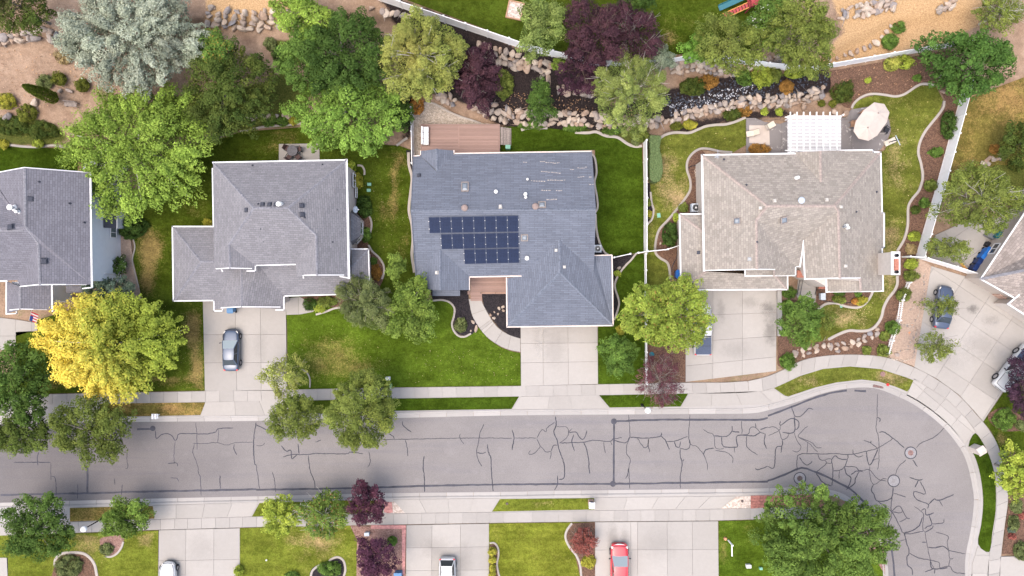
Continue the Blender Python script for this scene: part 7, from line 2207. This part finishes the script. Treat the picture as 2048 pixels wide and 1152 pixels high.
vehicle('dark steel blue sedan parked nose to the grey house garage',467.5,699,R(0.5),4.65,1.86,1.42,'paint_steel',SEDAN,dict(rear=.14,roof0=.28,roof1=.55,front=.73,belt=.93,wr=.66))
vehicle('black sedan parked under the young tree by the gravel bed',1879,614,R(-8),4.8,1.85,1.44,'paint_slate',SEDAN,dict(rear=.14,roof0=.27,roof1=.53,front=.71,belt=.93,wr=.66))
vehicle('white rounded car cut off by the lower edge',342,1157,R(0),4.3,1.9,1.5,'paint_white',BUG,dict(rear=.1,roof0=.3,roof1=.52,front=.66,belt=.97,wr=.66))
vehicle('white estate car parked tail to the street with roof bars',896,1153,R(180),4.8,1.86,1.62,'paint_white',SUV,dict(rear=.04,roof0=.12,roof1=.56,front=.72,belt=1.0,wr=.70),rails=True)
vehicle('red pickup with white front bumper at the lower edge',1236.5,1134,R(0),5.8,2.0,1.78,'paint_red',TRUCK,dict(rear=.36,roof0=.39,roof1=.63,front=.785,belt=1.06,wr=.78,axles=(.2,.83)),cat='pickup',name='pickup_truck',bed=(.03,.34,1.03),bumper=(.985,'paint_white',.92,.78),wheel=.38)
vehicle('white pickup with dark bed cover half hidden under the tree',1401,658,R(0),5.7,1.98,1.82,'paint_white',TRUCK,dict(rear=.36,roof0=.39,roof1=.585,front=.68,belt=1.06,wr=.78,axles=(.2,.83)),cat='pickup',name='pickup_truck',bed=(.02,.35,1.09),wheel=.38)
vehicle('white pickup angled at the right edge under the purple tree',2020,735,R(141.3),5.7,2.0,1.9,'paint_white',TRUCK,dict(rear=.34,roof0=.37,roof1=.60,front=.70,belt=1.1,wr=.8,axles=(.2,.84)),cat='pickup',name='pickup_truck',bed=(.03,.33,1.1),wheel=.42)

# ================================================================== street furniture
def globe_lamp(px,py,h,label):
    b = G(px,py,.04)
    t = thing('street_lamp',label,'street lamp',b,group='globe street lamps')
    MB().lathe(b,[(.18,0),(.16,.25),(.09,.4),(.065,.5),(.05,h - .4),(.08,h - .36),(.09,h - .3)],12).build('pole',M['dark_metal'],t,smooth=True)
    MB().lathe(b + Vector((0,0,h - .3)),[(.1,0),(.22,.08),(.31,.25),(.33,.38),(.27,.56),(.14,.66),(0,.69)],18).build('globe',M['lamp_globe'],t,smooth=True)
simple('lamp_globe',(.80,.79,.77),.35,var=.02)
globe_lamp(205,1037,3.2,'globe street lamp on a dark pole over the lower sidewalk')
globe_lamp(1284,810,3.2,'globe street lamp beneath the bare purple tree')
def mailbox(px,py,rz,label,n=1,mat='vinyl'):
    b = G(px,py,.03)
    t = thing('mailbox',label,'mailbox',b,rz,'mailboxes at the kerb')
    MB().box((0,0,.5),(.12,.12,1.0)).build('post',M[mat],t,local=True)
    for k in range(n):
        x = (k - (n - 1) / 2) * .34
        mb = MB()
        prof = [(-.11,0),(.11,0),(.11,.12),(.08,.19),(0,.22),(-.08,.19),(-.11,.12)]
        vs = [Vector((x + a,y,1.0 + z)) for y in (-.28,.28) for a,z in prof]
        k_ = len(prof)
        mb.add(vs,[tuple(range(k_)),tuple(range(2 * k_ - 1,k_ - 1,-1))] + [(i,k_ + i,k_ + (i + 1) % k_,(i + 1) % k_) for i in range(k_)])
        bx = mb.build('box',M[mat],t,local=True)
        MB().box((x + .13,.05,1.16),(.02,.03,.16)).build('flag',M['paint_red_metal'],bx,local=True)
    MB().box((0,0,.96),(.36 * n,.5,.05)).build('bracket',M[mat],t,local=True)
mailbox(319,829,0,'pair of white mailboxes on the browned park strip',2)
# masonry mailbox pillars
def pillar_box(px,py,rz,label,mat,capm,w=.55,h=1.3):
    b = G(px,py,.03)
    t = thing('mailbox',label,'mailbox',b,rz,'mailboxes at the kerb')
    mb = MB()
    for k in range(int(h / .13)): mb.box((0,0,.065 + k * .13),(w - .012 * (k % 2),w - .012 * (k % 2),.122))
    mb.build('pillar',M[mat],t,local=True)
    vs = [(-w * .6,-w * .6,h),(w * .6,-w * .6,h),(w * .6,w * .6,h),(-w * .6,w * .6,h),(-w * .6,-w * .6,h + .06),(w * .6,-w * .6,h + .06),(w * .6,w * .6,h + .06),(-w * .6,w * .6,h + .06),(0,-w * .6,h + .28),(0,w * .6,h + .28)]
    MB().add(vs,[(3,2,1,0),(0,1,5,4),(2,3,7,6),(1,2,6,5),(3,0,4,7),(4,5,8),(6,7,9),(5,6,9,8),(7,4,8,9)]).build('cap',M[capm],t,local=True)
    MB().box((0,w * .5 + .02,h - .3),(w * .5,.05,.25)).build('door',M['dark_metal'],t,local=True)
pillar_box(1181,1003,0,'brick mailbox pillar at the end of the striped park strip','brick_tan','trim_white')
pillar_box(1946,896,R(-60),'pale peaked mailbox pillar on the narrow green strip','stucco_cream','stucco_cream',.75,1.3)
# storm drains
def drain(px,py,rz,label):
    b = P(px,py,0); b.z = ROADZ + .03
    t = thing('storm_drain',label,'storm drain',b,rz,'storm drains in the kerb')
    MB().box((0,0,0),(1.15,.42,.05)).build('frame',M['iron'],t,local=True)
    for k in range(11): MB().box((-.5 + k * .1,0,.032),(.045,.36,.02)).build('bar',M['iron_rust'],t,local=True)
drain(1757,772,R(-9),'rusty storm drain grate at the top of the bend')
drain(1600,981,R(1),'rusty storm drain grate beside the brick strip')
# small valve lids and utility boxes
def lid(px,py,r,label,mat,name='valve_lid'):
    b = G(px,py,.035)
    mb = MB(); mb.lathe(b,[(r,0),(r,.05),(r * .8,.06),(r * .75,.045),(0,.05)],14)
    o = mb.build(name,M[mat]); origin_to_base(o); tag(o,label,'lid','lids set in the lawns')
lid(1765,748,.28,'reddish meter lid in the curved park strip','iron_rust'); lid(1775,769,.16,'bright red marker lid near the storm drain','paint_red_metal'); lid(1484,1002,.15,'dark drain lid in the pebble triangle','iron')
lid(1014,1007,.14,'dark valve lid on the striped park strip','iron'); lid(533,1120,.1,'small white sprinkler lid in the olive lawn','pipe_white'); lid(1303,709,.30,'teal well lid in the dark mulch bed','plastic_teal'); lid(1682,613,.15,'pale green lid at the entrance bed edging','plastic_green')
def ubox(px,py,label,mat,s=(.45,.35,.3),rz=0):
    b = G(px,py,.03)
    t = thing('utility_box',label,'utility box',b,rz,'small utility boxes')
    MB().box((0,0,s[2] / 2),(s[0],s[1],s[2])).build('case',M[mat],t,local=True,bevel=.03)
    MB().box((0,0,s[2] + .015),(s[0] * 1.08,s[1] * 1.08,.03)).build('lid',M[mat],t,local=True)
ubox(739,369,'upper pale green irrigation box beside the grey house','plastic_green',(.4,.3,.12)); ubox(738,381,'lower pale green irrigation box beside the grey house','plastic_green',(.4,.3,.12))
ubox(777,756,'small white utility box on the front lawn','pipe_white',(.5,.35,.5)); ubox(781,771,'pale utility box by the sidewalk near the round tree','plastic_green',(.4,.4,.4)); ubox(1317,431,'pale green irrigation lid on the worn lawn','plastic_green',(.35,.45,.1),.1)
ubox(735,1066,'grey utility box under the purple street tree','sky_dish',(.5,.35,.4)); ubox(1495,1130,'white utility box on the dark front lawn, left','pipe_white',(.5,.35,.4)); ubox(1520,1135,'small green utility box on the dark front lawn, right','plastic_green',(.3,.25,.3))
ubox(1642,593,'pale meter box in the entrance bed','sky_dish',(.5,.7,.5)); ubox(1016,297,'pale green compost bin beside the deck steps','plastic_green',(.5,.4,.9))
ubox(798,1147,'steel blue bin beside the pink paver border','plastic_steel',(.8,.8,.9))
# white real estate post with tilted board
b = G(1456,1080,0); t = thing('sign_post','white wooden sign post leaning in the dark front lawn','sign post',b)
MB().box(b + Vector((0,0,.85)),(.12,.12,1.7)).build('post',M['vinyl'],t); MB().beam(b + Vector((-.1,0,1.6)),b + Vector((-.1,-.1,1.55)) + Vector((.9,.5,0)) * 0 + Vector((.05,-1.1,0)),.1,.1).build('arm',M['vinyl'],t)
MB().lathe(b + Vector((-.35,.2,.0)),[(.18,0),(.16,.3),(.0,.35)],12).build('finial',M['clay'],t)
# bins
def bin_(px,py,rz,label,mat,lidm=None,s=1.0):
    b = G(px,py,.05)
    t = thing('wheelie_bin',label,'bin',b,rz,'wheeled waste bins')
    w,d,h = .62 * s,.72 * s,1.05 * s
    vs = [(-w * .40,-d * .36,.06),(w * .40,-d * .36,.06),(w * .40,d * .36,.06),(-w * .40,d * .36,.06),(-w / 2,-d / 2,h),(w / 2,-d / 2,h),(w / 2,d / 2,h),(-w / 2,d / 2,h)]
    MB().add(vs,[(3,2,1,0),(4,5,6,7),(0,1,5,4),(1,2,6,5),(2,3,7,6),(3,0,4,7)]).build('body',M[mat],t,local=True,bevel=.04)
    mb = MB()
    rows = [[Vector((x * w * .53,y,h + .02 + .09 * (1 - (y / d * 2) ** 2) * (1 - .25 * x * x))) for x in (-1,-.5,0,.5,1)] for y in (-d * .56,-d * .3,0,d * .3,d * .54)]
    vs = [v for r_ in rows for v in r_]
    mb.add(vs,[(i * 5 + j,i * 5 + j + 1,(i + 1) * 5 + j + 1,(i + 1) * 5 + j) for i in range(4) for j in range(4)]); mb.add([v - Vector((0,0,.04)) for v in vs],[(i * 5 + j,(i + 1) * 5 + j,(i + 1) * 5 + j + 1,i * 5 + j + 1) for i in range(4) for j in range(4)])
    mb.build('lid',M[lidm or mat],t,local=True,smooth=True)
    MB().tube((-w * .4,d * .58,h - .05),(w * .4,d * .58,h - .05),.022).build('handle',M[lidm or mat],t,local=True)
    for s_ in (-1,1): MB().lathe((s_ * w * .42,d * .40,.14),[(.14,-.03),(.14,.03)],12,M=Matrix.Rotation(R(90),3,'Y')).build('wheel',M['black_rubber'],t,local=True)
bin_(468.5,618,R(180),'steel blue wheelie bin before the grey house garage','plastic_steel',None,1.05)
bin_(1354,549,R(0),'blue wheelie bin beside the tan garage','plastic_blue',None,1.15)
for i,(x,y,m_,lab) in enumerate(((1940,536,'plastic_navy','navy bin nearest the screening fence'),(1948,524,'plastic_navy','second navy bin from the screening fence'),(1957,513,'plastic_blue','lower of the two bright blue bins'),(1965,503,'plastic_blue','upper of the two bright blue bins'))):
    bin_(x,y,R(-32),lab,m_)
bin_(1985,472,R(-32),'teal lidded bin beside the clutter by the taupe house','plastic_teal',None,1.1)
ubox(1972,490,'dark box beside the bright blue bins','dark_metal',(.6,.5,.5),R(-32)); ubox(1975,470,'clear grey storage crate behind the bins','grey_metal',(.9,.7,.6),R(-32))
t = MB().box(G(1926,533,.12),(1.0,.28,.05),R(-50)).build('plank',M['wood_orange']); origin_to_base(t); tag(t,'orange wooden plank lying beside the bins','plank')
# air conditioners
def aircon(px,py,label,s=.85):
    b = G(px,py,.02)
    t = thing('air_conditioner',label,'air conditioner',b,0,'air conditioners beside the houses')
    MB().box((0,0,.42 * s),(s,s,.8 * s)).build('case',M['sky_dish'],t,local=True,bevel=.06)
    MB().lathe((0,0,.82 * s),[(.40 * s,0),(.40 * s,.05),(.34 * s,.05),(.33 * s,.0)],20).build('fan_ring',M['grey_metal'],t,local=True)
    for k in range(6): MB().box((0,0,.84 * s),(.72 * s,.02,.012),k * math.pi / 6).build('guard_bar',M['grey_metal'],t,local=True)
    MB().lathe((0,0,.83 * s),[(.12 * s,0),(.1 * s,.06),(0,.07)],12).build('hub',M['trim_white'],t,local=True)
aircon(1388,417,'grey air conditioner beside the tan house',.95); aircon(1194,498,'grey air conditioner beside the blue grey garage',.85)
# patio furniture
def chair(px,py,rz,label,seatm='wicker_brown',framem='dark_metal',s=1.0,group='patio chairs',z0=.07,style='arm'):
    b = G(px,py,z0)
    t = thing('patio_chair',label,'chair',b,rz,group)
    MB().box((0,0,.42 * s),(.56 * s,.54 * s,.09)).build('seat',M[seatm],t,local=True,bevel=.02)
    Mx = Matrix.Rotation(R(14),3,'X')
    MB().box((0,-.30 * s,.72 * s),(.56 * s,.07,.6 * s),M=Mx).build('backrest',M[seatm],t,local=True,bevel=.02)
    for x in (-1,1):
        MB().box((x * .31 * s,0,.62 * s),(.06,.5 * s,.05)).build('armrest',M[framem],t,local=True)
        for y in (-1,1): MB().box((x * .27 * s,y * .24 * s,.2 * s),(.05,.05,.42 * s)).build('leg',M[framem],t,local=True)
b = G(589,304,.07); t = thing('patio_table','dark round dining table behind the grey house','table',b)
MB().lathe(b,[(.0,.70),(.58,.70),(.6,.72),(.58,.745),(0,.75)],24).build('top',M['table_dark'],t); MB().lathe(b,[(.3,0),(.28,.04),(.05,.08),(.05,.7)],14).build('pedestal',M['dark_metal'],t)
for x,y,a,l in ((578,299,60,'upper left wicker chair at the round table'),(600,301,-75,'right wicker chair at the round table'),(581,316,145,'lower left wicker chair at the round table'),(599,316,-140,'lower right wicker chair at the round table')):
    chair(x,y,R(a + 180),l,group='wicker chairs at the round table')
# sofa on the deck
b = P(851,273,.75); t = thing('deck_sofa','white cushioned sofa at the left end of the deck','sofa',b)
MB().box(b + Vector((0,0,.16)),(.8,2.02,.28)).build('frame',M['wood_grey'],t)
for k in (-1,0,1):
    MB().box(b + Vector((.1,k * .66,.38)),(.58,.64,.16)).build('seat_cushion',M['cushion_white'],t,bevel=.05); MB().box(b + Vector((-.30,k * .66,.58)),(.2,.63,.42)).build('back_cushion',M['cushion_white'],t,bevel=.05)
# umbrella
z0,z1 = 2.25,2.85
ol = [(1748.5,204.6),(1768.7,208),(1779,225),(1774,244),(1754.6,271),(1737,281.6),(1717,277),(1707,262),(1711.6,242),(1728,220)]
hubs = [(1757,226),(1747,241),(1736,255)]
bb = P(1745,243,0)
t = thing('patio_umbrella','large oval cream patio umbrella behind the tan house','umbrella',(P(1746,241,z1).x,P(1746,241,z1).y,.06))
w = [P(x,y,z0) for x,y in ol]; hb = [P(x,y,z1) for x,y in hubs]
near = [0,0,0,1,2,2,2,2,1,0]
near = [0,0,0,0,2,2,2,2,2,0]
simple('canvas_rib',(0.54,0.47,0.41),.9)
for i in range(10):
    j = (i + 1) % 10
    a,b_ = w[i],w[j]; ha,hbv = hb[near[i]],hb[near[j]]
    sag = Vector((0,0,-.05))
    def row(u): return [a + (ha - a) * u,(a + b_) / 2 + ((ha + hbv) / 2 - (a + b_) / 2) * u + sag * math.sin(math.pi * min(1,u + .1)) ,b_ + (hbv - b_) * u]
    vs = []; 
    for u in (0,.33,.66,1.0): vs += row(u)
    fs = [(k * 3 + m,k * 3 + m + 1,(k + 1) * 3 + m + 1,(k + 1) * 3 + m) for k in range(3) for m in range(2)]
    n_ = len(vs)
    mb = MB().add(vs + [v - Vector((0,0,.012)) for v in vs],fs + [tuple(n_ + q_ for q_ in f[::-1]) for f in fs])
    mb.build('canopy_panel',M['canvas_cream'],t)
    mb = MB().beam(a + Vector((0,0,-.03)),ha + Vector((0,0,-.03)),.03,.03); mb.build('rib',M['wood_tan'],t)
for p in (hb[0],hb[2]): MB().lathe(p,[(.09,-.02),(.05,.03),(0,.08)],10).build('finial',M['vent_brown'],t)
MB().tube((hb[1].x,hb[1].y,.06),(hb[1].x,hb[1].y,z1 - .05),.045,n=10).build('pole',M['wood_tan'],t); MB().lathe((hb[1].x,hb[1].y,.06),[(.45,0),(.42,.08),(.08,.14)],16).build('base',M['iron'],t)
b = P(1747,246,.06); tt = thing('dining_table','long patio table beneath the oval umbrella','table',b,R(53))
MB().box((0,0,.72),(2.2,1.0,.05)).build('top',M['wood_tan'],tt,local=True)
for x in (-1,1):
    for y in (-1,1): MB().box((x * .95,y * .4,.35),(.07,.07,.7)).build('leg',M['dark_metal'],tt,local=True)
for x,y,a,l in ((1702,250,95,'tan wooden chair left of the umbrella'),(1722,228,35,'dark red chair at the upper left of the umbrella'),(1768,262,-120,'black mesh chair at the lower right of the umbrella')):
    chair(x,y,R(a),l,'wood_tan' if x < 1740 else 'dark_metal','wood_tan' if x < 1740 else 'dark_metal',1.05,'dining chairs around the umbrella table')
t = MB().prism([P(1498,251),P(1538,251),P(1539,290),P(1498,286)],.06,.075).build('outdoor_rug',M['canvas_cream']); origin_to_base(t); tag(t,'square cream rug on the left part of the patio','rug')
def lounger(px,py,rz,label):
    b = G(px,py,.08); t = thing('lounge_chair',label,'lounge chair',b,rz,'cream sling lounge chairs')
    MB().box((0,.3,.3),(.6,.8,.03)).build('seat',M['sling_cream'],t,local=True); MB().box((0,-.32,.55),(.6,.03,.75),M=Matrix.Rotation(R(38),3,'X')).build('backrest',M['sling_cream'],t,local=True)
    for x in (-1,1):
        mb = MB(); mb.tube((x * .32,-.6,.85),(x * .32,0,.3),.02); mb.tube((x * .32,0,.3),(x * .32,.7,.3),.02); mb.build('frame',M['wood_grey'],t,local=True)
        for y in (-.25,.6): MB().tube((x * .32,y,0),(x * .32,y,.32),.02).build('leg',M['wood_grey'],t,local=True)
lounger(1503,268,R(100),'left cream lounge chair on the rug'); lounger(1536,254,R(-60),'upper right cream lounge chair on the rug')
# barbecue / basketball hoop behind the tan house corner
b = G(1770,290,.05); t = thing('basketball_hoop','portable basketball hoop with pale backboard behind the tan house','basketball hoop',b,R(25))
MB().box((.55,.1,.12),(1.3,.6,.24)).build('base',M['sling_cream'],t,local=True,bevel=.06); MB().tube((.4,.1,.2),(0,0,2.9),.05,n=8).build('pole',M['dark_metal'],t,local=True)
Mx = Matrix.Rotation(R(-35),3,'Y'); MB().box((-.25,0,2.9),(.05,1.15,.8),M=Mx).build('backboard',M['sky_dish'],t,local=True,bevel=.02)
mb = MB(); 
for k in range(14):
    a0,a1 = k / 14 * 6.283,(k + 1) / 14 * 6.283; mb.tube((-.55 + .22 * math.cos(a0),.22 * math.sin(a0),2.65),(-.55 + .22 * math.cos(a1),.22 * math.sin(a1),2.65),.012,n=4)
mb.build('rim',M['plastic_navy'],t,local=True)
# furniture on the left patio
b = G(192,324,.07); t = thing('patio_table','grey metal table on the leftmost patio','table',b); MB().lathe(b,[(0,.7),(.5,.7),(.5,.73),(0,.74)],20).build('top',M['grey_metal'],t); MB().tube(b,b + Vector((0,0,.7)),.04).build('pedestal',M['dark_metal'],t)
for x,y,a,l in ((186,310,10,'upper dark chair on the leftmost patio'),(177,338,120,'left dark chair on the leftmost patio'),(197,345,200,'lower dark chair on the leftmost patio')): chair(x,y,R(a),l,'grey_metal',group='metal chairs on the leftmost patio')
b = G(146,211,0); t = thing('garden_bench','weathered grey bench beside the arborvitae','bench',b,R(-5))
for k in range(4): MB().box((0,-.16 + k * .12,.42),(1.35,.1,.04)).build('seat_slat',M['wood_grey'],t,local=True)
for k in range(3): MB().box((0,.28,.55 + k * .13),(1.35,.04,.1)).build('back_slat',M['wood_grey'],t,local=True)
for x in (-.6,.6):
    for y in (-.18,.26): MB().box((x,y,.21),(.07,.07,.42 if y < 0 else .85)).build('leg',M['wood_grey'],t,local=True)
# sandbox
b = G(1030,22,.06); t = thing('sandbox','tan sandbox on the lawn uphill of the back fence','sandbox',b,R(-12))
MB().box((0,0,.08),(1.5,1.7,.12)).build('sand',M['gravel_pale'],t,local=True)
for s_ in (-1,1): MB().box((s_ * .8,0,.12),(.12,1.9,.24)).build('side',M['wood_tan'],t,local=True); MB().box((0,s_ * .9,.12),(1.48,.12,.22)).build('side',M['wood_tan'],t,local=True)
# play set
b = G(1500,8,.05); t = thing('playset','red wooden playset with teal slide at the top edge','playset',b,R(17))
for x in (-.8,.8):
    for y in (-.8,.8): MB().box((x,y,1.3),(.12,.12,2.6)).build('post',M['wood_red'],t,local=True)
for k in range(9): MB().box((0,-.72 + k * .18,1.4),(1.7,.16,.05)).build('deck_board',M['wood_red'],t,local=True)
for s_ in (-1,1):
    for k in range(6): MB().box((s_ * -.28 * 0 + -.75 + k * .3,s_ * .84,1.75),(.24,.03,.6)).build('wall_board',M['wood_red'],t,local=True)
    MB().add([(-1.0,0,2.95),(1.0,0,2.95),(1.0,s_ * 1.0,2.4),(-1.0,s_ * 1.0,2.4),(-1.0,0,2.9),(1.0,0,2.9),(1.0,s_ * 1.0,2.35),(-1.0,s_ * 1.0,2.35)],[(0,1,2,3),(7,6,5,4),(2,6,7,3),(0,4,5,1),(1,5,6,2),(0,3,7,4)]).build('roof_panel',M['wood_red'],t,local=True)
sl = MB(); 
pts = [Vector((-.85 - 2.6 * u,.45,1.4 * (1 - u) ** 1.1 + .18)) for u in np.linspace(0,1,9)]
sl.sweep(pts,[(.34,.22),(.3,.22),(.26,.05),(-.26,.05),(-.3,.22),(-.34,.22),(-.30,0),(.30,0)]); sl.build('slide',M['plastic_teal'],t,local=True,smooth=False)
ld = MB(); ld.beam((-.85,-.2,1.4),(-3.2,-.2,.1),.08,.1); ld.beam((-.85,-.75,1.4),(-3.2,-.75,.1),.08,.1); ld.build('ramp_rail',M['wood_orange'],t,local=True)
for k in range(8): MB().box((-1.0 - k * .28,-.475,1.3 - k * .155),(.25,.5,.04),M=Matrix.Rotation(R(-29),3,'Y')).build('ramp_board',M['wood_red'],t,local=True)
for s_ in (1,):
    MB().beam((.8,0,2.3),(3.6,0,2.3),.12,.14).build('swing_beam',M['wood_red'],t,local=True)
    for y in (-1,1): MB().beam((3.6,0,2.3),(3.8,y * 1.0,0),.1,.1).build('swing_leg',M['wood_red'],t,local=True)
# flag at the leftmost house
b = G(60,622,0); t = thing('flag','small striped flag on a staff by the leftmost house','flag',b + Vector((0,0,2.0)))
p0 = P(64,617,2.3); p1 = P(58,641,2.7)
MB().tube(p0,p1,.018).build('staff',M['pipe_white'],t)
d = (p1 - p0)
fly = Vector((.55,-.35,-.35))
a = p0 + d * .25; bq = p0 + d * .98
for k in range(7):
    u0,u1 = k / 7,(k + 1) / 7
    q = [a + (bq - a) * u0,a + (bq - a) * u1,a + (bq - a) * u1 + fly,a + (bq - a) * u0 + fly]
    if k >= 3:
        m0 = q[1] + fly * .0; q0 = [q[0],q[1],q[1] + fly * .42,q[0] + fly * .42]; q = [q[0] + fly * .42,q[1] + fly * .42,q[2],q[3]]
        n_ = Vector((0,0,.006)); MB().add(q0 + [v - n_ for v in q0],[(0,1,2,3),(7,6,5,4),(0,4,5,1),(1,5,6,2),(2,6,7,3),(3,7,4,0)]).build('canton',M['flag_blue'],t)
    n_ = Vector((0,0,.006)); MB().add(q + [v - n_ for v in q],[(0,1,2,3),(7,6,5,4),(0,4,5,1),(1,5,6,2),(2,6,7,3),(3,7,4,0)]).build('stripe',M['flag_red'] if k % 2 == 0 else M['cushion_white'],t)
# hose by the entrance and reel on the left bed of the tan house
def hose(pts,label,mat='dark_metal',r=.03):
    pts = catmull(pts,5); mb = MB()
    for a,b_ in zip(pts[:-1],pts[1:]): mb.tube(G(a[0],a[1],.1),G(b_[0],b_[1],.1),r,n=5,cap=False)
    o = mb.build('garden_hose',M[mat]); origin_to_base(o); tag(o,label,'hose','garden hoses')
hose([(1376,336),(1385,332),(1396,331)],'short black hose beside the tan house corner',r=.05)
hose([(1355,500),(1353,515),(1345,530),(1343,542)],'black hose in the bark bed beside the tan garage',r=.045)
hose([(1641,588),(1645,600),(1660,604),(1690,606),(1720,600),(1722,588)],'black hose around the entrance bed',r=.04)
hose([(1610,602),(1618,597),(1622,600),(1620,605),(1617,602),(1623,600)],'curled hose on the entrance path')
def coil(px,py,label):
    mb = MB(); c = G(px,py,.08)
    for k in range(3):
        for i in range(16):
            a0,a1 = i / 16 * 6.283,(i + 1) / 16 * 6.283; r = .2 + .04 * k; o_ = Vector((0,(k - 1) * .28,0))
            mb.tube(c + o_ + Vector((r * math.cos(a0),r * math.sin(a0),0)),c + o_ + Vector((r * math.cos(a1),r * math.sin(a1),0)),.025,n=4,cap=False)
    o = mb.build('garden_hose',M['sling_cream']); origin_to_base(o); tag(o,label,'hose','garden hoses')
coil(1394,347,'coiled cream hose against the tan house wall')
# oil stain on the big driveway is a mark with its own shape
print('LEAVES',NLEAF[0],'OBJECTS',len(bpy.data.objects))
